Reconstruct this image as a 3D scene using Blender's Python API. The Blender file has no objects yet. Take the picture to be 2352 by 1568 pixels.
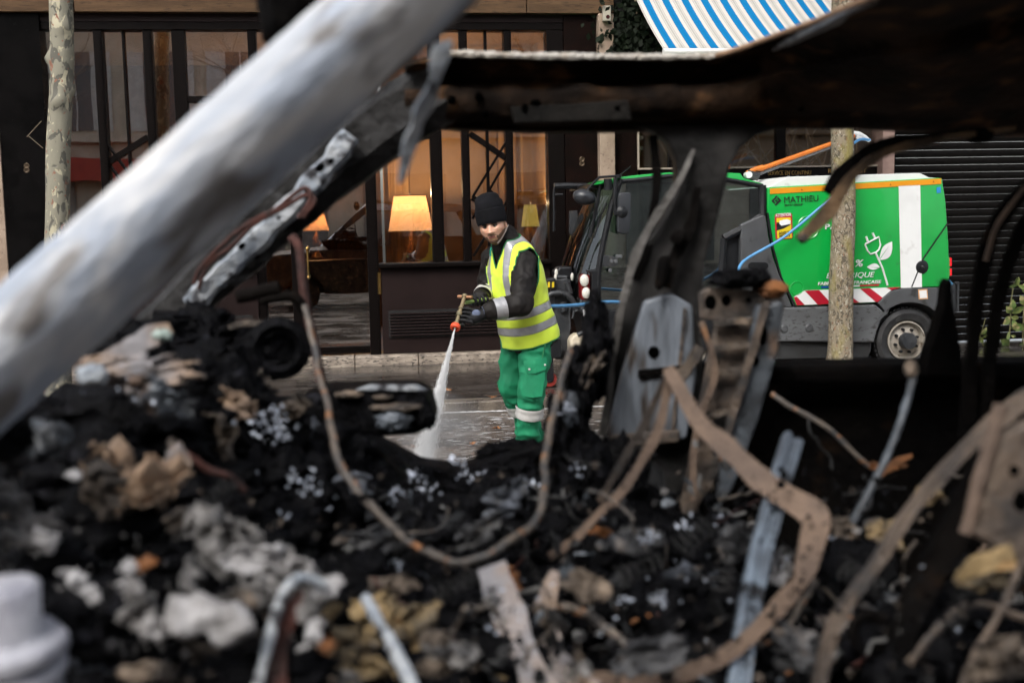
import bpy, bmesh, math, random
import numpy as np
from mathutils import Vector, Matrix, Quaternion, noise
R = math.radians
random.seed(7)
scene = bpy.context.scene
col = scene.collection

# ------------------------------------------------------------------ camera
F = 2613.0; CX, CY = 1176.0, 784.0          # focal length and centre on a 2352 px wide picture
PITCH = math.atan(282.5 / F); ROLL = 0.02; EYE = 1.55
fwd = Vector((0, math.cos(PITCH), -math.sin(PITCH)))
r0 = Vector((1, 0, 0)); u0 = r0.cross(fwd)
RV = r0 * math.cos(ROLL) - u0 * math.sin(ROLL)
UV = u0 * math.cos(ROLL) + r0 * math.sin(ROLL)
EYEP = Vector((0, 0, EYE))
cam_d = bpy.data.cameras.new('camera')
cam = bpy.data.objects.new('camera', cam_d); col.objects.link(cam)
cam.matrix_world = Matrix(((RV.x, UV.x, -fwd.x, 0), (RV.y, UV.y, -fwd.y, 0), (RV.z, UV.z, -fwd.z, EYE), (0, 0, 0, 1)))
cam_d.sensor_width = 36.0; cam_d.lens = 36.0 * F / 2352.0
cam_d.clip_start = 0.05; cam_d.clip_end = 400
cam_d.dof.use_dof = True; cam_d.dof.focus_distance = 7.35; cam_d.dof.aperture_fstop = 3.4
cam_d.dof.aperture_blades = 9
scene.camera = cam

# ------------------------------------------------------------------ sky, sun, exposure
SUN_EL, SUN_AZ = R(48), R(205)              # a veiled sun high behind the camera, to the left
world = bpy.data.worlds.new('World'); scene.world = world; world.use_nodes = True
wn = world.node_tree.nodes; wl = world.node_tree.links; wn.clear()
sky = wn.new('ShaderNodeTexSky'); sky.sky_type = 'NISHITA'; sky.sun_disc = False
sky.sun_elevation = SUN_EL; sky.sun_rotation = SUN_AZ; sky.dust_density = 3.0; sky.air_density = 1.0
hs = wn.new('ShaderNodeHueSaturation'); hs.inputs['Saturation'].default_value = 0.35
bg = wn.new('ShaderNodeBackground'); bg.inputs['Strength'].default_value = 0.15
wo = wn.new('ShaderNodeOutputWorld')
wl.new(sky.outputs[0], hs.inputs['Color']); wl.new(hs.outputs[0], bg.inputs[0]); wl.new(bg.outputs[0], wo.inputs[0])
sun_d = bpy.data.lights.new('sun', 'SUN'); sun_d.energy = 1.4; sun_d.angle = R(25); sun_d.color = (1.0, 0.96, 0.9)
sun = bpy.data.objects.new('sun', sun_d); col.objects.link(sun)
sd = Vector((math.sin(SUN_AZ) * math.cos(SUN_EL), math.cos(SUN_AZ) * math.cos(SUN_EL), math.sin(SUN_EL)))
sun.rotation_euler = sd.to_track_quat('Z', 'Y').to_euler(); sun.location = sd * 60
scene.view_settings.view_transform = 'Standard'; scene.view_settings.look = 'None'
scene.view_settings.gamma = 1.0; scene.view_settings.exposure = 0.8; scene.view_settings.use_curve_mapping = False
scene.render.engine = 'CYCLES'
cy = scene.cycles
cy.use_denoising = True; cy.use_adaptive_sampling = True; cy.adaptive_threshold = 0.035; cy.adaptive_min_samples = 12; cy.max_bounces = 6; cy.diffuse_bounces = 2; cy.glossy_bounces = 3; cy.transparent_max_bounces = 12
cy.transmission_bounces = 6; cy.volume_bounces = 0; cy.sample_clamp_indirect = 4; cy.caustics_reflective = False; cy.caustics_refractive = False

# ------------------------------------------------------------------ measuring helpers
def ray(px, py): return fwd + RV * ((px - CX) / F) - UV * ((py - CY) / F)
def P(px, py, Y):
    """world point at distance Y from the camera wall whose direction was read off the photograph"""
    r = ray(px, py); return EYEP + r * (Y / r.y)
def PG(px, py, z=0.0):
    r = ray(px, py); return EYEP + r * ((z - EYE) / r.z)
PSI = math.atan(0.13)                         # the street front runs off to the right
O = Vector((0, 11.6, 0)); UD = Vector((math.cos(PSI), math.sin(PSI), 0)); WD = Vector((-math.sin(PSI), math.cos(PSI), 0))
ROTS = Matrix.Rotation(PSI, 4, 'Z')
def SW(u, w, z): return O + UD * u + WD * w + Vector((0, 0, z))
def SU(px, py, w=0.0):
    """street coordinates (u along the front, z up) of a picture point on the plane w"""
    r = ray(px, py); t = ((O + WD * w - EYEP).dot(WD)) / r.dot(WD); q = EYEP + r * t
    return (q - O).dot(UD), q.z
def U_(px, py, w=0.0): return SU(px, py, w)[0]
def Z_(px, py, w=0.0): return SU(px, py, w)[1]

# ------------------------------------------------------------------ materials
MATS = {}
def nodes_of(name):
    m = bpy.data.materials.new(name); m.use_nodes = True
    nt = m.node_tree; b = nt.nodes['Principled BSDF']; return m, nt, b
def mat(name, c, rough=0.55, metal=0.0, c2=None, scale=6.0, lo=0.4, hi=0.6, bump=0.0, bscale=60.0, spec=0.5, c3=None, s3=30.0, lo3=0.58, hi3=0.66,
        rvar=0.0, emit=None, estr=0.0, coat=0.0, stretch=None, detail=3.0, sub=0.0, trans=0.0, sheen=0.0, warp=0.0, rot=None):
    """Principled surface: two base tones blended by noise, an optional third in patches, and fine relief"""
    if name in MATS: return MATS[name]
    m, nt, b = nodes_of(name); N = nt.nodes; L = nt.links
    b.inputs['Roughness'].default_value = rough; b.inputs['Metallic'].default_value = metal
    b.inputs['Specular IOR Level'].default_value = spec
    tc = N.new('ShaderNodeTexCoord'); mp = N.new('ShaderNodeMapping')
    if rot is None: L.new(tc.outputs['Object'], mp.inputs[0])
    else:
        vr = N.new('ShaderNodeVectorRotate'); vr.rotation_type = 'Y_AXIS'; vr.inputs['Angle'].default_value = rot; L.new(tc.outputs['Object'], vr.inputs['Vector']); L.new(vr.outputs[0], mp.inputs[0])
    if stretch: mp.inputs['Scale'].default_value = stretch
    c4 = lambda k: (k[0], k[1], k[2], 1)
    out = None
    if c2 is None: c2 = tuple(min(1, k * 0.82) for k in c)
    n1 = N.new('ShaderNodeTexNoise'); n1.inputs['Scale'].default_value = scale; n1.inputs['Detail'].default_value = detail
    n1.inputs['Roughness'].default_value = 0.6; n1.inputs['Distortion'].default_value = warp
    L.new(mp.outputs[0], n1.inputs['Vector'])
    cr = N.new('ShaderNodeValToRGB'); e = cr.color_ramp.elements
    e[0].position = lo; e[0].color = c4(c2); e[1].position = hi; e[1].color = c4(c)
    L.new(n1.outputs[0], cr.inputs[0]); out = cr.outputs[0]
    if c3 is not None:
        n3 = N.new('ShaderNodeTexNoise'); n3.inputs['Scale'].default_value = s3; n3.inputs['Detail'].default_value = 2.5
        L.new(mp.outputs[0], n3.inputs['Vector'])
        mr = N.new('ShaderNodeMapRange'); mr.inputs[1].default_value = lo3; mr.inputs[2].default_value = hi3
        L.new(n3.outputs[0], mr.inputs[0])
        mx = N.new('ShaderNodeMix'); mx.data_type = 'RGBA'
        L.new(mr.outputs[0], mx.inputs[0]); L.new(out, mx.inputs[6]); mx.inputs[7].default_value = c4(c3); out = mx.outputs[2]
    L.new(out, b.inputs['Base Color'])
    if rvar:
        mr = N.new('ShaderNodeMapRange'); mr.inputs[1].default_value = 0.3; mr.inputs[2].default_value = 0.7
        mr.inputs[3].default_value = max(0.02, rough - rvar); mr.inputs[4].default_value = min(1, rough + rvar)
        L.new(n1.outputs[0], mr.inputs[0]); L.new(mr.outputs[0], b.inputs['Roughness'])
    if bump:
        nb = N.new('ShaderNodeTexNoise'); nb.inputs['Scale'].default_value = bscale; nb.inputs['Detail'].default_value = 2.5
        L.new(mp.outputs[0], nb.inputs['Vector'])
        bp = N.new('ShaderNodeBump'); bp.inputs['Strength'].default_value = min(1.0, bump); bp.inputs['Distance'].default_value = 0.012 * max(1.0, bump)
        L.new(nb.outputs[0], bp.inputs['Height']); L.new(bp.outputs[0], b.inputs['Normal'])
    if coat: b.inputs['Coat Weight'].default_value = coat; b.inputs['Coat Roughness'].default_value = 0.08
    if sheen: b.inputs['Sheen Weight'].default_value = sheen; b.inputs['Sheen Roughness'].default_value = 0.4
    if sub: b.inputs['Subsurface Weight'].default_value = sub; b.inputs['Subsurface Scale'].default_value = 0.01
    if emit is not None:
        b.inputs['Emission Color'].default_value = c4(emit); b.inputs['Emission Strength'].default_value = estr
    MATS[name] = m; return m
def glass(name, tint=(0.9, 0.92, 0.9), refl=1.0, rough=0.0, base=0.06):
    """thin window pane: fresnel mirror over clear tinted glass"""
    if name in MATS: return MATS[name]
    m = bpy.data.materials.new(name); m.use_nodes = True; nt = m.node_tree; N = nt.nodes; L = nt.links; N.clear()
    o = N.new('ShaderNodeOutputMaterial'); mx = N.new('ShaderNodeMixShader'); t = N.new('ShaderNodeBsdfTransparent'); g = N.new('ShaderNodeBsdfGlossy')
    t.inputs[0].default_value = (*tint, 1); g.inputs['Roughness'].default_value = rough; g.inputs[0].default_value = (0.95, 0.97, 1, 1)
    fr = N.new('ShaderNodeFresnel'); fr.inputs[0].default_value = 1.5
    ma = N.new('ShaderNodeMath'); ma.operation = 'MULTIPLY_ADD'; ma.inputs[1].default_value = refl; ma.inputs[2].default_value = base; ma.use_clamp = True
    # old panes are never quite flat
    tc = N.new('ShaderNodeTexCoord'); nz = N.new('ShaderNodeTexNoise'); nz.inputs['Scale'].default_value = 1.6; nz.inputs['Detail'].default_value = 1
    bp = N.new('ShaderNodeBump'); bp.inputs['Strength'].default_value = 0.05; bp.inputs['Distance'].default_value = 0.012
    L.new(tc.outputs['Object'], nz.inputs['Vector']); L.new(nz.outputs[0], bp.inputs['Height']); L.new(bp.outputs[0], g.inputs['Normal'])
    L.new(fr.outputs[0], ma.inputs[0]); L.new(ma.outputs[0], mx.inputs[0]); L.new(t.outputs[0], mx.inputs[1]); L.new(g.outputs[0], mx.inputs[2]); L.new(mx.outputs[0], o.inputs[0])
    MATS[name] = m; return m

# ------------------------------------------------------------------ mesh helpers
class MB:
    """collects shapes, then links them as ONE mesh object"""
    def __init__(s): s.v = []; s.f = []; s.mi = []; s.cur = 0
    def add(s, vs, fs):
        o = len(s.v); s.v += [tuple(v) for v in vs]; s.f += [tuple(o + i for i in f) for f in fs]; s.mi += [s.cur] * len(fs); return s
    def box(s, x0, x1, y0, y1, z0, z1):
        return s.add([(x, y, z) for x in (x0, x1) for y in (y0, y1) for z in (z0, z1)],
                     [(0, 1, 3, 2), (4, 6, 7, 5), (0, 4, 5, 1), (2, 3, 7, 6), (0, 2, 6, 4), (1, 5, 7, 3)])
    def prism(s, poly, y0, y1):
        """polygon of (x, z) pushed from y0 to y1"""
        n = len(poly); vs = [(p[0], y0, p[1]) for p in poly] + [(p[0], y1, p[1]) for p in poly]
        fs = [tuple(range(n)), tuple(range(2 * n - 1, n - 1, -1))] + [(i, i + n, (i + 1) % n + n, (i + 1) % n) for i in range(n)]
        return s.add(vs, fs)
    def sheet(s, poly, y):
        return s.add([(p[0], y, p[1]) for p in poly], [tuple(range(len(poly)))])
    def tube(s, path, r, seg=8, cap=True, flat=None, twist=None):
        """round tube along a path; r may be a list; flat=(a) squashes one axis"""
        path = [Vector(p) for p in path]; n = len(path); rs = r if hasattr(r, '__len__') else [r] * n
        up = None; vs = []
        for i, p in enumerate(path):
            t = (path[min(i + 1, n - 1)] - path[max(i - 1, 0)])
            t = t.normalized() if t.length > 1e-9 else Vector((0, 0, 1))
            if up is None:
                up = Vector((0, 0, 1)) if abs(t.z) < 0.9 else Vector((0, 1, 0))
            a = (up - t * up.dot(t)); a = a.normalized() if a.length > 1e-6 else t.orthogonal().normalized(); up = a; b = t.cross(a)
            for k in range(seg):
                q = 2 * math.pi * k / seg + (twist or 0)
                vs.append(p + a * (math.cos(q) * rs[i] * (flat or 1)) + b * (math.sin(q) * rs[i]))
        fs = [(i * seg + k, i * seg + (k + 1) % seg, (i + 1) * seg + (k + 1) % seg, (i + 1) * seg + k) for i in range(n - 1) for k in range(seg)]
        if cap: fs += [tuple(range(seg - 1, -1, -1)), tuple((n - 1) * seg + k for k in range(seg))]
        return s.add(vs, fs)
    def sweep(s, path, prof, cap=True, up=Vector((0, 0, 1)), scales=None):
        """any profile of (a, b) points swept along a path; a is along 'side', b along 'up'"""
        path = [Vector(p) for p in path]; n = len(path); m = len(prof); vs = []
        for i, p in enumerate(path):
            t = (path[min(i + 1, n - 1)] - path[max(i - 1, 0)]).normalized()
            sd_ = t.cross(up).normalized(); u_ = sd_.cross(t); k = scales[i] if scales else 1
            vs += [p + sd_ * (a * k) + u_ * (b * k) for a, b in prof]
        fs = [(i * m + k, (i + 1) * m + k, (i + 1) * m + (k + 1) % m, i * m + (k + 1) % m) for i in range(n - 1) for k in range(m)]
        if cap: fs += [tuple(range(m)), tuple((n - 1) * m + k for k in range(m - 1, -1, -1))]
        return s.add(vs, fs)
    def lathe(s, prof, c, axis=(0, 0, 1), seg=24, close=False):
        """profile of (radius, height) turned round an axis through c"""
        ax = Vector(axis).normalized(); a = ax.orthogonal().normalized(); b = ax.cross(a); c = Vector(c); m = len(prof); vs = []
        for k in range(seg):
            q = 2 * math.pi * k / seg; d = a * math.cos(q) + b * math.sin(q)
            vs += [c + d * r + ax * h for r, h in prof]
        fs = [(k * m + i, ((k + 1) % seg) * m + i, ((k + 1) % seg) * m + i + 1, k * m + i + 1) for k in range(seg) for i in range(m - 1)]
        if close: fs += [(k * m + m - 1, ((k + 1) % seg) * m + m - 1, ((k + 1) % seg) * m, k * m) for k in range(seg)]
        else:
            if prof[0][0] > 1e-6: fs.append(tuple(k * m for k in range(seg)))
            if prof[-1][0] > 1e-6: fs.append(tuple(k * m + m - 1 for k in range(seg - 1, -1, -1)))
        return s.add(vs, fs)
    def ball(s, c, r, seg=12, rings=8, M3=None):
        c = Vector(c); rr = Vector(r) if hasattr(r, '__len__') else Vector((r, r, r)); vs = []
        for i in range(rings + 1):
            th = math.pi * i / rings
            for k in range(seg):
                ph = 2 * math.pi * k / seg; q = Vector((rr.x * math.sin(th) * math.cos(ph), rr.y * math.sin(th) * math.sin(ph), rr.z * math.cos(th)))
                vs.append(c + (M3 @ q if M3 else q))
        fs = [(i * seg + k, (i + 1) * seg + k, (i + 1) * seg + (k + 1) % seg, i * seg + (k + 1) % seg) for i in range(rings) for k in range(seg)]
        return s.add(vs, fs)
    def ribbon(s, path, width, th=0.002):
        """flat band: path of (point, side vector)"""
        vs = []; n = len(path)
        for i, (p, sv) in enumerate(path):
            p = Vector(p); sv = Vector(sv); t = (Vector(path[min(i + 1, n - 1)][0]) - Vector(path[max(i - 1, 0)][0])).normalized()
            nn = t.cross(sv).normalized(); w = sv.normalized() * (width[i] if hasattr(width, '__len__') else width) / 2
            vs += [p - w - nn * th, p + w - nn * th, p + w + nn * th, p - w + nn * th]
        fs = [(i * 4 + k, (i + 1) * 4 + k, (i + 1) * 4 + (k + 1) % 4, i * 4 + (k + 1) % 4) for i in range(n - 1) for k in range(4)]
        fs += [(0, 1, 2, 3), (n * 4 - 1, n * 4 - 2, n * 4 - 3, n * 4 - 4)]
        return s.add(vs, fs)
    def mesh(s, name, bevel=0.0, smooth=False, bseg=2, merge=False, sharp=35):
        me = bpy.data.meshes.new(name); me.from_pydata([tuple(v) for v in s.v], [], s.f); me.update()
        for p, i in zip(me.polygons, s.mi): p.material_index = i
        bm = bmesh.new(); bm.from_mesh(me)
        if merge: bmesh.ops.remove_doubles(bm, verts=bm.verts, dist=1e-5)
        bmesh.ops.recalc_face_normals(bm, faces=bm.faces)
        if bevel:
            es = [e for e in bm.edges if e.is_manifold and e.calc_face_angle(0) > R(30)]
            bmesh.ops.bevel(bm, geom=es, offset=bevel, segments=bseg, affect='EDGES', clamp_overlap=True, profile=0.5)
        if smooth:
            for f in bm.faces: f.smooth = True
            for e in bm.edges:
                if e.is_manifold and e.calc_face_angle(0) > R(sharp): e.smooth = False
        bm.to_mesh(me); bm.free(); return me
    def build(s, name, m, parent=None, off=None, bevel=0.0, smooth=False, **kw):
        me = s.mesh(name, bevel, smooth, **kw)
        for k in (m if isinstance(m, (list, tuple)) else [m]): me.materials.append(k)
        return link(name, me, parent, off)
def link(name, me, parent=None, off=None):
    o = bpy.data.objects.new(name, me); col.objects.link(o)
    if off is None and parent is not None and 'ox' in parent.keys(): off = Vector((parent['ox'], parent['oy'], parent['oz']))
    if off is not None and me is not None: me.transform(Matrix.Translation(-Vector(off)))
    if parent is not None:
        o.parent = parent
        if 'ox' in parent.keys(): o['ox'], o['oy'], o['oz'] = parent['ox'], parent['oy'], parent['oz']
    return o
TAGS = []
def tag(o, label=None, cat=None, group=None, kind=None):
    if label: o['label'] = label
    if cat: o['category'] = cat
    if group: o['group'] = group
    if kind: o['kind'] = kind
    return o
def thing(name, label, cat, base=(0, 0, 0), street=True, group=None, kind=None):
    """an Empty at a thing's base; street=True: children are written in street coordinates (u, w, z)"""
    o = bpy.data.objects.new(name, None); col.objects.link(o); o.empty_display_size = 0.2
    b = Vector(base)
    if street: o.matrix_world = Matrix.Translation(SW(*b)) @ ROTS
    else: o.location = b
    o['ox'], o['oy'], o['oz'] = b.x, b.y, b.z; TAGS.append(o)
    return tag(o, label, cat, group, kind)
def solo(name, mb, m, base, street=True, **kw):
    """a thing that is a single mesh, origin at its base"""
    label = kw.pop('label', None); cat = kw.pop('cat', None); group = kw.pop('group', None); kind = kw.pop('kind', None)
    o = mb.build(name, m, None, off=base, **kw); b = Vector(base)
    if street: o.matrix_world = Matrix.Translation(SW(*b)) @ ROTS
    else: o.location = b
    return tag(o, label, cat, group, kind)
def copy_tree(o, parent=None):
    c = o.copy(); col.objects.link(c); c.parent = parent
    for ch in list(o.children): copy_tree(ch, c)
    return c
def text_mesh(s, size, w_target=None, bold=0.0, shear=0.0, th=0.0015, font_space=1.0):
    """lettering as a mesh in the xz plane, starting at the origin, baseline on z = 0"""
    cu = bpy.data.curves.new('lettering', 'FONT'); cu.body = s; cu.size = size; cu.offset = bold; cu.shear = shear; cu.extrude = th; cu.space_character = font_space
    cu.resolution_u = 3
    o = bpy.data.objects.new('lettering', cu); col.objects.link(o)
    dg = bpy.context.evaluated_depsgraph_get(); me = bpy.data.meshes.new_from_object(o.evaluated_get(dg))
    bpy.data.objects.remove(o); bpy.data.curves.remove(cu)
    xs = [v.co.x for v in me.vertices]; x0, x1 = min(xs), max(xs)
    k = (w_target / (x1 - x0)) if w_target else 1.0
    for v in me.vertices: v.co = Vector(((v.co.x - x0) * k, -v.co.z, v.co.y))
    return me
def place_text(name, s, size, u, w, z, parent, m, w_target=None, bold=0.0, shear=0.0, slope=0.0):
    me = text_mesh(s, size, w_target, bold, shear); me.transform(Matrix.Translation((u, w, z)) @ Matrix.Rotation(-slope, 4, 'Y'))
    me.materials.append(m); return link(name, me, parent)
def fbm(p, sc, oct=4):
    return noise.fractal(Vector(p) * sc, 1.0, 2.0, oct, noise_basis='PERLIN_ORIGINAL')

# ================================================================== the setting: road, pavement, kerb
KERB = -2.40; KZ = 0.085; PZ = 0.12
def wet_ground(name, c1, c2, r_lo, r_hi, stretch, bump, foam=None):
    m, nt, b = nodes_of(name); N = nt.nodes; L = nt.links
    tc = N.new('ShaderNodeTexCoord'); mp = N.new('ShaderNodeMapping'); mp.inputs['Scale'].default_value = stretch; L.new(tc.outputs['Object'], mp.inputs[0])
    n1 = N.new('ShaderNodeTexNoise'); n1.inputs['Scale'].default_value = 1.3; n1.inputs['Detail'].default_value = 5; n1.inputs['Roughness'].default_value = 0.65; n1.inputs['Distortion'].default_value = 0.6
    L.new(mp.outputs[0], n1.inputs['Vector'])
    g = N.new('ShaderNodeTexNoise'); g.inputs['Scale'].default_value = 150; g.inputs['Detail'].default_value = 3; L.new(tc.outputs['Object'], g.inputs['Vector'])
    cr = N.new('ShaderNodeValToRGB'); e = cr.color_ramp.elements; e[0].position = 0.35; e[0].color = (*c1, 1); e[1].position = 0.68; e[1].color = (*c2, 1)
    ad = N.new('ShaderNodeMath'); ad.operation = 'MULTIPLY_ADD'; ad.inputs[1].default_value = 0.45; L.new(g.outputs[0], ad.inputs[0])
    sc_ = N.new('ShaderNodeMath'); sc_.operation = 'MULTIPLY'; sc_.inputs[1].default_value = 0.6; L.new(n1.outputs[0], sc_.inputs[0]); L.new(sc_.outputs[0], ad.inputs[2])
    L.new(ad.outputs[0], cr.inputs[0]); L.new(cr.outputs[0], b.inputs['Base Color'])
    mr = N.new('ShaderNodeMapRange'); mr.inputs[1].default_value = 0.38; mr.inputs[2].default_value = 0.62; mr.inputs[3].default_value = r_lo; mr.inputs[4].default_value = r_hi
    L.new(n1.outputs[0], mr.inputs[0]); L.new(mr.outputs[0], b.inputs['Roughness'])
    bs = N.new('ShaderNodeMapRange'); bs.inputs[1].default_value = 0.42; bs.inputs[2].default_value = 0.6; bs.inputs[3].default_value = 0.05 * bump; bs.inputs[4].default_value = bump
    L.new(n1.outputs[0], bs.inputs[0])
    bp = N.new('ShaderNodeBump'); bp.inputs['Distance'].default_value = 0.004; L.new(bs.outputs[0], bp.inputs['Strength']); L.new(g.outputs[0], bp.inputs['Height']); L.new(bp.outputs[0], b.inputs['Normal'])
    return m
M_road = wet_ground('wet_asphalt', (0.035, 0.029, 0.025), (0.16, 0.135, 0.115), 0.06, 0.42, (1.0, 1.6, 1), 0.55)  # lighter tone raised to put the wet sheen into the colour
M_pave = wet_ground('wet_pavement', (0.02, 0.017, 0.015), (0.055, 0.046, 0.04), 0.05, 0.34, (0.55, 2.6, 1), 0.35)
M_kerb = mat('granite_kerb', (0.16, 0.13, 0.10), 0.35, c2=(0.06, 0.05, 0.042), scale=5, bump=0.4, bscale=70, c3=(0.22, 0.19, 0.15), s3=90, rvar=0.2)
mb = MB(); mb.add([(-60, -60, 0), (60, -60, 0), (60, KERB + 0.01, 0), (-60, KERB + 0.01, 0)], [(0, 1, 2, 3)])
solo('road', mb, M_road, (0, 0, 0), kind='structure')
mb = MB(); mb.add([(-60, KERB + 0.17, KZ), (60, KERB + 0.17, KZ), (60, 0.3, PZ), (-60, 0.3, PZ), (60, 6, PZ), (-60, 6, PZ)], [(0, 1, 2, 3), (3, 2, 4, 5)])
pavement = solo('pavement', mb, M_pave, (0, 0, 0), kind='structure')
kerb_me = None
for i in range(-7, 9):
    mb = MB(); mb.box(-0.492, 0.492, KERB, KERB + 0.168, -0.05, KZ - 0.001)
    if kerb_me is None:
        k = mb.build('kerb_stone', M_kerb, pavement, bevel=0.014); kerb_me = k.data
    else: k = link('kerb_stone', kerb_me, pavement)
    k.location = (i * 1.0 + 0.2, 0, random.uniform(-0.003, 0.002))
# foam pushed along the gutter and swirling over the road
M_foam = mat('soapy_foam', (0.72, 0.72, 0.72), 0.5, c2=(0.35, 0.34, 0.33), scale=14, bump=0.5, bscale=90)
rf = random.Random(5)
mb = MB()
def film(path, ws, z=0.004):
    n = len(path); vs = []
    for i, (u, w) in enumerate(path):
        a = path[min(i + 1, n - 1)]; b_ = path[max(i - 1, 0)]; dx, dy = a[0] - b_[0], a[1] - b_[1]; l = math.hypot(dx, dy) or 1
        nx, ny = -dy / l, dx / l; vs += [(u - nx * ws[i], w - ny * ws[i], z), (u + nx * ws[i], w + ny * ws[i], z)]
    mb.add(vs, [(2 * i, 2 * i + 2, 2 * i + 3, 2 * i + 1) for i in range(n - 1)])
path = []; ws = []
for i in range(320):
    u = -4.6 + i * 0.03; path.append((u, KERB - 0.055 + 0.012 * math.sin(u * 5) + rf.uniform(-.008, .008))); ws.append(0.026 + rf.uniform(-.012, .01))
film(path, ws)
for k in range(520):
    near = rf.random() < 0.6
    u0_, w0_ = rf.gauss(-0.55, 0.6), rf.uniform(-4.7, -2.62); ang = rf.gauss(0.1, 0.45); n = rf.randint(3, 9); path = []; ws = []
    ra, rb = rf.uniform(0.012, 0.055) * (1.3 if near else .8), rf.uniform(0.003, 0.012); n = 11; ca, sa = math.cos(ang * .5), math.sin(ang * .5); pts = []
    for i in range(n):
        q_ = 6.283 * i / n; k_ = rf.uniform(.45, 1.15); x_, y_ = ra * k_ * math.cos(q_), rb * k_ * math.sin(q_); pts.append((u0_ + x_ * ca - y_ * sa, w0_ + x_ * sa + y_ * ca, 0.003 + 0.0005 * (k % 3)))
    mb.add(pts + [(u0_, w0_, 0.0036 + 0.0005 * (k % 3))], [(i, (i + 1) % n, n) for i in range(n)])
solo('foam_streaks', mb, M_foam, (0, 0, 0), kind='stuff', label='white soapy foam in a line along the gutter and in streaks on the road', cat='foam')
M_grit = mat('road_grit', (0.28, 0.22, 0.17), 0.7, c2=(0.05, 0.04, 0.035), scale=9, c3=(0.5, 0.46, 0.42), s3=14)
mb = MB()
for k in range(900):
    u, w = rf.gauss(-0.5, 0.9), rf.uniform(-4.9, -2.55); s = rf.uniform(0.002, 0.008); a = rf.uniform(0, 6)
    mb.add([(u + s * math.cos(a + q), w + s * math.sin(a + q), 0.001) for q in (0, 2.1, 4.2)] + [(u, w, s * 0.9)], [(0, 1, 3), (1, 2, 3), (2, 0, 3)])
solo('road_grit', mb, M_grit, (0, 0, 0), kind='stuff', label='fine grit and chips strewn over the wet road', cat='grit')

# ================================================================== storefront
M_stone = mat('warm_stone', (0.115, 0.066, 0.034), 0.75, c2=(0.08, 0.046, 0.024), scale=3, bump=0.25, bscale=45, stretch=(0.6, 1, 6), c3=(0.06, 0.036, 0.02), s3=16, spec=.2)
M_travertine = mat('travertine', (0.36, 0.27, 0.20), 0.7, c2=(0.27, 0.195, 0.14), scale=5, bump=0.4, bscale=70, c3=(0.16, 0.11, 0.08), s3=26, lo3=0.64, hi3=0.74)
M_step = mat('step_stone', (0.42, 0.35, 0.28), 0.5, c2=(0.22, 0.18, 0.145), scale=7, bump=0.5, bscale=60, c3=(0.06, 0.05, 0.04), s3=20, lo3=0.57, hi3=0.64, stretch=(1, 1, 3))
M_marble = mat('black_marble', (0.0028, 0.0026, 0.0026), 0.22, c2=(0.006, 0.0055, 0.0055), scale=4, c3=(0.03, 0.027, 0.025), s3=40, lo3=0.68, hi3=0.74, rvar=0.08, spec=.08)
M_marbleb = mat('brown_marble', (0.010, 0.005, 0.004), 0.25, c2=(0.006, 0.004, 0.0035), scale=5, c3=(0.02, 0.011, 0.008), s3=30, lo3=0.64, hi3=0.72, spec=.08)
M_frame = mat('bronze_frame', (0.0055, 0.0036, 0.0032), 0.4, c2=(0.004, 0.0028, 0.0025), scale=20, spec=0.09)
M_panel = mat('bronze_panel', (0.020, 0.0125, 0.0118), 0.45, c2=(0.016, 0.010, 0.0095), scale=3, bump=0.05, bscale=240, spec=.1)
M_dark = mat('black_recess', (0.006, 0.005, 0.005), 0.7)
M_brass = mat('brass', (0.62, 0.40, 0.14), 0.25, metal=1.0, c2=(0.5, 0.3, 0.1))
G_shop = glass('shop_glass', (0.93, 0.91, 0.88), 1.3, 0.0, 0.15)
G_shop2 = glass('side_glass', (0.75, 0.68, 0.6), 1.6, 0.0, 0.28)

front = thing('shop_building', 'stone building front with dark bronze shop windows and a glazed door', 'building', (-1.5, 0, 0))
Y1 = 150
def um(px, py=450): return U_(px, py)
ZG0, ZG1 = 1.13, 3.41                       # glass from sill to head
uL0 = um(3, 300); uL1 = um(108, 300)
uA = um(214, 100), um(234, 100); uT = um(278, 100), um(284, 100); uB = um(328, 100), um(348, 100); uP = um(394, 100), um(424, 100)
uD0 = um(593, 660), um(612, 660)            # post left of the side light
uD1 = um(670, 620), um(697, 620)            # door post
uD2 = um(843, 560), um(868, 560)            # door right post
uW = um(991, 450), um(1018, 450)
uM1 = um(1063, 450), um(1081, 450); uT2 = um(1119, 430), um(1126, 430); uM2 = um(1164, 450), um(1181, 450)
uE = um(1261, 450), um(1298, 450); uMb = um(1371, 350); uS = um(1372, 350), um(1406, 350)
ub = MB(); ub.box(-9, um(1406, 50), -0.12, 0.5, 3.6, 3.82); 
# stone beam in blocks
xs = [-9, -6.4, -4.1, -1.9, 0.2, um(1406, 50)]
for a, b in zip(xs[:-1], xs[1:]):
    mb = MB(); mb.box(a + 0.004, b - 0.004, -0.10, 0.45, 3.56, 3.80); mb.build('lintel_stone', M_stone, front, bevel=0.006)
    mb = MB(); mb.box(a + 0.4, min(b + 0.4, um(1406, 50)) - 0.008, -0.13, 0.45, 3.81, 4.25); mb.build('lintel_stone', M_stone, front, bevel=0.006)
mb = MB(); mb.box(-9, um(1406, 50), 0.0, 6.0, 4.26, 9.0); mb.build('upper_wall', M_stone, front)
mb = MB(); mb.box(uL1 + 0.002, uE[1], -0.02, 0.3, 3.485, 3.559); mb.build('soffit_board', M_panel, front)
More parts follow.
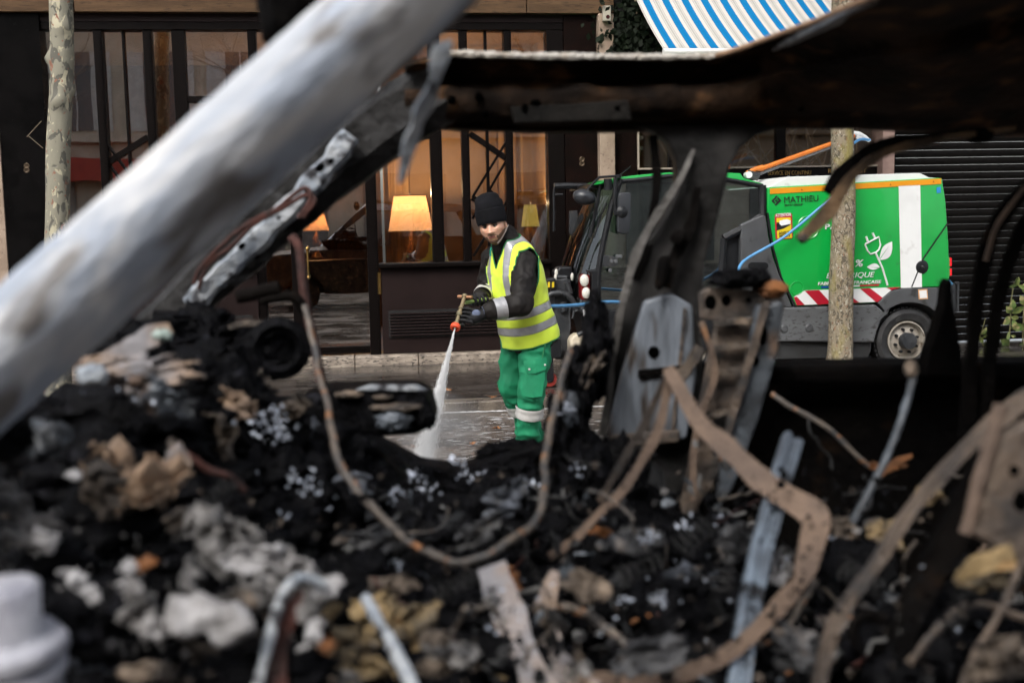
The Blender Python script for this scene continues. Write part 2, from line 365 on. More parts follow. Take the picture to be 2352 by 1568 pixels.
# left stone jamb and black marble pillars
mb = MB(); mb.box(-9, uL0 - 0.003, -0.06, 0.5, PZ, 3.555); mb.build('stone_jamb', M_travertine, front, bevel=0.008)
pl = MB().box(uL0, uL1, -0.05, 0.5, PZ + 0.001, 3.555).build('black_pillar', M_marble, front, bevel=0.004)
tag(pl, label='black polished stone pillar with scratches')
g = MB()   # scratched chevron and a small round fitting
for (a, b) in (((184, 945), (285, 835)), ((190, 932), (296, 1022))):
    p, q = SU(a[0] / 3, a[1] / 3, -0.053), SU(b[0] / 3, b[1] / 3, -0.053)
    g.tube([(p[0], -0.051, p[1]), (q[0], -0.051, q[1])], 0.004, 4)
g.build('scratch', mat('scratch', (0.22, 0.17, 0.12), 0.8), pl)
for (px, py) in ((61, 381), (61, 391)):
    q = SU(px, py, -0.053); MB().lathe([(0.012, 0), (0.022, 0.004), (0.028, 0)], (q[0], -0.0515, q[1]), (0, -1, 0), 14).build('round_fitting', mat('old_bronze', (0.09, 0.06, 0.035), 0.5, metal=0.5), pl)
pr = MB().box(uE[1] + 0.004, uMb - 0.003, -0.03, 0.5, PZ + 0.001, 3.555).build('brown_pillar', M_marbleb, front, bevel=0.004)
for (px, py) in ((1337, 366), (1337, 376)):
    q = SU(px, py, -0.033); MB().lathe([(0.012, 0), (0.022, 0.004), (0.028, 0)], (q[0], -0.0315, q[1]), (0, -1, 0), 14).build('round_fitting', MATS['old_bronze'], pr)
mb = MB(); mb.box(uS[0], uS[1], -0.14, 0.5, PZ + 0.001, 3.555); mb.build('stone_pilaster', M_travertine, front, bevel=0.008)
# frames
def frame(a, b, z0, z1, w0=0.0, w1=0.13, nm='mullion', ribs=True):
    o = MB().box(a, b, w0, w1, z0, z1).build(nm, M_frame, front, bevel=0.004)
    if ribs:                                  # beaded ribs along the profile
        m2 = MB(); c = b - 0.018; n = int((z1 - z0) / 0.022)
        for i in range(n): m2.box(c - 0.009, c + 0.009, w0 - 0.007, w0, z0 + i * 0.022 + 0.004, z0 + i * 0.022 + 0.017)
        m2.build('beading', M_frame, o)
    return o
frame(uA[0], uA[1], ZG0, ZG1); frame(uB[0], uB[1], ZG0, ZG1); frame(uP[0], uP[1], ZG0, ZG1, ribs=False)
frame(uT[0], uT[1], ZG0, ZG1, 0.03, 0.07, ribs=False)
frame(uD0[0], uD0[1], 0.215, ZG1); frame(uD1[0], uD1[1], 0.215, ZG1); frame(uD2[0], uD2[1], 0.215, ZG1, -0.03, 0.13)
frame(uW[0], uW[1], ZG0, ZG1); frame(uM1[0], uM1[1], ZG0, ZG1); frame(uM2[0], uM2[1], ZG0, ZG1)
frame(uT2[0], uT2[1], ZG0, ZG1, 0.03, 0.07, ribs=False)
frame(uE[0], uE[1], 0.215, ZG1, -0.01, 0.2, 'end_post', ribs=False)
MB().box(uL1 + 0.001, uE[1], -0.015, 0.16, ZG1 + 0.002, 3.483).build('head_rail', M_frame, front, bevel=0.004)
def transom(a, b, z, h=0.06): MB().box(a + 0.001, b - 0.001, 0.005, 0.11, z, z + h).build('transom', M_frame, front, bevel=0.004)
transom(uP[1], uD0[0], Z_(450, 235)); transom(uD2[1], uW[0], Z_(930, 320), 0.07); transom(uD0[1], uD1[0], 2.36); transom(uD1[1], uD2[0], 2.36)
# crossed glazing bars
def brace(p, q, r):
    a = SU(p[0], p[1], 0.05); b = SU(q[0], q[1], 0.05)
    MB().sweep([(a[0], 0.05, a[1]), (b[0], 0.05, b[1])], [(-0.02, -r), (0.02, -r), (0.02, r), (-0.02, r)]).build('glazing_bar', M_frame, front)
c2d = lambda x, y: (832.6 + x * .2197, 287.1 + y * .2197)
for p, q, r in (((1120, 90), (1500, 350), .028), ((1150, 755), (1500, 180), .012), ((1325, 680), (1500, 380), .012), ((1145, 760), (1240, 820), .028), ((1150, 980), (1225, 860), .012), ((1160, 1370), (1520, 780), .012), ((1325, 690), (1400, 760), .02)):
    brace(c2d(*p), c2d(*q), r)
for p, q, r in (((245, 375), (340, 315), .026), ((246, 332), (335, 452), .01), ((246, 372), (284, 425), .01)): brace(p, q, r)
# panes, one for each opening
def pane(a, b, z0, z1, g=G_shop, w=0.05, parent=front): MB().box(a, b, w, w + 0.008, z0, z1).build('pane', g, parent)
ZT = Z_(450, 235)
pane(uL1, uA[0], ZG0, ZG1, G_shop2, 0.06); pane(uA[1], uB[0], ZG0, ZG1, G_shop2, 0.075); pane(uB[1], uP[0], ZG0, ZG1, G_shop2, 0.06)
pane(uP[1], uD0[0], ZT + 0.06, ZG1, G_shop2, 0.06); pane(uP[1], uD0[0], ZG0, ZT, G_shop2, 0.06)
pane(uD0[1], uD1[0], 0.26, 2.36, G_shop2, 0.06); pane(uD0[1], uD1[0], 2.42, ZG1, G_shop2, 0.06); pane(uD1[1], uD2[0], 2.42, ZG1, G_shop2, 0.06)
zt2 = Z_(930, 320)
pane(uD2[1], uW[0], ZG0, zt2, G_shop, 0.06); pane(uD2[1], uW[0], zt2 + 0.07, ZG1, G_shop, 0.06)
pane(uW[1], uM1[0], ZG0, ZG1, G_shop, 0.06); pane(uM1[1], uM2[0], ZG0, ZG1, G_shop, 0.075); pane(uM2[1], uE[0], ZG0, ZG1, G_shop, 0.06)
# door
door = MB().box(uD1[1] + 0.002, uD2[0] - 0.002, 0.02, 0.08, 0.225, 0.30).build('door_bottom_rail', M_frame, front, bevel=0.004)
m2 = MB()
for i in range(int((uD2[0] - uD1[1]) / 0.022) - 1): m2.box(uD1[1] + 0.01 + i * .022, uD1[1] + 0.023 + i * .022, 0.012, 0.02, 0.262, 0.276)
m2.build('beading', M_frame, door)
pane(uD1[1], uD2[0], 0.30, 2.36, G_shop2, 0.05)
hu = U_(707, 600); hz0, hz1 = Z_(707, 637), Z_(707, 571)
h = MB().tube([(hu, -0.045, hz0 + .02), (hu, -0.05, hz1 - .02)], 0.011, 10)
for z in (hz0, hz1): h.ball((hu, -0.045, z), (.018, .018, .022), 10, 8); h.tube([(hu, -0.045, z), (hu, 0.05, z)], 0.009, 8)
h.build('door_handle', M_brass, front, smooth=True)
# stall riser panels under the windows, with louvred vents
def riser(a, b, vent, capside=True):
    o = MB().box(a, b, -0.02, 0.10, 0.215, 1.075).build('stall_riser', M_panel, front, bevel=0.006)
    MB().box(a - 0.02, b + 0.002, -0.09, 0.12, 1.078, 1.128).build('sill', M_frame, o, bevel=0.012)
    v0, v1, z0, z1, n = vent
    MB().box(v0 - 0.015, v1 + 0.015, -0.032, -0.0205, z0 - 0.015, z1 + 0.015).build('vent_backing', M_dark, o)
    st = (z1 - z0) / n
    for i in range(n):
        z = z0 + i * st
        MB().prism([(v0, z + 0.004), (v1, z + 0.004), (v1, z + st * 0.62), (v0, z + st * 0.62)], -0.052, -0.033).build('louvre_slat', M_panel, o, bevel=0.003)
    return o
riser(uD2[1] + 0.02, uE[0] - 0.001, (U_(896, 740), U_(1160, 740), Z_(1000, 769), Z_(1000, 713), 8))
riser(uP[1] - 0.8, uD0[0] - 0.001, (U_(470, 740), U_(578, 740), Z_(560, 750), Z_(560, 727), 3))
riser(uL1 + 0.001, uP[1] - 0.803, (uL1 + 0.2, uL1 + 0.7, 0.4, 0.6, 8))
MB().box(U_(866, 640), U_(874, 640), -0.034, -0.03, Z_(870, 675), Z_(870, 624)).build('brass_plate', M_brass, front)
# stone step in slabs
xs = [-5.2, -3.6, U_(700, 830) - .6, U_(700, 830) + 0.5, U_(960, 825), 0.25, um(1406, 700)]
for a, b in zip(xs[:-1], xs[1:]):
    MB().box(a + 0.003, b - 0.003, -0.16, 0.4, PZ - 0.06, 0.212).build('step_stone', M_step, front, bevel=0.012)
# rooms behind the glass
M_in = mat('tan_wall', (0.47, 0.285, 0.14), 0.8, c2=(0.37, 0.21, 0.095), scale=1.2)
M_in2 = mat('wood_wall', (0.20, 0.09, 0.04), 0.6, c2=(0.10, 0.045, 0.02), scale=2, stretch=(6, 1, 0.7))
M_fl = mat('parquet', (0.20, 0.10, 0.05), 0.35, c2=(0.11, 0.055, 0.028), scale=3, stretch=(1, 6, 1))
xm = uD2[0] + 0.02
MB().box(xm + 0.2, uE[1], 1.9, 2.0, 0.2, 3.5).build('room_back_wall', M_in, front)
MB().box(-6, xm + 0.19, 3.2, 3.3, 0.2, 3.5).build('room_back_wall', M_in2, front)
MB().box(-6, uE[1], 0.41, 3.3, 0.14, 0.2).build('room_floor', M_fl, front)
MB().box(-6, uE[1], 0.17, 3.3, 3.5, 3.55).build('room_ceiling', M_in, front)
MB().box(uE[1] - 0.05, uE[1] - 0.005, 0.2, 1.89, 0.2, 3.5).build('room_side_wall', M_in, front)
MB().box(-6, -5.9, 0.2, 3.19, 0.2, 3.5).build('room_side_wall', M_in2, front)
# curtains hanging behind the narrow windows
M_cur = mat('curtain', (0.48, 0.29, 0.13), 0.9, c2=(0.36, 0.20, 0.085), scale=3, stretch=(5, 5, 0.3))
def curtain(a, b, w, z0, z1, m=M_cur):
    n = int((b - a) / 0.02); mb = MB(); vs = []
    for i in range(n + 1):
        u = a + (b - a) * i / n; y = w + 0.03 * math.sin(i * 1.1) + 0.012 * math.sin(i * 2.7); vs += [(u, y, z0), (u, y + 0.01, z1)]
    mb.add(vs, [(2 * i, 2 * i + 2, 2 * i + 3, 2 * i + 1) for i in range(n)]); mb.build('curtain', m, front, smooth=True, sharp=80)
curtain(uE[0] - .35, uE[0] - .05, 1.5, 0.3, 3.45); curtain(xm + .25, xm + .5, 1.7, .3, 3.45)
# a blind box low in the right window, dark counter and chairs by the door
q0, q1 = SU(1180, 535, 0.7), SU(1262, 470, 0.7)
MB().box(U_(1190, 500, .9), U_(1262, 500, .9), 0.9, 1.3, 0.9, Z_(1220, 470, .9)).build('display_cabinet', M_in2, front, bevel=0.01)
cnt = MB().box(U_(690, 640, 1.6), U_(840, 640, 1.6), 1.6, 2.1, 0.2, 1.12).build('counter', mat('dark_wood', (0.03, 0.014, 0.008), 0.4, c2=(0.015, 0.008, 0.005), stretch=(1, 1, 8)), front, bevel=0.01)

# ------------------------------------------------------------------ lamps in the shop
def lamp_shade_mat():
    m = bpy.data.materials.new('lit_lamp_shade'); m.use_nodes = True; nt = m.node_tree; N = nt.nodes; L = nt.links; b = N['Principled BSDF']
    b.inputs['Base Color'].default_value = (0.75, 0.55, 0.3, 1); b.inputs['Roughness'].default_value = 0.9
    tc = N.new('ShaderNodeTexCoord'); nz = N.new('ShaderNodeTexNoise'); nz.inputs['Scale'].default_value = 120; L.new(tc.outputs['Object'], nz.inputs['Vector'])
    mr = N.new('ShaderNodeMapRange'); mr.inputs[3].default_value = 0.5; mr.inputs[4].default_value = 0.66; L.new(nz.outputs[0], mr.inputs[0])
    b.inputs['Emission Color'].default_value = (1.0, 0.64, 0.34, 1); L.new(mr.outputs[0], b.inputs['Emission Strength'])
    tl = N.new('ShaderNodeBsdfTranslucent'); tl.inputs[0].default_value = (.62, .46, .32, 1); mx = N.new('ShaderNodeMixShader'); mx.inputs[0].default_value = .55
    L.new(b.outputs[0], mx.inputs[1]); L.new(tl.outputs[0], mx.inputs[2]); L.new(mx.outputs[0], N['Material Output'].inputs[0])
    return m
M_shade = lamp_shade_mat()
M_shade_edge = mat('shade_trim', (0.5, 0.3, 0.1), 0.7)
M_wood = mat('lamp_wood', (0.22, 0.09, 0.035), 0.35, c2=(0.12, 0.05, 0.02), stretch=(1, 1, 5))
def table_lamp(label, w, pts, watts, base_z=1.13, shade=None):
    """pts: picture x of top left, top right, bottom left, bottom right and y of top, bottom of the shade"""
    xt0, xt1, xb0, xb1, yt, yb = pts
    zt, zb = Z_((xt0 + xt1) / 2, yt, w), Z_((xb0 + xb1) / 2, yb, w)
    uc = (U_(xb0, yb, w) + U_(xb1, yb, w)) / 2; rt = (U_(xt1, yt, w) - U_(xt0, yt, w)) / 2; rb = (U_(xb1, yb, w) - U_(xb0, yb, w)) / 2
    t = thing('table_lamp', label, 'lamp', (uc, w, base_z), group='lit lamps in the shop windows')
    s = MB().lathe([(rb, 0), (rt, zt - zb), (rt - 0.004, zt - zb), (rb - 0.004, 0)], (uc, w, zb), seg=40, close=True).build('lamp_shade', shade or M_shade, t, smooth=True, sharp=60)
    for r, z in ((rb, 0.0), (rt, zt - zb - 0.008)):
        MB().lathe([(r + 0.001, z), (r + 0.004, z), (r + 0.004 - 0.001, z + 0.010), (r + 0.0005, z + 0.010)], (uc, w, zb), seg=40, close=True).build('shade_trim', M_shade_edge, s)
    hh = zb - base_z
    MB().lathe([(0.0, 0), (0.07, 0), (0.075, 0.02), (0.05, 0.05), (0.025, hh * .3), (0.045, hh * .45), (0.05, hh * .6), (0.022, hh * .8), (0.012, hh), (0.012, hh + 0.12), (0, hh + 0.12)], (uc, w, base_z), seg=20).build('stem', M_wood, t, smooth=True)
    MB().ball((uc, w, zb + 0.45 * (zt - zb)), (.03, .03, .045), 12, 8).build('bulb', mat('lit_bulb', (1, .8, .5), .5, emit=(1, .62, .25), estr=6), t)
    ld = bpy.data.lights.new('lamp_light', 'POINT'); ld.energy = watts; ld.color = (1, 0.70, 0.40); ld.shadow_soft_size = 0.02
    lo = bpy.data.objects.new('lamp_light', ld); col.objects.link(lo); lo.parent = t; lo.location = (0, 0, zb + (zt - zb) * 1.0 - base_z)
    return t
table_lamp('large glowing cone-shaded lamp behind the window left of the worker', 0.75, (908, 981, 892, 995, 449, 532), 36, base_z=0.9)
table_lamp('small glowing lamp seen through the glazed shop door', 1.85, (709, 744, 694, 757, 486, 531), 45, base_z=1.125)
table_lamp('small dim lamp shade low in the window right of the worker', 0.8, (1209, 1236, 1197, 1240, 469, 522), 3, base_z=0.9, shade=mat('dim_lamp_shade', (.5, .42, .16), .9, emit=(.75, .55, .12), estr=.32))
MB_s = MB()
for u0_ in (U_(945, 700, .75), U_(1218, 700, .8)):
    tb = thing('side_table', 'low dark table carrying the large window lamp' if u0_ < -0.5 else 'low dark table carrying the small lamp in the right window', 'table', (u0_, 0.78, 0.2))
    MB().box(u0_ - .28, u0_ + .28, .52, 1.04, .86, .898).build('table_top', M_wood, tb, bevel=.006)
    for a in (-.24, .24):
        for b in (.56, 1.0): MB().box(u0_ + a - .02, u0_ + a + .02, b - .02, b + .02, .2, .858).build('leg', M_wood, tb)

# ================================================================== neighbour: brasserie, awning, shutter
brass = thing('brasserie_front', 'dark restaurant front with gold lettering and a branch-filled window', 'building', (2.4, 0, 0))
uR = um(1408, 350); uV = um(1471, 350); uQ = U_(2018, 350), U_(2045, 350)
zw = Z_(1700, 380)
M_gold = mat('gold_letter', (0.42, 0.25, 0.08), 0.4, metal=0.6)
M_cream = mat('pale_bead', (0.45, 0.38, 0.3), 0.6)
MB().box(uR, uV - 0.03, 0.02, 0.4, PZ, 3.3).build('dark_panel', M_marbleb, brass, bevel=0.004)
MB().box(uV, uQ[0] - 0.003, 0.02, 0.10, PZ, zw - 0.03).build('lower_fascia', mat('dark_brown_paint', (0.006, 0.004, 0.0035), 0.4, spec=.1), brass, bevel=0.004)
MB().box(uV - 0.028, uV - 0.012, 0.0, 0.06, zw - 0.03, 3.3).build('window_bead', M_cream, brass)
MB().box(uV - 0.011, uQ[0] - 0.004, 0.0, 0.06, zw - 0.028, zw - 0.012).build('window_bead', M_cream, brass)
for px in (1548, 1795):
    u = U_(px, 340); MB().box(u - 0.05, u + 0.05, 0.01, 0.09, zw - 0.011, 3.3).build('mullion', M_frame, brass, bevel=0.004)
us = [uV, U_(1548, 340), U_(1795, 340), uQ[0]]
for a, b in zip(us[:-1], us[1:]): pane(a + 0.05, b - 0.052, zw - 0.01, 3.3, glass('brasserie_glass', (0.95, 0.92, 0.88), 1.0, 0.0, 0.03), 0.05, brass)
MB().box(uR, uQ[0], 0.0, 0.4, 3.302, 3.9).build('upper_fascia', M_dark, brass)
MB().box(um(1406, 50) + 0.003, 12, 0.1, 6, 3.905, 9).build('upper_wall', M_stone, brass)
MB().box(uR, uQ[0] + .3, 1.6, 1.7, PZ, 3.3).build('room_back_wall', M_in, brass); MB().box(uQ[0] + .2, uQ[0] + .3, .51, 1.6, PZ, 3.3).build('room_side_wall', M_in, brass); MB().box(uR, uQ[0] + .3, .41, 1.7, 3.303, 3.4).build('room_ceiling', M_in2, brass)
MB().box(uV, uQ[0], 0.11, 1.6, PZ, 0.2).build('room_floor', M_fl, brass)
MB().box(uQ[0], uQ[1], -0.1, 0.5, PZ, 3.9).build('stone_pilaster', mat('pink_stone', (0.36, 0.24, 0.20), 0.7, c2=(0.28, 0.18, 0.15), bump=0.3), brass, bevel=0.006)
for px in (1471,):
    for y in (312, 336): 
        q = SU(px + 12, y); MB().box(q[0] - 0.05, q[0] + 0.05, 0.3, 0.31, q[1] - 0.02, q[1] + 0.02).build('price_tag', M_cream, brass)
a, b = SU(1764, 402.5, .015), SU(1863, 402.5, .015)
place_text('lettering', 'SERVICE EN CONTINU', 0.062, a[0], 0.016, a[1], brass, M_gold, b[0] - a[0])
a = SU(1930, 397, .015)
place_text('lettering', 'RESTAURANT', 0.062, SU(1990, 397, .015)[0] - 0.42, 0.016, a[1], brass, M_gold, 0.42)
# bare twigs standing behind the brasserie window
M_twig = mat('dry_twig', (0.62, 0.45, 0.30), 0.8, c2=(0.42, 0.29, 0.19), scale=20)
tw = thing('dried_branches', 'bare pale branches arranged behind the brasserie window', 'branches', (2.8, 0.5, 0.2))
rt_ = random.Random(11)
for k in range(46):
    px = rt_.uniform(1480, 1990); u = U_(px, 380, 0.45); w = rt_.uniform(0.16, 0.4); p = Vector((u, w, 0.25)); d = Vector((rt_.gauss(0, .22), rt_.gauss(0, .05), 1)).normalized(); path = [p.copy()]
    bend = rt_.gauss(0, 0.05)
    for i in range(13): d = (d + Vector((bend + rt_.gauss(0, .06), rt_.gauss(0, .02), 0.0))).normalized(); p = p + d * 0.2; path.append(p.copy())
    if path[-1].x < uR + .1 or path[-1].x > uQ[0] - .1: pass
    path = [q for q in path if uR + .05 < q.x < uQ[0] - .05 and .12 < q.y < 1.5]
    if len(path) < 4: continue
    mb = MB().tube(path, [0.019 * (1 - .6 * i / len(path)) for i in range(len(path))], 5)
    for j in range(3, len(path), 3):
        s_ = rt_.choice((-1, 1)); q = path[j]; pts = [q + Vector((s_ * .07 * t, 0, .13 * t - .02 * t * t)) for t in range(4)]
        mb.tube(pts, [.009, .008, .006, .004], 4)
    mb.build('branch', M_twig, tw, smooth=True)
tv = MB().lathe([(0, 0), (.3, 0), (.36, .1), (.36, .4), (.33, .4), (.3, .1), (0, .1)], (2.8, .5, .2), seg=20).build('planter', M_dark, tw, smooth=True)
# alarm box and dark ivy beside the awning
q = SU(1392, 33, -.15)
ab = thing('alarm_box', 'small beige alarm box with a dark lens high on the pilaster', 'alarm', (q[0], -0.14, q[1]))
MB().box(q[0] - .04, q[0] + .04, -.2, -.142, q[1] - .075, q[1] + .075).build('housing', mat('beige_plastic', (0.42, 0.38, 0.3), .5), ab, bevel=.008)
MB().lathe([(0, .004), (.017, .004), (.02, 0)], (q[0] + .008, -.201, q[1] - .035), (0, -1, 0), 16).build('lens', mat('dark_lens', (.05, .01, .01), .2), ab)
M_ivy = mat('ivy_leaf', (0.007, 0.012, 0.005), 0.7, c2=(0.003, 0.005, 0.002), scale=12, spec=.12)
mb = MB(); ri = random.Random(3)
c0 = Vector((U_(1450, 50), -0.12, 3.5))
for k in range(900):
    p = Vector((c0.x + ri.gauss(0, .17), -0.12 + ri.uniform(-.12, .09), 3.05 + abs(ri.gauss(0, .45)))); s = ri.uniform(.02, .04); a = ri.uniform(0, 6); t = ri.uniform(-.7, .7)
    d1 = Vector((math.cos(a), t * .5, math.sin(a))) * s; d2 = Vector((-math.sin(a), t, math.cos(a))) * s * .7
    mb.add([p - d1, p + d2, p + d1 * 1.3, p - d2], [(0, 1, 2, 3)])
iv = thing('ivy', 'dark ivy hanging beside the striped awning', 'plant', (c0.x, -0.1, 3.0))
mb.build('foliage', M_ivy, iv)
MB().tube([(c0.x, -.06, 3.02), (c0.x + .05, -.08, 3.5), (c0.x - .03, -.05, 4.2)], .012, 6).build('stem', M_twig, iv)

# striped awning
def stripes(name, period, duty, axis='X', c1=(0.0, 0.145, 0.34), off=0.0):
    m, nt, b = nodes_of(name); N = nt.nodes; L = nt.links
    tc = N.new('ShaderNodeTexCoord'); sx = N.new('ShaderNodeSeparateXYZ'); L.new(tc.outputs['Object'], sx.inputs[0])
    dv = N.new('ShaderNodeMath'); dv.operation = 'DIVIDE'; dv.inputs[1].default_value = period; L.new(sx.outputs[axis], dv.inputs[0])
    ao = N.new('ShaderNodeMath'); ao.operation = 'ADD'; ao.inputs[1].default_value = 100 + off; L.new(dv.outputs[0], ao.inputs[0])
    fr = N.new('ShaderNodeMath'); fr.operation = 'FRACT'; L.new(ao.outputs[0], fr.inputs[0])
    cr = N.new('ShaderNodeValToRGB'); cr.color_ramp.interpolation = 'CONSTANT'; e = cr.color_ramp.elements
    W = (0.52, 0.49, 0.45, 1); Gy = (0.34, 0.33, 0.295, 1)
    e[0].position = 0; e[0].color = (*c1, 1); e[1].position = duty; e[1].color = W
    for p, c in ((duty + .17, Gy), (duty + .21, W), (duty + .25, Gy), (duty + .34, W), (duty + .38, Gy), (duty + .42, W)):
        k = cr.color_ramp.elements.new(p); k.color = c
    L.new(fr.outputs[0], cr.inputs[0]); L.new(cr.outputs[0], b.inputs['Base Color']); b.inputs['Roughness'].default_value = 0.85
    b.inputs['Specular IOR Level'].default_value = 0.2
    return m
wA, wB = -1.25, -0.02
ua, za = SU(1523, 112, wA)
ub_ = U_(2030, 105, wA)
sl = (Z_(1500, 2, -0.35) - za) / (1.25 - 0.35) * 0.98
aw = thing('awning', 'blue and white striped canvas awning over the restaurant', 'awning', (ua, wB, za))
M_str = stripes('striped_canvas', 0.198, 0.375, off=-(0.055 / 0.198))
n = 44; mb = MB(); vs = []
for i in range(n + 1):
    u = ua + (ub_ - ua) * i / n
    for j in range(9):
        t = j / 8; vs.append((u, wA + (wB - wA) * t, za + sl * (wB - wA) * t - 0.03 * math.sin(math.pi * t) + 0.004 * math.sin(i * 1.7) * math.sin(math.pi * t)))
mb.add(vs, [(i * 9 + j, (i + 1) * 9 + j, (i + 1) * 9 + j + 1, i * 9 + j + 1) for i in range(n) for j in range(8)])
cv = mb.build('canvas', M_str, aw, smooth=True)
so = cv.modifiers.new('thick', 'SOLIDIFY'); so.thickness = 0.003
MB().tube([(ua, wA, za - 0.028), (ub_, wA, za - 0.028)], 0.030, 14).build('front_bar', mat('white_enamel', (0.8, 0.79, 0.76), 0.35), aw, smooth=True)
mb = MB(); vs = []
for i in range(161):
    u = ua - .02 + (ub_ - ua + .04) * i / 160; vs += [(u, wA - .004 + .004 * math.sin(i * .9), za - .058), (u, wA - .006 + .01 * math.sin(i * .55), za - .15 - .012 * abs(math.sin(u * math.pi / .099)))]
mb.add(vs, [(2 * i, 2 * i + 2, 2 * i + 3, 2 * i + 1) for i in range(160)]); v = mb.build('valance', M_str, aw)
so = v.modifiers.new('thick', 'SOLIDIFY'); so.thickness = 0.002
for u in (ua + .25, ub_ - .3): MB().tube([(u, wB, za - .35), (u + .02, wA * .5, za - .1), (u, wA, za - .02)], .016, 8).build('folding_arm', MATS['white_enamel'], aw, smooth=True)

# roller shutter on the right, every slat its own piece
M_shut = mat('shutter_metal', (0.0045, 0.0037, 0.0032), 0.5, c2=(0.003, 0.0025, 0.002), scale=4, spec=0.08)
shut = thing('roller_shutter', 'closed black roller shutter of horizontal slats', 'shutter', (5.5, 0, PZ))
su0 = uQ[1] + 0.004; su1 = su0 + 3.2; sp = 0.079; sme = None
for i in range(42):
    z = PZ + 0.01 + i * sp
    if sme is None:
        pr = [(0.0, 0.0), (-0.012, 0.01), (-0.016, 0.04), (-0.012, 0.066), (0.0, 0.076), (0.006, 0.076), (0.006, 0.0)]
        mb = MB(); mb.sweep([(su0, 0.06, PZ + .01), (su1, 0.06, PZ + .01)], [(-p[0], p[1]) for p in pr]); sl_ = mb.build('slat', M_shut, shut); sme = sl_.data
    else:
        sl_ = link('slat', sme.copy(), None) if False else bpy.data.objects.new('slat', sme); 
        col.objects.link(sl_); sl_.parent = shut; sl_.location = (0, 0, i * sp)
MB().box(su0 + .001, su0 + .05, -.01, .1, PZ, 3.45).build('side_rail', M_shut, shut)
MB().box(su0, su1, -.06, .3, 3.46, 3.9).build('shutter_box', M_shut, shut, bevel=.01)

# ================================================================== the far side of the street (seen mirrored in the panes)
M_hs = mat('pale_limestone', (0.52, 0.45, 0.36), 0.8, c2=(0.42, 0.36, 0.28), scale=1.5, bump=0.2)
M_wd = mat('window_dark', (0.05, 0.05, 0.055), 0.15)
M_white = mat('white_paint', (0.50, 0.49, 0.46), 0.5)
WO = -27.0
opp = thing('facing_house', 'pale stone house across the street mirrored in the shop windows', 'building', (-4, WO, 0))
MB().box(-26, 18, WO - 4, WO, 0, 13).build('wall', M_hs, opp)
for fl, z in enumerate((4.6, 8.4)):
    for i in range(-9, 7):
        u = i * 2.6
        wn_ = MB().box(u - .55, u + .55, WO + .002, WO + .03, z, z + 2.5).build('window', M_wd, opp)
        for du in (-.55, -.02, .51): MB().box(u + du, u + du + .05, WO + .031, WO + .07, z, z + 2.5).build('window_frame', M_white, wn_)
        MB().box(u - 1.1, u - .56, WO + .003, WO + .06, z, z + 2.5).build('shutter', M_white, wn_); MB().box(u + .57, u + 1.1, WO + .003, WO + .06, z, z + 2.5).build('shutter', M_white, wn_)
    MB().box(-26, 18, WO + .004, WO + .3, z - .35, z - .12).build('string_course', M_hs, opp)
for i in range(-6, 5): MB().box(i * 4 - 1.4, i * 4 + 1.4, WO + .005, WO + .05, .1, 3.1).build('shopfront', mat('pale_shopfront', (.24, .22, .19), .5, c2=(.13, .12, .11), scale=.8), opp)
MB().prism([(-14, 3.0), (-3, 3.0), (-3, 3.7), (-14, 3.7)], WO + .06, WO + .9).build('red_reflection_block', mat('mirrored_red', (0.35, 0.03, 0.02), 0.6), opp)  # red block added for the red band mirrored in the left panes
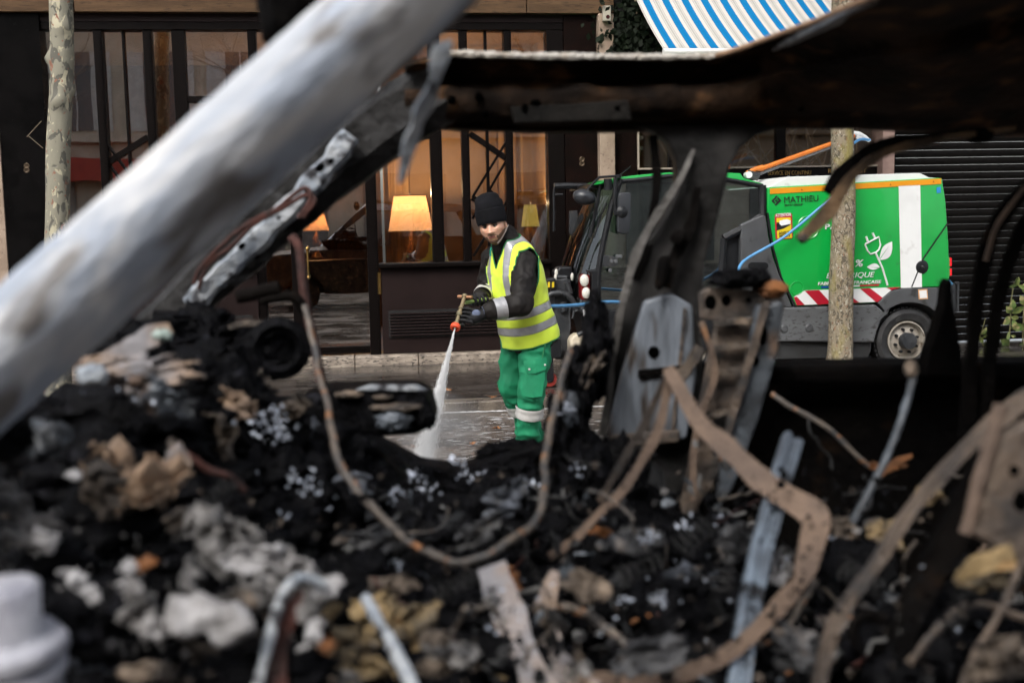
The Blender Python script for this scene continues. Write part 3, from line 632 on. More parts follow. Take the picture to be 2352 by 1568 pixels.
# plane trees
M_bark = None
def bark(name, pale):
    m, nt, b = nodes_of(name); N = nt.nodes; L = nt.links
    tc = N.new('ShaderNodeTexCoord'); mp = N.new('ShaderNodeMapping'); mp.inputs['Scale'].default_value = (1, 1, 0.6); L.new(tc.outputs['Object'], mp.inputs[0])
    def patch(scale, lo, hi, seed):
        n = N.new('ShaderNodeTexNoise'); n.inputs['Scale'].default_value = scale; n.inputs['Detail'].default_value = 3.5; n.inputs['Roughness'].default_value = .5; n.inputs['Distortion'].default_value = .8
        ad = N.new('ShaderNodeVectorMath'); ad.inputs[1].default_value = (seed, seed * 2, seed); L.new(mp.outputs[0], ad.inputs[0]); L.new(ad.outputs[0], n.inputs['Vector'])
        mr = N.new('ShaderNodeMapRange'); mr.inputs[1].default_value = lo; mr.inputs[2].default_value = hi; L.new(n.outputs[0], mr.inputs[0]); return mr.outputs[0], n.outputs[0]
    def mix(f, a, bcol):
        mx = N.new('ShaderNodeMix'); mx.data_type = 'RGBA'; L.new(f, mx.inputs[0])
        if isinstance(a, tuple): mx.inputs[6].default_value = (*a, 1)
        else: L.new(a, mx.inputs[6])
        mx.inputs[7].default_value = (*bcol, 1); return mx.outputs[2]
    if pale: base, dark, light, red, sc_ = (0.25, 0.235, 0.18), (0.115, 0.11, 0.09), (0.46, 0.42, 0.30), (0.26, 0.12, 0.08), 13
    else: base, dark, light, red, sc_ = (0.24, 0.20, 0.14), (0.10, 0.085, 0.06), (0.42, 0.38, 0.30), (0.22, 0.095, 0.05), 40
    f1, h1 = patch(sc_, .54, .56, 3.1); f2, h2 = patch(sc_ * 1.3, .60, .62, 8.7); f3, h3 = patch(sc_ * 1.6, .63, .66, 15.3)
    c = mix(f1, base, dark); c = mix(f2, c, light); c = mix(f3, c, red)
    if not pale:
        g_, _ = patch(4, .55, .7, 21.0); c = mix(g_, c, (0.26, 0.22, 0.07))
    L.new(c, b.inputs['Base Color']); b.inputs['Roughness'].default_value = .8; b.inputs['Specular IOR Level'].default_value = .3
    ah = N.new('ShaderNodeMath'); ah.operation = 'ADD'; L.new(f1, ah.inputs[0]); L.new(f2, ah.inputs[1])
    ah2 = N.new('ShaderNodeMath'); ah2.operation = 'ADD'; L.new(ah.outputs[0], ah2.inputs[0]); L.new(h3, ah2.inputs[1])
    bp = N.new('ShaderNodeBump'); bp.inputs['Strength'].default_value = .55; bp.inputs['Distance'].default_value = .006; bp.invert = True; L.new(ah2.outputs[0], bp.inputs['Height']); L.new(bp.outputs[0], b.inputs['Normal'])
    return m
M_bark1 = bark('plane_bark_pale', True); M_bark2 = bark('plane_bark_brown', False)
M_branch = mat('bare_branch', (0.16, 0.13, 0.10), 0.8, c2=(0.1, 0.08, 0.06))
def tree(label, u, w, r, lean, knots, seed, M_b, z0=KZ, h=4.6, group='plane trees along the street'):
    rr = random.Random(seed); t = thing('plane_tree', label, 'tree', (u, w, z0), group=group)
    n = 150; seg = 40; vs = []
    for i in range(n + 1):
        z = h * i / n; cx = u + lean[0] * z + .012 * math.sin(z * 2.1 + seed) + .006 * math.sin(z * 5.3); cy_ = w + lean[1] * z
        rad = r * (1 - .045 * z) + .06 * math.exp(-z / .12)
        for k in range(seg):
            a = 2 * math.pi * k / seg; dx, dy = math.cos(a), math.sin(a)
            p = Vector((dx * rad, dy * rad, z)); q = rad * (1 + .05 * fbm((dx * .8 + seed, dy * .8, z * 1.3), 1.0, 3) + .02 * fbm((dx * 3, dy * 3, z * 6 + seed), 1.0, 2))
            for (kz, ka, kr, ks) in knots:
                da = math.atan2(math.sin(a - ka), math.cos(a - ka)); q += kr * math.exp(-((z - kz) / ks) ** 2 - (da * rad / ks * .8) ** 2)
            vs.append((cx + dx * q, cy_ + dy * q, z0 + z))
    mb = MB(); mb.add(vs, [(i * seg + k, i * seg + (k + 1) % seg, (i + 1) * seg + (k + 1) % seg, (i + 1) * seg + k) for i in range(n) for k in range(seg)])
    mb.build('trunk', M_b, t, smooth=True, sharp=80)
    top = Vector((u + lean[0] * h, w + lean[1] * h, z0 + h - .05)); mb = MB()
    def limb(p, d, ln, r0_, dep):
        path = [p.copy()]; rs = [r0_]; m_ = 5
        for i in range(m_):
            d = (d + Vector((rr.gauss(0, .14), rr.gauss(0, .14), rr.gauss(.03, .08)))).normalized(); p = p + d * (ln / m_); path.append(p.copy()); rs.append(r0_ * (1 - .55 * (i + 1) / m_))
        mb.tube(path, rs, 6 if dep < 2 else 4, cap=False)
        if dep < 4:
            for j in range(3 if dep < 3 else 2):
                k = rr.randint(2, m_); dd = (d + Vector((rr.gauss(0, .6), rr.gauss(0, .6), rr.gauss(.1, .35)))).normalized(); limb(path[k], dd, ln * rr.uniform(.55, .8), rs[k] * .65, dep + 1)
    for j in range(4):
        a = j * 1.57 + rr.uniform(-.4, .4); limb(top, Vector((math.cos(a) * .6, math.sin(a) * .6, 1)).normalized(), 1.9, r * .55, 0)
    mb.build('crown', M_branch, t)
    return t
wt = -2.17
u1 = U_(136, 300, wt); lean1 = (U_(141, 20, wt) - U_(135, 540, wt)) / (Z_(141, 20, wt) - Z_(135, 540, wt))
zk = lambda py: Z_(136, py, wt) - KZ
tree('pale plane tree with mottled knotty bark, by the black stone pillar', u1 - lean1 * zk(300), wt, 0.100, (lean1, 0), [(zk(135), math.pi, .045, .05), (zk(235), -1.7, .03, .05), (zk(205), -.1, .02, .05), (zk(65), -1.2, .02, .05)], 2, M_bark1)
u2 = U_(1933, 560, wt)
tree('brown plane tree with flaking bark, in front of the green sweeper', u2 , wt, 0.104, (0.0, 0.0), [], 5, M_bark2)
for i, (u, w) in enumerate(((-9.5, -17.5), (-3.2, -17.2), (3.6, -17.6))):
    tree('bare plane tree across the street, %s, seen only mirrored in the panes' % ('leftmost', 'middle', 'rightmost')[i], u, w, .16, (.01, 0), [], 20 + i, M_bark1, z0=0, h=3.4)
# seedlings at the foot of the shutter
M_leaf = mat('pale_leaf', (0.22, 0.25, 0.075), 0.5, c2=(0.09, 0.16, 0.04), scale=18, c3=(0.42, 0.36, 0.17), s3=12, lo3=.55, hi3=.62)
M_stem = mat('green_stem', (0.14, 0.13, 0.05), 0.6)
k4 = lambda x, y: (1894.9 + x * .3844, 258.4 + y * .3844)
def seedling(label, base, stem, leaves, w):
    b = SU(*k4(*base), w); t = thing('seedling', label, 'plant', (b[0], w, PZ - .012), group='seedlings along the shutter')
    path = [(b[0], w, PZ - .02)] + [(SU(*k4(*p), w)[0], w + .01 * i, SU(*k4(*p), w)[1]) for i, p in enumerate(stem)]
    MB().tube(path, [.009] + [.007] * (len(path) - 2) + [.003], 6).build('stem', M_stem, t, smooth=True)
    rl = random.Random(int(base[0]))
    for (x, y, dx, dy, wid) in leaves:
        p = SU(*k4(x, y), w); q = SU(*k4(x + dx, y + dy), w); a = Vector((p[0], w, p[1])); v = Vector((q[0] - p[0], rl.uniform(-.08, .02), q[1] - p[1])); s = v.cross(Vector((0, 1, .4))).normalized() * v.length * wid
        vs = []; fs = []
        for i, (t_, k) in enumerate(((0, .05), (.25, .8), (.5, 1), (.78, .6), (1, .03))):
            c = a + v * t_ + Vector((0, -.02 * math.sin(t_ * 3), 0)); vs += [c - s * k, c + Vector((0, .008 * k, 0)), c + s * k]
        for i in range(4): fs += [(i * 3, i * 3 + 1, i * 3 + 4, i * 3 + 3), (i * 3 + 1, i * 3 + 2, i * 3 + 5, i * 3 + 4)]
        MB().add(vs, fs).build('leaf', M_leaf, t, smooth=True)
seedling('tallest leafy seedling growing by the shutter behind the car', (1095, 1445), [(1100, 1370), (1110, 1250), (1118, 1130), (1140, 1010)],
         [(1140, 1010, -15, -25, .3), (1145, 1030, -70, 8, .16), (1150, 1030, 35, 25, .2), (1140, 1040, 10, -60, .25), (1110, 1190, 5, -75, .3), (1108, 1200, -35, -45, .35), (1115, 1200, 60, -45, .3), (1105, 1220, -50, 45, .4), (1110, 1220, 50, 10, .3), (1115, 1270, 60, 25, .35), (1112, 1290, 45, -20, .3), (1100, 1310, -35, 45, .3), (1098, 1390, -70, -40, .25), (1098, 1400, -60, -5, .25), (1100, 1420, -75, 30, .25), (1100, 1420, -20, 40, .3), (1110, 1330, 30, 10, .3), (1120, 1240, 20, 50, .3)], -0.32)
seedling('short leafy seedling growing by the shutter, left of the taller ones', (955, 1455), [(945, 1390), (930, 1340), (965, 1230)],
         [(932, 1330, 30, -50, .3), (925, 1335, -35, -30, .2), (940, 1345, 35, -30, .25), (948, 1400, 22, -45, .35), (945, 1380, -35, -50, .2), (950, 1420, 25, -30, .35)], -0.36)
seedling('leafy seedling at the frame edge by the shutter', (1185, 1460), [(1182, 1350), (1190, 1200), (1200, 1050)],
         [(1185, 1300, -40, -40, .3), (1187, 1240, 35, -40, .3), (1190, 1150, -35, -60, .3), (1185, 1380, -40, 10, .3), (1195, 1080, -20, -60, .3)], -0.28)
# fallen leaves
M_dry = mat('fallen_leaf', (0.34, 0.15, 0.05), 0.7, c2=(0.18, 0.07, 0.025), scale=20)
spots = [((1038, 171), 0, 'on the gutter foam left of the legs'), ((1044, 181), 0, '')]
tl = lambda zx, zy: (784.4 + zx / 2.9985, 522.5 + zy / 2.9985)
for (zx, zy, lab, onp) in ((1045, 1178, 'curled brown fallen leaf lying on the kerb edge', True), (1040, 1240, 'brown fallen leaf in the gutter foam', False), (905, 1500, 'orange brown leaf on the road near the car', False), (500, 1520, 'small brown leaf on the road by the water jet', False), (1100, 1120, 'brown fallen leaf on the pavement behind the trousers', True), (730, 1130, 'small leaf on the wet pavement behind the jet', True), (1075, 1390, 'small leaf on the road beside the trouser hem', False)):
    px, py = tl(zx, zy); zg = KZ if onp else 0.004; g_ = PG(px, py, zg); mb = MB(); rl = random.Random(zx); a0 = rl.uniform(0, 6); vs = [Vector((0, 0, .008))]
    for i in range(10):
        a = a0 + i * .628; q = (.045 if i % 2 == 0 else .022) * rl.uniform(.7, 1.2); vs.append(Vector((math.cos(a) * q, math.sin(a) * q, .006 + rl.uniform(0, .022))))
    mb.add([v + g_ for v in vs], [(0, 1 + i, 1 + (i + 1) % 10) for i in range(10)])
    solo('fallen_leaf', mb, M_dry, g_, street=False, label=lab, cat='leaf', group='fallen leaves on the ground')

# ================================================================== the green sweeper
W0 = -1.98; W1 = W0 + 1.2
c3 = lambda x, y: (1722.7 + x * .3039, 373.2 + y * .3039)
e3 = lambda x, y: (1234.6 + x * .3222, 356.0 + y * .3222)
def sc3(x, y, w=W0): return SU(*c3(x, y), w)
def se3(x, y, w=W0): return SU(*e3(x, y), w)
M_green = mat('green_paint', (0.004, 0.36, 0.055), 0.28, c2=(0.004, 0.33, 0.05), scale=2, coat=0.4, c3=(0.02, 0.22, 0.05), s3=7, lo3=.66, hi3=.8)
M_green_d = mat('green_trim', (0.008, 0.33, 0.06), 0.35)
M_wpaint = mat('white_film', (0.76, 0.77, 0.76), 0.35, c2=(0.7, 0.71, 0.7), scale=3, c3=(0.55, 0.54, 0.52), s3=9, lo3=.64, hi3=.8)
M_orange = mat('orange_film', (0.75, 0.30, 0.012), 0.35, c2=(0.68, 0.27, 0.01))
M_red = mat('red_film', (0.45, 0.012, 0.03), 0.35)
M_grey = mat('grey_plastic', (0.075, 0.078, 0.082), 0.42, c2=(0.06, 0.062, 0.066), scale=3, c3=(0.03, 0.03, 0.03), s3=11, lo3=.60, hi3=.72, bump=.05, bscale=200)
M_grey2 = mat('splashed_skirt', (0.11, 0.115, 0.12), 0.4, c2=(0.085, 0.088, 0.092), scale=2, c3=(0.04, 0.038, 0.036), s3=24, lo3=.56, hi3=.68, stretch=(1, 1, 2.2))
M_blk = mat('black_plastic', (0.008, 0.0085, 0.010), 0.45, c2=(0.012, 0.013, 0.015), scale=9, spec=.3)
M_blk2 = mat('black_steel', (0.02, 0.022, 0.025), 0.45, c2=(0.035, 0.037, 0.04), scale=12, c3=(0.07, 0.06, 0.05), s3=22, lo3=.64, hi3=.72)
M_line = mat('black_print', (0.012, 0.012, 0.012), 0.5)
M_wprint = mat('white_print', (0.8, 0.8, 0.8), 0.4)
M_tyre = mat('tyre_rubber', (0.014, 0.014, 0.015), 0.55, c2=(0.03, 0.03, 0.03), scale=14, bump=.2)
M_rim = mat('grey_rim', (0.36, 0.33, 0.28), 0.5, c2=(0.24, 0.21, 0.175), scale=10, c3=(0.1, 0.075, 0.05), s3=18, lo3=.62, hi3=.72)
M_canister = mat('cream_plastic', (0.62, 0.55, 0.42), 0.45, c2=(0.5, 0.43, 0.32), scale=9)
G_cab = glass('cab_glass', (0.62, 0.74, 0.70), 1.4, 0.0, 0.22)
G_screen = glass('screen_glass', (0.45, 0.52, 0.5), .8, 0.0, 0.05)
uw, zwh = sc3(1208, 1352)
sw = thing('street_sweeper', 'green electric street sweeper with white roof parked on the pavement', 'sweeper', (uw - 1.2, W0 + .6, PZ - .02))
ZG = 0.098
# hopper
hop = [(132, 190), (134, 400), (170, 640), (232, 865), (300, 1010), (345, 1086), (640, 1072), (962, 1058), (1010, 1010), (1070, 965), (1140, 950), (1495, 938), (1507, 880), (1502, 620), (1480, 300), (1455, 125), (1440, 116), (800, 152)]
hp = [sc3(*p) for p in hop]
body = MB().prism(hp, W0, W1).build('hopper', M_green, sw, bevel=.022, bseg=3, smooth=True)
rc = MB().prism([sc3(*p) for p in ((140, 190), (292, 108), (600, 98), (1300, 80), (1365, 112), (1440, 118), (800, 156))], W0 + .03, W1 - .03).build('roof_cover', M_wpaint, sw, bevel=.015)
for x in (330, 400, 545, 920): q = sc3(x, 102); MB().lathe([(0, 0), (.012, 0), (.012, .012), (0, .015)], (q[0], W0 + .12, q[1] - .004), seg=8).build('bolt', M_grey, rc)
dec = lambda pts, m, nm, d=.004: MB().prism([sc3(*p) for p in pts], W0 - d, W0 - d + .002).build(nm, m, body)
dec([(150, 197), (1444, 121), (1444, 163), (150, 239)], M_orange, 'orange_stripe')
for x, y in ((390, 205), (1060, 167), (1385, 145)):
    dec([(x - 7, y + 7), (x + 7, y + 7), (x, y - 8)], mat('amber_print', (0.35, 0.12, 0.01), .4), 'warning_mark', .006)
dec([(1122, 178), (1285, 168), (1298, 942), (1220, 944), (1213, 946), (1139, 948)], M_wpaint, 'white_stripe')
dec([(1300, 728), (1308, 735), (1225, 940), (1215, 941)], M_line, 'panel_gap', .0055); dec([(1494, 448), (1498, 458), (1308, 735), (1300, 728)], M_line, 'panel_gap', .0055)
q = sc3(1297, 790); lt = MB().lathe([(0, .008), (.03, .012), (.05, .006), (.064, 0)], (q[0], W0 - .001, q[1]), (0, -1, 0), 24).build('latch', M_blk, sw, smooth=True)
MB().ball((q[0], W0 - .014, q[1]), .016, 10, 8).build('latch_knob', M_line, lt)
# hazard tape
tape = [(328, 1016), (415, 966), (1136, 941), (1065, 966), (1008, 1012), (965, 1052), (352, 1078)]
hz = dec(tape, M_wpaint, 'hazard_tape', .004)
for pl_ in ([(328, 1016), (352, 1014), (412, 1076), (352, 1078)], [(412, 968), (520, 963), (598, 1050), (598, 1068), (510, 1072)], [(608, 960), (690, 957), (822, 1057), (735, 1061)], [(830, 952), (905, 949), (998, 1020), (965, 1052), (948, 1052)], [(1030, 945), (1136, 941), (1070, 964)]):
    dec(pl_, M_red, 'red_bar', .0065)
# lettering and marks
def word(s, x0, x1, yb, h, m, bold=.0, shear=0., slope=.05, dy=0):
    a, b = sc3(x0, yb), sc3(x1, yb); hh = sc3(x0, yb - h)[1] - a[1]
    sl_ = math.atan2(sc3(x1, yb - (x1 - x0) * slope)[1] - b[1] + (b[1] - a[1]), b[0] - a[0])
    return place_text('lettering', s, hh / 0.7, a[0], W0 - .0045, a[1], body, m, b[0] - a[0], bold, shear, sl_)
word('MATHIEU', 258, 515, 306, 46, M_line, .0, slope=.055)
word('FAYAT GROUP', 260, 397, 331, 15, M_line, .0, .25, slope=.05)
for pts in ([(160, 290), (200, 250), (208, 258), (177, 290), (190, 304), (182, 312)], [(212, 262), (236, 287), (194, 327), (185, 318), (218, 287), (204, 271)], [(198, 278), (209, 289), (198, 300), (187, 289)]):
    dec(pts, M_line, 'logo', .0045)
word('PARIS', 566, 760, 505, 40, M_wprint, .001, slope=.03)
word('100 %', 640, 856, 793, 52, M_wprint, .001, .2, slope=.04); word('ELECTRIQUE', 575, 940, 876, 40, M_wprint, .0, .25, slope=.03)
word('FABRICATION FRANÇAISE', 512, 990, 928, 24, M_wprint, .0006, .12, slope=.035)
dec([(535, 936), (680, 931), (680, 943), (535, 949)], mat('blue_film', (0.01, 0.06, 0.35), .4), 'tricolour_bar'); dec([(680, 931), (828, 925), (828, 937), (680, 943)], M_wprint, 'tricolour_bar'); dec([(828, 925), (974, 919), (974, 931), (828, 937)], M_red, 'tricolour_bar')
# plug with leaves
def stroke(pts, r, closed=False):
    p3 = [sc3(*p) for p in pts]; m_ = MB(); pp = p3 + ([p3[0]] if closed else [])
    m_.tube([(p[0], W0 - .003, p[1]) for p in pp], r, 6, flat=.25 if False else None); return m_.build('plug_mark', M_wprint, body)
stroke([(868, 618), (972, 562), (985, 625), (972, 660), (950, 680), (910, 692), (888, 668)], .0075, True); stroke([(893, 610), (875, 560)], .010); stroke([(948, 580), (925, 532)], .010)
stroke([(948, 684), (1000, 800), (1038, 928)], .009)
def leafm(a, b, wd, side):
    pts = []; n = 10; dx, dy = b[0] - a[0], b[1] - a[1]
    for i in range(n + 1): t = i / n; k = math.sin(math.pi * t ** .8) * wd; pts.append((a[0] + dx * t - dy * k, a[1] + dy * t + dx * k))
    for i in range(n, -1, -1): t = i / n; k = -math.sin(math.pi * t ** 1.2) * wd * .6; pts.append((a[0] + dx * t - dy * k, a[1] + dy * t + dx * k))
    dec(pts[:-1], M_wprint, 'leaf_mark', .0045); dec([(a[0], a[1] - 2), (a[0] + dx * .75, a[1] + dy * .75), (a[0] + 2, a[1] + 3)], M_green_d, 'leaf_vein', .006)
leafm((973, 735), (1073, 597), .3, 1); leafm((982, 795), (882, 790), .3, 1)
# attention sign
at_ = dec([(186, 402), (196, 388), (308, 384), (316, 392), (322, 560), (312, 576), (200, 582), (192, 572)], M_red, 'warning_sign', .004)
dec([(198, 420), (306, 415), (314, 570), (204, 575)], mat('yellow_film', (0.75, 0.55, 0.02), .4), 'sign_panel', .006)
dec([(200, 452), (307, 470), (250, 500), (201, 515)], M_line, 'sign_mark', .0075); dec([(222, 440), (275, 428), (305, 440), (300, 465), (235, 478), (220, 465)], M_wprint, 'sign_mark', .009); dec([(200, 470), (240, 462), (200, 490)], M_line, 'sign_mark', .0075)
a, b = sc3(192, 413), sc3(306, 409); place_text('lettering', 'ATTENTION', .04, a[0], W0 - .0065, a[1], body, M_wprint, b[0] - a[0], .0004, 0, .06)
a, b = sc3(216, 546), sc3(302, 541); place_text('lettering', 'ANGLES', .035, a[0], W0 - .0085, a[1], body, M_line, b[0] - a[0], .0004, 0, .06)
a, b = sc3(220, 566), sc3(300, 561); place_text('lettering', 'MORTS', .03, a[0], W0 - .0085, a[1], body, M_line, b[0] - a[0], .0004, 0, .06)
dec([(1409, 188), (1440, 184), (1441, 228), (1410, 232)], mat('blue_sticker', (0.03, 0.25, 0.6), .4), 'sticker')
for (x, y, r_) in ((440, 492, .105), (353, 950, .062)):   # round covers pressed into the side
    q = sc3(x, y); MB().lathe([(r_ * .86, .001), (r_ * .93, .006), (r_, .001)], (q[0], W0 - .0005, q[1]), (0, -1, 0), 40, close=True).build('round_cover', M_green, body, smooth=True)
# grey front panel, skirt, wheel arch
fp = MB().prism([sc3(*p) for p in ((-70, 470), (95, 395), (118, 400), (140, 560), (175, 720), (230, 870), (320, 1095), (-70, 1100))], W0 - .005, W1 + .005).build('front_panel', M_grey, sw, bevel=.012)
for yy in (782, 905):
    pts = []
    for i in range(16):
        a = i / 16 * 2 * math.pi; pts.append((60 + (45 if math.cos(a) > 0 else -45) + 32 * math.cos(a), yy + 30 * math.sin(a)))
    MB().prism([sc3(*p) for p in pts], W0 - .009, W0 - .004).build('grip_slot', M_blk, fp, bevel=.002)
MB().prism([sc3(*p) for p in ((128, 380), (140, 380), (180, 640), (242, 865), (352, 1088), (640, 1075), (640, 1090), (335, 1100), (230, 870), (165, 640), (136, 480))], W0 - .003, W0 + .02).build('body_seal', M_blk, sw)
sk = MB().prism([sc3(*p) for p in ((-80, 1104), (945, 1072), (1022, 1140), (985, 1200), (955, 1280), (935, 1360), (180, 1352), (-80, 1360))], W0 - .008, W1 + .008).build('skirt', M_grey2, sw, bevel=.015)
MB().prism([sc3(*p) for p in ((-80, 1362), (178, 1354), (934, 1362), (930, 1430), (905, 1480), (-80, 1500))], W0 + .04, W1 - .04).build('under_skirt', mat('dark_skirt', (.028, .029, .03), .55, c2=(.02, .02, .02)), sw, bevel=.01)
for x, y in ((255, 1255), (444, 1250)):
    q = sc3(x, y); MB().lathe([(0, .008), (.024, .008), (.028, .004), (.034, .004), (.038, 0)], (q[0], W0 - .009, q[1]), (0, -1, 0), 24).build('round_cap', M_grey, sk, smooth=True)
arch = [(962, 1062), (1010, 1014), (1072, 968), (1140, 953), (1496, 941), (1512, 960), (1528, 1100), (1530, 1262), (1496, 1262), (1480, 1200)]
cx_, cy__ = 1208, 1352; Ra = 295
for i in range(13): a = R(-30 - i * 10); arch.append((cx_ + Ra * math.cos(a), cy__ + Ra * math.sin(a)))
arch.append((1028, 1136))
MB().prism([sc3(*p) for p in arch], W0 - .012, W1 + .012).build('wheel_arch', M_grey, sw, bevel=.008)
dec2 = dec([(1264, 960), (1334, 955), (1340, 1030), (1270, 1034)], mat('sticker_orange', (.65, .35, .15), .5), 'inspection_sticker', .0145); dec([(1272, 968), (1327, 963), (1332, 1022), (1278, 1026)], M_wprint, 'sticker_face', .0165)
# wheels
def wheel(u, z, w, out):
    Rt = z - ZG + .004
    o = MB().lathe([(Rt * .60, -.02), (Rt * .66, .0), (Rt * .84, .012), (Rt * .96, -.004), (Rt, -.03), (Rt, -.17), (Rt * .95, -.2), (Rt * .6, -.19)], (u, w, z), (0, out, 0), 64, close=True).build('tyre', M_tyre, sw, smooth=True, sharp=30)
    m2 = MB()
    for i in range(48):
        a = i / 48 * 2 * math.pi
        for s_ in (0, 1):
            aa = a + s_ * .065; c = Vector((math.cos(aa), 0, math.sin(aa))); t_ = Vector((-c.z, 0, c.x)); y0 = w - out * (.02 + .08 * s_); y1 = w - out * (.09 + .09 * s_)
            p = Vector((u, 0, z)) + c * (Rt - .004); vs = []
            for dy in (y0, y1):
                for dt in (-.012, .012):
                    for dr in (0, .012): vs.append(p + t_ * dt + c * dr + Vector((0, dy, 0)))
            m2.add(vs, [(0, 1, 3, 2), (4, 6, 7, 5), (0, 4, 5, 1), (2, 3, 7, 6), (1, 5, 7, 3)])
    m2.build('tread', M_tyre, o)
    rm = MB().lathe([(Rt * .60, -.02), (Rt * .59, -.004), (Rt * .56, -.003), (Rt * .545, -.02), (Rt * .50, -.055), (Rt * .42, -.045), (Rt * .25, -.02), (Rt * .25, -.08), (Rt * .55, -.14)], (u, w, z), (0, out, 0), 48, close=True).build('rim', M_rim, sw, smooth=True, sharp=30)
    hb = MB().lathe([(Rt * .25, -.03), (Rt * .25, .035), (Rt * .22, .055), (0, .058)], (u, w, z), (0, out, 0), 32).build('hub', M_blk2, rm, smooth=True, sharp=30)
    for i in range(8):
        a = i / 8 * 6.283 + .3; MB().lathe([(.013, 0), (.013, .03), (.009, .036), (0, .036)], (u + Rt * .36 * math.cos(a), w - out * .034, z + Rt * .36 * math.sin(a)), (0, out, 0), 6).build('wheel_nut', M_blk, rm)
wheel(uw, zwh, W0 + .05, -1); wheel(uw, zwh, W1 - .05, 1); uf = se3(1080, 1250)[0]
wheel(uf, zwh, W0 + .05, -1); wheel(uf, zwh, W1 - .05, 1)
# tail: bumper, lamps, hydraulic coupling
tb = MB().prism([sc3(*p) for p in ((1478, 715), (1500, 698), (1520, 700), (1530, 730), (1532, 850), (1520, 880), (1495, 888))], W0 + .04, W0 + .3).build('lamp_housing', M_green_d, sw, bevel=.01)
for y0, y1 in ((720, 788), (800, 860)):
    MB().prism([sc3(*p) for p in ((1533, y0), (1552, y0 + 3), (1552, y1 - 3), (1533, y1))], W0 + .06, W0 + .2).build('tail_light', mat('tail_lens', (.55, .01, .02), .2, emit=(1, .02, .03), estr=.3), tb, bevel=.004)
q = sc3(1497, 550); MB().lathe([(0, .004), (.07, .004), (.075, 0)], (q[0] + .006, W0 + .12, q[1]), (1, 0, 0), 30).build('number_disc', M_wprint, sw)
cp = MB().prism([sc3(*p) for p in ((1508, 905), (1560, 905), (1600, 930), (1600, 1140), (1560, 1130), (1512, 1100))], W0 + .1, W0 + .5).build('rear_coupling', M_blk2, sw, bevel=.006)
MB().tube([(*[sc3(1505, 898)[0]], W0 + .12, sc3(1505, 898)[1]), (sc3(1550, 900)[0], W0 + .1, sc3(1550, 900)[1]), (sc3(1570, 925)[0], W0 + .1, sc3(1570, 925)[1])], .012, 8).build('blue_hose_end', mat('blue_hose', (0.10, 0.30, 0.56), .45, c2=(.08, .26, .5)), cp, smooth=True)
for x, y, x1, y1 in ((1590, 915, 1620, 915), (1615, 915, 1612, 1130), (1570, 1000, 1575, 1150)):
    a, b = sc3(x, y), sc3(x1, y1); MB().tube([(a[0], W0 + .1, a[1]), (b[0], W0 + .1, b[1])], .012, 6).build('coupling_bar', M_blk2, cp)
# cab
roofp = [(392, 214), (440, 196), (520, 180), (600, 155), (760, 138), (940, 124), (1310, 122), (1452, 130), (1478, 165), (1612, 203), (1612, 224), (1310, 168), (940, 150), (620, 188), (560, 200)]
roof = MB().prism([se3(*p) for p in roofp], W0 + .02, W1 - .02).build('cab_roof', M_green, sw, bevel=.012, smooth=True)
gl = [(612, 205), (700, 190), (940, 158), (1310, 176), (1600, 232), (1606, 425), (1480, 512), (1335, 588), (1322, 800), (1290, 1100), (452, 1104), (446, 840), (480, 620), (540, 340)]
for w, nm in ((W0 + .03, 'side_window'), (W1 - .04, 'side_window')):
    MB().prism([se3(*p) for p in gl], w, w + .008).build(nm, G_cab, sw)
def bar(pts, w, r, nm, m=M_blk, sg=8): return MB().tube([(se3(*p)[0], w, se3(*p)[1]) for p in pts], r, sg).build(nm, m, sw, smooth=True)
for w in (W0 + .03, W1 - .04):
    bar([(600, 172), (575, 240), (535, 350), (475, 620), (438, 835), (432, 1100), (430, 1200)], w, .026, 'front_post')
    bar([(600, 185), (700, 178), (940, 150), (1310, 166), (1612, 222)], w, .022, 'roof_rail')
    bar([(1612, 215), (1614, 430), (1480, 520), (1335, 594)], w, .034, 'rear_frame'); bar([(1335, 594), (1322, 800), (1290, 1110)], w, .030, 'rear_post'); bar([(860, 150), (850, 500), (840, 1100)], w, .018, 'door_post')
MB().prism([se3(*p) for p in ((1616, 232), (1628, 232), (1640, 560), (1480, 560), (1340, 620), (1330, 1100), (1640, 1200), (1640, 300))], W0 + .06, W1 - .06).build('cab_back', M_blk, sw)
MB().prism([se3(*p) for p in ((428, 1105), (1300, 1105), (1310, 1400), (470, 1380), (425, 1200))], W0 + .02, W1 - .02).build('cab_floor', M_blk, sw, bevel=.01)
# bulging windscreen
vs = []; nr, nc = 12, 14
for i in range(nr + 1):
    t = i / nr; pa = (575 + (432 - 575) * t ** .85, 215 + (1090 - 215) * t); u, z = se3(*pa, W0 + .03); bul = .10 + .16 * math.sin(min(1, t * 1.1) * math.pi / 2)
    for j in range(nc + 1): s_ = j / nc * 2 - 1; vs.append((u - bul * (1 - s_ ** 4) * (.75 + .25 * (1 - s_ * s_)), W0 + .03 + (W1 - W0 - .07) * j / nc, z))
MB().add(vs, [(i * (nc + 1) + j, (i + 1) * (nc + 1) + j, (i + 1) * (nc + 1) + j + 1, i * (nc + 1) + j + 1) for i in range(nr) for j in range(nc)]).build('windscreen', G_screen, sw, smooth=True)
q0 = se3(470, 190); MB().prism([se3(*p) for p in ((392, 200), (575, 178), (590, 205), (560, 232), (400, 240))], W0 + .08, W1 - .08).build('visor', M_blk, sw, bevel=.01)
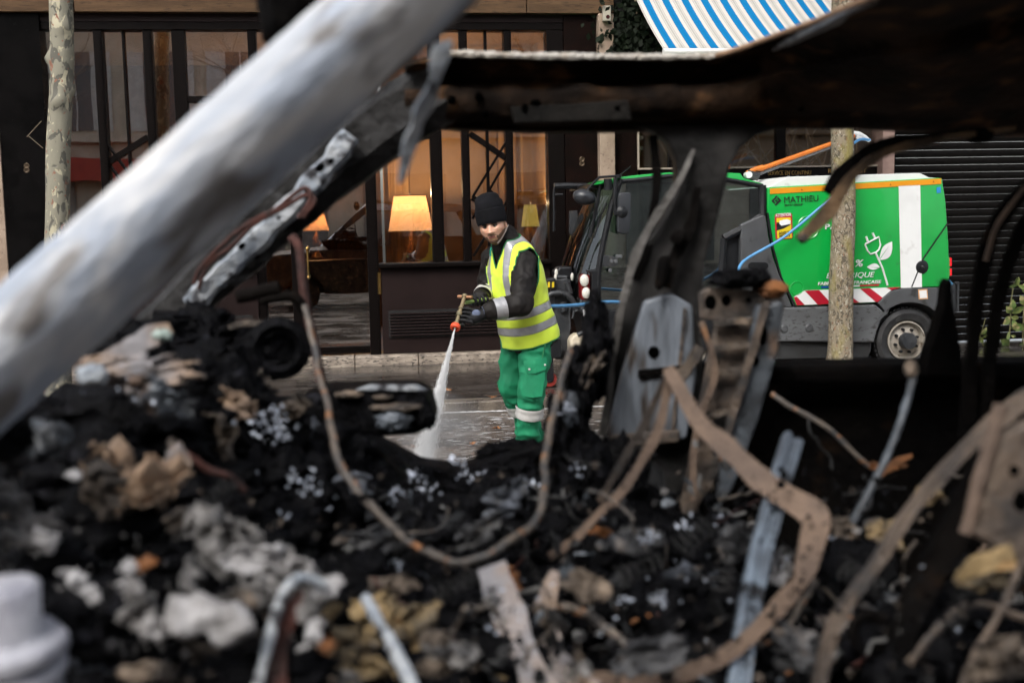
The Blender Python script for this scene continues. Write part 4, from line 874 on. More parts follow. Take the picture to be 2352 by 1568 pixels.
# seat, wheel and dark cab interior
bx = se3(1000, 800); st_ = MB().prism([se3(*p) for p in ((900, 820), (1120, 830), (1180, 500), (1230, 380), (1260, 390), (1230, 600), (1190, 900), (900, 900))], W0 + .35, W1 - .35).build('driver_seat', M_blk, sw, bevel=.03)
qq = se3(720, 760); MB().lathe([(.17, -.012), (.182, 0), (.17, .012), (.158, 0)], (qq[0], W0 + .6, qq[1]), (-.5, 0, .85), 28, close=True).build('steering_wheel', M_blk, sw, smooth=True)
a, b = se3(720, 760), se3(620, 1100); MB().tube([(a[0], W0 + .6, a[1]), (b[0], W0 + .6, b[1])], .03, 10).build('steering_column', M_blk, sw, smooth=True)
MB().prism([se3(*p) for p in ((455, 900), (600, 860), (660, 900), (640, 1100), (455, 1100))], W0 + .15, W1 - .15).build('cab_console', M_blk, sw, bevel=.03)
hg = MB().prism([se3(*p) for p in ((470, 712), (540, 722), (572, 740), (572, 780), (545, 795), (462, 792))], W0 - .012, W0 + .02).build('door_hinge', M_blk2, sw, bevel=.004)
for x, y in ((525, 756), (555, 757), (515, 822), (565, 722), (588, 722)): q = se3(x, y); MB().lathe([(0, .01), (.014, .01), (.018, 0)], (q[0], W0 - .013, q[1]), (0, -1, 0), 12).build('bolt', M_grey2, hg)
# mirrors
MB().tube([(se3(572, 150)[0], W0, se3(572, 150)[1]), (se3(435, 160)[0], W0 - .03, se3(435, 160)[1]), (se3(390, 200)[0], W0 - .05, se3(390, 200)[1]), (se3(335, 262)[0], W0 - .06, se3(335, 262)[1])], .011, 8).build('mirror_arm', M_blk, sw, smooth=True)
q = se3(322, 300); mr_ = MB().ball((q[0], W0 - .06, q[1]), (.098, .085, .066), 20, 12, Matrix.Rotation(R(12), 3, 'Y')).build('round_mirror', mat('mirror_shell', (.03, .033, .038), .35, bump=.04, bscale=300), sw, smooth=True)
MB().tube([(q[0] - .09, W0 - .06, q[1] + .01), (q[0] - .03, W0 - .1, q[1] + .045), (q[0] + .03, W0 - .11, q[1] + .05), (q[0] + .085, W0 - .06, q[1] + .02)], .007, 6).build('mirror_rim', M_line, mr_, smooth=True)
mm = MB().prism([se3(*p) for p in ((556, 282), (575, 268), (635, 268), (645, 285), (640, 480), (628, 555), (600, 566), (550, 552), (546, 480))], W0 - .13, W0 - .07).build('side_mirror', MATS['mirror_shell'], sw, bevel=.018, bseg=3, smooth=True)
q = se3(578, 408); MB().lathe([(0, .02), (.02, .02), (.04, .008), (.05, 0)], (q[0], W0 - .13, q[1]), (0, -1, 0), 20).build('mirror_joint', M_blk, mm, smooth=True)
bar([(545, 165), (540, 300), (548, 430)], W0 - .05, .018, 'mirror_stay'); bar([(498, 170), (500, 250)], W0 - .02, .035, 'mirror_bracket'); bar([(575, 140), (575, 165)], W0, .03, 'mirror_pivot')
MB().tube([(se3(590, 155)[0], W0 + .1, se3(590, 155)[1]), (se3(683, 78)[0], W0 + .1, se3(683, 78)[1])], .005, 6).build('aerial', M_blk, sw)
bar([(455, 215), (440, 320), (400, 500), (380, 590)], W0 + .05, .014, 'wiper'); bar([(500, 340), (455, 440), (410, 590)], W0 + .04, .008, 'wiper')
# front bracket left of the cab
bar([(230, 205), (222, 265), (225, 400), (222, 550)], W0 + .75, .012, 'front_bracket'); bar([(225, 205), (330, 200), (480, 205)], W0 + .75, .03, 'front_bracket'); bar([(222, 270), (290, 268)], W0 + .75, .012, 'front_bracket')
MB().prism([se3(*p, W0 + .7) for p in ((232, 400), (285, 395), (292, 520), (262, 600), (232, 560))], W0 + .7, W0 + .76).build('front_bracket', M_blk2, sw, bevel=.004)
# head lamps and front gear
hl = MB().prism([se3(*p) for p in ((322, 880), (340, 850), (385, 860), (388, 1020), (350, 1045), (322, 1030))], W0 + .06, W0 + .2).build('lamp_cluster', mat('red_housing', (.16, .008, .008), .3), sw, bevel=.012)
M_lit = mat('lit_lamp', (.5, .49, .44), .3, emit=(1, .93, .78), estr=0.12)
for x, y, rx in ((350, 895, .04), (363, 985, .038)):
    q = se3(x, y); MB().ball((q[0] - .01, W0 + .05, q[1]), (rx, .03, rx * 1.3), 16, 10).build('head_lamp', M_lit, hl, smooth=True)
MB().prism([se3(*p) for p in ((358, 825), (440, 815), (440, 1060), (392, 1060), (390, 850))], W0 + .01, W0 + .12).build('corner_panel', M_blk, sw, bevel=.01)
wl_ = MB().prism([se3(*p) for p in ((165, 850), (200, 810), (290, 805), (300, 870), (280, 905), (180, 905))], W0 + .3, W0 + .5).build('work_lamp', M_blk, sw, bevel=.015)
for x, y in ((175, 850), (172, 882), (292, 880)): q = se3(x, y); MB().ball((q[0], W0 + .29, q[1]), (.016, .014, .035), 12, 8).build('lamp_lens', M_lit, wl_, smooth=True)
ps = MB().prism([se3(*p) for p in ((158, 900), (250, 890), (275, 900), (268, 1480), (160, 1480))], W0 + .25, W0 + .5).build('brush_post', M_blk2, sw, bevel=.006)
bx_ = MB().prism([se3(*p) for p in ((92, 900), (158, 886), (160, 965), (98, 965))], W0 + .2, W0 + .4).build('valve_box', M_blk, sw, bevel=.006)
for x in (108, 138): MB().prism([se3(*p) for p in ((x - 8, 915), (x + 8, 912), (x + 8, 952), (x - 8, 954))], W0 + .195, W0 + .199).build('yellow_label', MATS['yellow_film'], bx_)
path = [(se3(x, y)[0], W0 + .2, se3(x, y)[1]) for x, y in ((40, 1080), (80, 1030), (130, 1000), (190, 992), (240, 1005), (280, 1050), (310, 1120))]
n_ = 60; fine = []
for i in range(n_):
    t = i / (n_ - 1) * (len(path) - 1); k = min(int(t), len(path) - 2); fine.append(Vector(path[k]).lerp(Vector(path[k + 1]), t - k))
MB().tube(fine, [.03 if i % 2 else .024 for i in range(n_)], 10).build('suction_hose', M_blk2, sw, smooth=True, sharp=80)
for x0, y0, x1, y1, r_, w in ((175, 880, 250, 885, .02, .28), (245, 920, 270, 1000, .025, .22), (215, 1060, 225, 1130, .03, .24), (260, 1080, 262, 1260, .007, .2), (300, 1080, 280, 1180, .012, .2), (320, 1105, 440, 1120, .03, .1), (100, 1390, 110, 1480, .02, .3), (60, 1100, 75, 1340, .03, .4), (300, 1290, 480, 1200, .02, .1), (420, 1080, 470, 1180, .04, .02)):
    a, b = se3(x0, y0), se3(x1, y1); MB().tube([(a[0], W0 + w, a[1]), (b[0], W0 + w, b[1])], r_, 8).build('linkage', M_blk2, sw, smooth=True)
MB().prism([se3(*p) for p in ((334, 1105), (352, 1108), (358, 1160), (338, 1160))], W0 + .05, W0 + .07).build('chevron_plate', M_wprint, sw); MB().prism([se3(*p) for p in ((353, 1108), (372, 1112), (376, 1160), (359, 1160))], W0 + .05, W0 + .07).build('chevron_plate', M_red, sw)
for x0, x1, y0, y1, w in ((248, 372, 1285, 1425, .1), (208, 275, 1272, 1400, .28)):
    MB().prism([se3(*p) for p in ((x0, y0 + 45), (x0 + 25, y0 + 10), (x0 + 50, y0), (x1 - 20, y0 - 2), (x1, y0 + 20), (x1, y1), (x0, y1))], W0 + w, W0 + w + .16).build('canister', M_canister, sw, bevel=.02, bseg=3, smooth=True)
a, b = se3(240, 1428), se3(400, 1500); MB().box(a[0], b[0], W0 + .08, W0 + .3, ZG + .02, a[1]).build('canister_tray', M_blk2, sw, bevel=.006)
# castor under the brush head
uc, zc = SU(1262, 873, W0 + .1); rcs = .062
cs = MB().lathe([(rcs * .5, -.02), (rcs, -.018), (rcs, .018), (rcs * .5, .02)], (uc, W0 + .1, ZG + rcs + .002), (0, 1, 0), 24, close=True).build('castor_wheel', mat('red_polyurethane', (.28, .03, .02), .5), sw, smooth=True, sharp=40)
MB().lathe([(0, .03), (.02, .03), (rcs * .5, .022), (rcs * .5, -.02), (0, -.02)], (uc, W0 + .1, ZG + rcs + .002), (0, -1, 0), 16).build('castor_hub', M_blk2, cs)
MB().box(uc - .03, uc + .03, W0 + .06, W0 + .075, ZG + .06, ZG + .25).build('castor_fork', M_blk, sw); MB().box(uc - .03, uc + .03, W0 + .125, W0 + .14, ZG + .06, ZG + .25).build('castor_fork', M_blk, sw)
MB().box(uc - .04, uc + .1, W0 + .05, W0 + .4, ZG + .25, ZG + .42).build('brush_head', M_blk, sw, bevel=.01)
q = SU(1275, 800, W0 + .2); MB().box(q[0] - .05, q[0] + .06, W0 + .2, W0 + .28, q[1] - .06, q[1] + .02).build('steel_clamp', M_grey2, sw, bevel=.006)
# boom with spray head and the blue hose
t3 = lambda x, y: (1568.8 + x / 2.998, y / 2.998)
WBm = W0 + .55
def sb(x, y, w=WBm): q = SU(*t3(x, y), w); return Vector((q[0], w, q[1]))
M_boom = mat('orange_paint', (0.62, 0.17, 0.015), .4, c2=(.5, .12, .012), scale=8)
bm_ = MB().tube([sb(545, 1160), sb(1025, 990), sb(1180, 935)], [.022, .021, .018], 10).build('boom', M_boom, sw, smooth=True)
MB().tube([sb(440, 1195), sb(500, 1165), sb(550, 1157)], [.024, .022, .03], 10).build('boom_joint', MATS['orange_paint'], bm_, smooth=True)
MB().lathe([(0, .04), (.026, .04), (.03, 0), (.03, -.04), (0, -.04)], sb(445, 1205), (0, 1, 0), 20).build('boom_pivot', M_wpaint, bm_, smooth=True)
MB().tube([sb(520, 1200), sb(1020, 1012)], .014, 6).build('boom_line', M_grey2, bm_)
MB().tube([sb(440, 1195), sb(520, 1215)], .04, 8).build('boom_base', M_blk2, sw)
MB().tube([sb(1175, 915), sb(1210, 925), sb(1250, 945), sb(1285, 972)], [.018, .025, .022, .016], 10).build('spray_head', M_wpaint, bm_, smooth=True); MB().tube([sb(1225, 950), sb(1195, 940)], .02, 8).build('spray_valve', M_wpaint, bm_, smooth=True)
q = sb(285, 1150); MB().lathe([(.05, 0), (.05, .05), (.04, .1), (0, .12)], q - Vector((0, 0, .02)), seg=20).build('beacon', mat('amber_lens', (.7, .15, .02), .2), sw, smooth=True)
q = sb(1300, 1178, W0 + .8); MB().box(q[0] - .09, q[0] + .09, W0 + .75, W0 + .9, q[1] - .06, q[1] + .03).build('roof_camera', M_grey2, sw, bevel=.01)
hose_pts = [sb(1285, 972), sb(1190, 1120, W0 + .2), sb(930, 1420, W0 - .06)]
D_ = lambda px, py, w: Vector((SU(px, py, w)[0], w, SU(px, py, w)[1]))
hp_ = [D_(1998, 322, WBm), D_(1972, 322, WBm - .1), D_(1945, 350, W0 + .1), D_(1928, 415, W0 - .02), D_(1912, 452, W0 - .05), D_(1880, 480, W0 - .06), D_(1800, 545, W0 - .10), D_(1722, 590, W0 - .14), D_(1700, 610, W0 - .2), D_(1690, 640, W0 - .3), D_(1640, 690, W0 - .6), D_(1530, 700, W0 - 1.0), D_(1405, 693, -3.3), D_(1330, 700, -3.7), D_(1268, 703, -4.0), D_(1190, 700, -4.15), D_(1120, 689, -4.28)]
def smooth_path(pts, k=6):
    out = []; n = len(pts)
    for i in range(n - 1):
        p0, p1, p2, p3 = pts[max(i - 1, 0)], pts[i], pts[i + 1], pts[min(i + 2, n - 1)]
        for j in range(k):
            t = j / k; out.append(.5 * ((2 * p1) + (p2 - p0) * t + (2 * p0 - 5 * p1 + 4 * p2 - p3) * t * t + (3 * p1 - p0 - 3 * p2 + p3) * t ** 3))
    out.append(pts[-1]); return out
solo('water_hose', MB().tube(smooth_path(hp_), .0125, 10), MATS['blue_hose'], hp_[0], label='blue water hose running from the sweeper boom to the worker', cat='hose', smooth=True)

# ================================================================== the worker
def remeshed(mb, voxel, iters=8, fac=.5):
    me = mb.mesh('tmp'); o = bpy.data.objects.new('tmp', me); col.objects.link(o)
    r_ = o.modifiers.new('r', 'REMESH'); r_.mode = 'VOXEL'; r_.voxel_size = voxel
    if iters: s_ = o.modifiers.new('s', 'SMOOTH'); s_.factor = fac; s_.iterations = iters
    dg = bpy.context.evaluated_depsgraph_get(); out = bpy.data.meshes.new_from_object(o.evaluated_get(dg)); bpy.data.objects.remove(o)
    for p in out.polygons: p.use_smooth = True
    return out
def capsule(mb, p0, r_0, p1, r_1, seg=16):
    p0 = Vector(p0); p1 = Vector(p1); d = (p1 - p0); ln = d.length; d.normalize(); pts = []; rs = []
    for i in range(6): a = math.pi / 2 * (1 - i / 6); pts.append(p0 - d * (r_0 * math.sin(a))); rs.append(max(1e-4, r_0 * math.cos(a)))
    for i in range(7): t = i / 6; pts.append(p0.lerp(p1, t)); rs.append(r_0 + (r_1 - r_0) * t)
    for i in range(1, 7): a = math.pi / 2 * i / 6; pts.append(p1 + d * (r_1 * math.sin(a))); rs.append(max(1e-4, r_1 * math.cos(a)))
    return mb.tube(pts, rs, seg)
def chain(mb, pts, rs):
    for i in range(len(pts) - 1): capsule(mb, pts[i], rs[i], pts[i + 1], rs[i + 1])
    return mb
def wrinkle(me, amp, sc_, seed=0.0, stretch=None, ridge=True):
    vs = me.vertices; nr = [v.normal.copy() for v in vs]
    for v, n_ in zip(vs, nr):
        p = v.co.copy()
        if stretch: p = Vector((p.x * stretch[0], p.y * stretch[1], p.z * stretch[2]))
        p += Vector((seed, seed * 1.7, seed * .3)); q = noise.noise(p * sc_ + Vector((0, 0, .6)) * noise.noise(p * sc_ * .5)); q2 = noise.noise(p * sc_ * 2.3)
        h_ = (1 - abs(q) * 2.4 if ridge else q) + .35 * q2; v.co += n_ * (amp * h_)
    me.update()
base = PG(1208, 1046, 0)
wk = thing('person', 'worker in yellow safety vest and black beanie spraying the road with a lance', 'person', base, street=False)
M_vest = mat('vest_yellow', (0.74, 0.93, 0.075), 0.7, c2=(0.67, 0.87, 0.05), scale=5, bump=.06, bscale=300, sheen=.2)
M_refl = mat('reflective_tape', (0.36, 0.36, 0.37), 0.38, c2=(0.31, 0.31, 0.325), scale=20, metal=.25)
M_reflw = mat('reflective_white', (0.58, 0.57, 0.54), 0.45, c2=(0.5, 0.49, 0.47), scale=20)
M_trim = mat('green_trim_cloth', (0.01, 0.16, 0.05), .7)
M_jack = mat('black_softshell', (0.009, 0.0075, 0.007), 0.62, c2=(0.012, 0.010, 0.009), scale=6, bump=.08, bscale=240, spec=.2)
M_trou = mat('green_trousers', (0.006, 0.24, 0.105), 0.75, c2=(0.005, 0.20, 0.088), scale=5, bump=.08, bscale=260)
M_skin = mat('skin', (0.64, 0.37, 0.255), 0.42, c2=(0.56, 0.30, 0.20), scale=14, sub=.12, c3=(.50, .22, .16), s3=8, lo3=.52, hi3=.75)
M_stub = mat('stubble', (0.10, 0.058, 0.038), 0.75, c2=(0.24, 0.135, 0.09), scale=90, lo=.35, hi=.65)
M_hat = mat('black_knit', (0.004, 0.004, 0.005), 0.85, c2=(0.006, 0.006, 0.008), scale=8, spec=.15)
M_glove = mat('black_glove', (0.007, 0.007, 0.008), 0.6, c2=(0.012, 0.012, 0.013), scale=30, spec=.25)
M_cuff = mat('grey_blue_cuff', (0.13, 0.16, 0.24), 0.8, c2=(.09, .11, .18), scale=40)
fdir = Vector((-.80, -.60, 0)).normalized(); ldir = Vector((0, 0, 1)).cross(fdir).normalized()
hem = P(1219, 783, 7.36); neck = P(1159, 549, 7.27)
tdir = (neck - hem).normalized(); ydir = (fdir - tdir * fdir.dot(tdir)).normalized(); xdir = ydir.cross(tdir).normalized()
if xdir.dot(ldir) < 0: xdir = -xdir
TL = (neck - hem).length
MT = Matrix((( xdir.x, ydir.x, tdir.x, hem.x), (xdir.y, ydir.y, tdir.y, hem.y), (xdir.z, ydir.z, tdir.z, hem.z), (0, 0, 0, 1)))
MTi = MT.inverted()
st = [(-.04, .185, .160, 0), (.0, .195, .165, 0), (.10, .196, .163, .0), (.22, .196, .158, .002), (.34, .202, .152, .0), (.44, .208, .142, -.008), (.52, .200, .122, -.018), (.575, .165, .098, -.022), (.615, .118, .082, -.018), (.645, .08, .074, -.008), (.66, .07, .07, 0)]
kh = TL / .635
def station(h):
    h = h / kh
    for a, b in zip(st[:-1], st[1:]):
        if h <= b[0]: t = (h - a[0]) / (b[0] - a[0]); t = t * t * (3 - 2 * t) if False else t; return [a[i] + (b[i] - a[i]) * t for i in range(1, 4)]
    return st[-1][1:]
def torso(grow, h0, h1, nh, na):
    vs = []
    for i in range(nh + 1):
        h = h0 + (h1 - h0) * i / nh; a, b, yo = station(h)
        for k in range(na):
            q = 2 * math.pi * k / na; c, s_ = math.cos(q), math.sin(q); ex = .82
            x = (a * .95 + grow) * math.copysign(abs(c) ** ex, c); y = (b * .95 + grow) * math.copysign(abs(s_) ** ex, s_) + yo
            sh = -.05 * kh * max(0, (abs(x) - .07) / .13) ** 1.2 if h > .5 * kh else 0     # shoulders slope down
            vs.append(Vector((x, y, h + sh)))
    fs = [(i * na + k, i * na + (k + 1) % na, (i + 1) * na + (k + 1) % na, (i + 1) * na + k) for i in range(nh) for k in range(na)]
    return vs, fs
# joints
LS, LE, LW = P(1205, 606, 7.19), P(1199, 698, 7.03), P(1124, 714, 6.97)
RS, RE, RW = P(1136, 596, 7.42), P(1119, 668, 7.46), P(1103, 685, 7.17)
# jacket: torso, arms and collar as one skin
mb = MB(); vs, fs = torso(-.012, -.03, .655 * kh, 30, 40); n0 = len(vs)
mb.add([MT @ v for v in vs], fs + [tuple(range(39, -1, -1)), tuple(30 * 40 + k for k in range(40))])
chain(mb, [LS + xdir * .0, LS.lerp(LE, .5), LE, LE.lerp(LW, .45), LW], [.074, .076, .068, .060, .050]); chain(mb, [RS, RE, RW], [.085, .066, .046])
nb = neck; hc = P(1134, 521, 7.20); capsule(mb, nb - tdir * .05, .085, nb.lerp(hc, .25) + Vector((.014, .02, .010)), .074)
jk = remeshed(mb, .009, 6); wrinkle(jk, .011, 9.0, 3.0); wrinkle(jk, .003, 22.0, 1.0)
jk.materials.append(M_jack); jo = link('jacket', jk, wk)
for (a, b, t0, t1, m_, rr) in ((LE, LW, .52, .86, M_refl, .0715), (RE, RW, .35, .75, M_reflw, .067)):
    p = [a.lerp(b, t0 + (t1 - t0) * i / 6) for i in range(7)]
    MB().tube(p, [rr - .004 * i / 6 + .0015 * math.sin(i * 2) for i in range(7)], 28, cap=False).build('reflective_cuff_band', m_, jo, smooth=True)
MB().tube([P(1127, 588, 7.08), P(1126.5, 577, 7.08), P(1129, 568, 7.08)], .006, 6).build('zip_pull', mat('teal_cord', (0.0, .25, .17), .6), jo)
# collar piping up the side of the neck
MB().tube([P(1143, 559, 7.14), P(1152, 547, 7.15), P(1161, 531, 7.17), P(1167, 517, 7.20)], .0055, 6).build('collar_lining', mat('taupe_fleece', (.30, .25, .22), .9), jo, smooth=True)
# vest
vs, fs = torso(.012, 0.0, .637 * kh, 64, 120)
bm = bmesh.new(); bv = [bm.verts.new(v) for v in vs]
for f in fs: bm.faces.new([bv[i] for i in f])
bm.normal_update()
def cut(co, no):
    bmesh.ops.bisect_plane(bm, geom=list(bm.verts) + list(bm.edges) + list(bm.faces), plane_co=co, plane_no=no, dist=1e-5)
H1, H2, H3, H4 = .088, .142, .197, .250; VB = .485 * kh; VS = .52
for h in (H1, H2, H3, H4): cut(Vector((0, 0, h)), Vector((0, 0, 1)))
for x in (-.118, -.070, .070, .118): cut(Vector((x, 0, 0)), Vector((1, 0, 0)))
for s_ in (-1, 1): cut(Vector((0, 0, VB)), Vector((1, 0, -s_ * VS)))
ls, le = MTi @ LS, MTi @ LE; rs_, re_ = MTi @ RS, MTi @ RE
def dist_axis(p, a, b): d = (b - a).normalized(); v = p - a; return (v - d * v.dot(d)).length, v.dot(d)
kill = []; strip = []
for f in bm.faces:
    c = f.calc_center_median()
    if c.y > 0 and c.z > VB and abs(c.x) < (c.z - VB) * VS: kill.append(f); continue
    if c.z > .33 * kh:
        d, t = dist_axis(c, ls, le); 
        if c.x > .15 and d < .090 : kill.append(f); continue
        d, t = dist_axis(c, rs_ - (re_ - rs_) * .3, re_)
        if c.x < -.15 and d < .090: kill.append(f); continue
    if H1 < c.z < H2 or H3 < c.z < H4 or (c.z > H4 and .070 < abs(c.x) < .118): strip.append(f)
for f in strip: f.material_index = 1
bmesh.ops.delete(bm, geom=kill, context='FACES')
for v in bm.verts:
    q = v.co; n_ = noise.noise(q * 6 + Vector((4, 1, 2))); m_ = noise.noise(q * 15 + Vector((1, 7, 2))); q += v.normal * (.013 * n_ + .007 * m_) * (1.0 if q.z < .45 * kh else .4)
bm.transform(MT)
bnd = [e for e in bm.edges if e.is_boundary]
loops = []; left = set(bnd)
while left:
    e = left.pop(); a, b = e.verts; lp = [a, b]; go = True
    while go:
        go = False
        for e2 in lp[-1].link_edges:
            if e2 in left: left.discard(e2); lp.append(e2.other_vert(lp[-1])); go = True; break
    loops.append([v.co.copy() for v in lp])
def facemesh(bm, idx):
    b2 = bm.copy(); bmesh.ops.delete(b2, geom=[f for f in b2.faces if f.material_index != idx], context='FACES')
    me = bpy.data.meshes.new('part')
    for f in b2.faces: f.smooth = True; f.material_index = 0
    b2.to_mesh(me); b2.free(); return me
vm = facemesh(bm, 0); vm.materials.append(M_vest); vo = link('safety_vest', vm, wk)
sm = facemesh(bm, 1); sm.materials.append(M_refl); so_ = link('reflective_tape', sm, vo); bm.free()
for o in (vo, so_): k = o.modifiers.new('thick', 'SOLIDIFY'); k.thickness = .003; k.offset = 0
for lp in loops:
    if len(lp) < 12: continue
    for _ in range(3): lp = [lp[0]] + [(lp[i - 1] + lp[i] * 2 + lp[i + 1]) / 4 for i in range(1, len(lp) - 1)] + [lp[-1]]
    MB().tube(lp, .0048, 6, cap=False).build('vest_binding', M_trim, vo, smooth=True)
q = P(1137.5, 632, 7.05); 
# trousers
hipL, kneL, ankL = P(1235, 765, 7.31), P(1222, 884, 7.22), P(1211, 1010, 7.31)
hipR, kneR, ankR = P(1190, 768, 7.46), P(1173, 886, 7.42), P(1226, 1003, 7.60)
mb = MB(); chain(mb, [hipL, hipL.lerp(kneL, .5), kneL, kneL.lerp(ankL, .4), ankL], [.104, .097, .082, .076, .075]); chain(mb, [hipR, hipR.lerp(kneR, .5), kneR, kneR.lerp(ankR, .4), ankR], [.104, .094, .079, .072, .071])
mb.ball(P(1216, 750, 7.37), (.145, .13, .13), 24, 16)
tr = remeshed(mb, .010, 6); wrinkle(tr, .012, 7.5, 9.0, (1, 1, 1.5)); wrinkle(tr, .0035, 17.0, 2.0)
tr.materials.append(M_trou); to = link('trousers', tr, wk)
for (a, b, t0, t1, rr) in ((kneL, ankL, .37, .565, .092), (kneR, ankR, .28, .46, .089)):
    MB().tube([a.lerp(b, t0 + (t1 - t0) * i / 6) for i in range(7)], [rr + .002 * math.sin(i * 1.7) for i in range(7)], 32, cap=False).build('reflective_leg_band', M_reflw, to, smooth=True)
def patch(pts, d, th, nm, parent, m_, bv=.006):
    a = [P(x, y, d + dd) for x, y, dd in pts]; n_ = (a[1] - a[0]).cross(a[2] - a[0]).normalized()
    if n_.y > 0: n_ = -n_
    k = len(a); v_ = [p + n_ * th for p in a] + [p - n_ * .02 for p in a]
    return MB().add(v_, [tuple(range(k)), tuple(range(2 * k - 1, k - 1, -1))] + [(i, i + k, (i + 1) % k + k, (i + 1) % k) for i in range(k)]).build(nm, m_, parent, bevel=bv, smooth=True)
pk = patch([(1207, 846, .01), (1232, 842, -.005), (1254, 838, .025), (1246, 906, .02), (1224, 910, -.01), (1203, 906, .01)], 7.136, .012, 'cargo_pocket', to, M_trou)
patch([(1202, 835, .012), (1230, 830, -.006), (1256, 826, .028), (1255, 842, .028), (1231, 852, -.006), (1210, 853, .01)], 7.130, .018, 'pocket_flap', to, M_trou)
for x, y, dd in ((1216, 848, -.012), (1252, 838, .006)): MB().ball(P(x, y, 7.112 + dd), .0075, 8, 6).build('snap', M_reflw, to)
MB().tube([P(1255, 780, 7.20), P(1250, 800, 7.175), P(1245, 822, 7.15)], .004, 5).build('pocket_seam', M_trim, to)
for ank, nm in ((ankL, 'boot'), (ankR, 'boot')):
    b_ = Vector((ank.x, ank.y, 0)); toe = b_ + fdir * .19; mb = MB()
    chain(mb, [b_ + Vector((0, 0, .13)), b_ - fdir * .05 + Vector((0, 0, .055))], [.055, .052]); chain(mb, [b_ + Vector((0, 0, .06)), b_.lerp(toe, .6) + Vector((0, 0, .05)), toe + Vector((0, 0, .045))], [.055, .05, .042])
    bt = remeshed(mb, .009, 4)
    for v in bt.vertices: v.co.z = max(v.co.z, .004)
    bt.materials.append(M_glove); link(nm, bt, wk)
# head
yaw = Vector((-.20, -.98, -.06)).normalized(); upv = Vector((-.05, .06, 1)); hx = yaw.cross(upv).normalized(); hx = -hx if hx.x < 0 else hx; hz_ = hx.cross(yaw).normalized(); hz_ = -hz_ if hz_.z < 0 else hz_
tilt = R(-7); hx, hz_ = hx * math.cos(tilt) - hz_ * math.sin(tilt), hz_ * math.cos(tilt) + hx * math.sin(tilt)
hc = P(1132.5, 521, 7.20)
MH = Matrix(((hx.x, yaw.x, hz_.x, hc.x), (hx.y, yaw.y, hz_.y, hc.y), (hx.z, yaw.z, hz_.z, hc.z), (0, 0, 0, 1)))
na, nz = 96, 90; vs = []; G_ = lambda v, c, s_: math.exp(-((v - c) / s_) ** 2)
for i in range(nz + 1):
    th = math.pi * i / nz
    for k in range(na):
        ph = 2 * math.pi * k / na; x, y, z = .080 * math.sin(th) * math.cos(ph), .100 * math.sin(th) * math.sin(ph), .117 * math.cos(th)
        if abs(x) > 0: x = math.copysign(min(abs(x) * 1.06, .077), x)
        t = max(0, (-z - .012) / .105); x *= 1 - .34 * t ** 1.25
        if y > 0: y = y * (1 + .16 * t) if t < .95 else y
        if y < -.01: y *= 1 - .45 * t
        if y > .02:
            fr = min(1, (y - .02) / .05)
            y += fr * (.004 * G_(abs(x), .045, .02) * G_(z, -.012, .02))
            y -= fr * .015 * G_(abs(x), .031, .014) * G_(z, .008, .012)
            y += fr * .007 * G_(z, .028, .008) * G_(abs(x), .03, .03)
            bridge = max(0, min(1, (.024 - z) / .055)) if z > -.03 else G_(z, -.03, .007)
            y += fr * .030 * bridge * G_(x, 0, .0095 + .0085 * max(0, min(1, (.02 - z) / .05)))
            y += fr * .008 * G_(abs(x), .014, .006) * G_(z, -.029, .007)
            y += fr * .008 * G_(z, -.060, .011) * G_(x, 0, .024); y -= fr * .007 * G_(z, -.060, .0028) * G_(x, 0, .022); y -= fr * .004 * G_(z, -.077, .006) * G_(x, 0, .02)
            y += fr * .010 * G_(z, -.098, .014) * G_(x, 0, .022)
        vs.append(Vector((x, y, z)))
mb = MB(); mb.add(vs, [(i * na + k, (i + 1) * na + k, (i + 1) * na + (k + 1) % na, i * na + (k + 1) % na) for i in range(nz) for k in range(na)])
hm = mb.mesh('head', merge=True, smooth=True, sharp=120)
hm.materials.append(M_skin); hm.materials.append(M_stub); M_lip = mat('lips', (.36, .14, .11), .5); hm.materials.append(M_lip)
for p in hm.polygons:
    c = p.center; jag = .006 * noise.noise(c * 160)
    beard = c.z < -.052 + .9 * max(0, abs(c.x) - .045) + jag and c.y > -.04 and not (abs(c.x) < .028 and c.z > -.082)
    mous = -.053 + jag * .5 < c.z < -.043 + jag * .5 and abs(c.x) < .029 and c.y > .05; goat = c.z < -.084 + jag and abs(c.x) < .02 and c.y > 0
    side = .064 < abs(c.x) and -.06 < c.z < .02 and -.01 < c.y < .012
    if beard or mous or goat or side: p.material_index = 1
    elif -.067 < c.z < -.053 and abs(c.x) < .022 and c.y > .07: p.material_index = 2
hm.transform(MH); ho = link('head', hm, wk)
mb = MB(); capsule(mb, hc - Vector((0, 0, .05)) - yaw * .03, .052, neck, .058); nk = mb.build('neck', M_skin, wk, smooth=True)
M_eye = mat('eye_white', (.30, .26, .24), .2); M_iris = mat('iris', (.016, .009, .006), .15); M_brow = mat('brow_hair', (.018, .011, .008), .8)
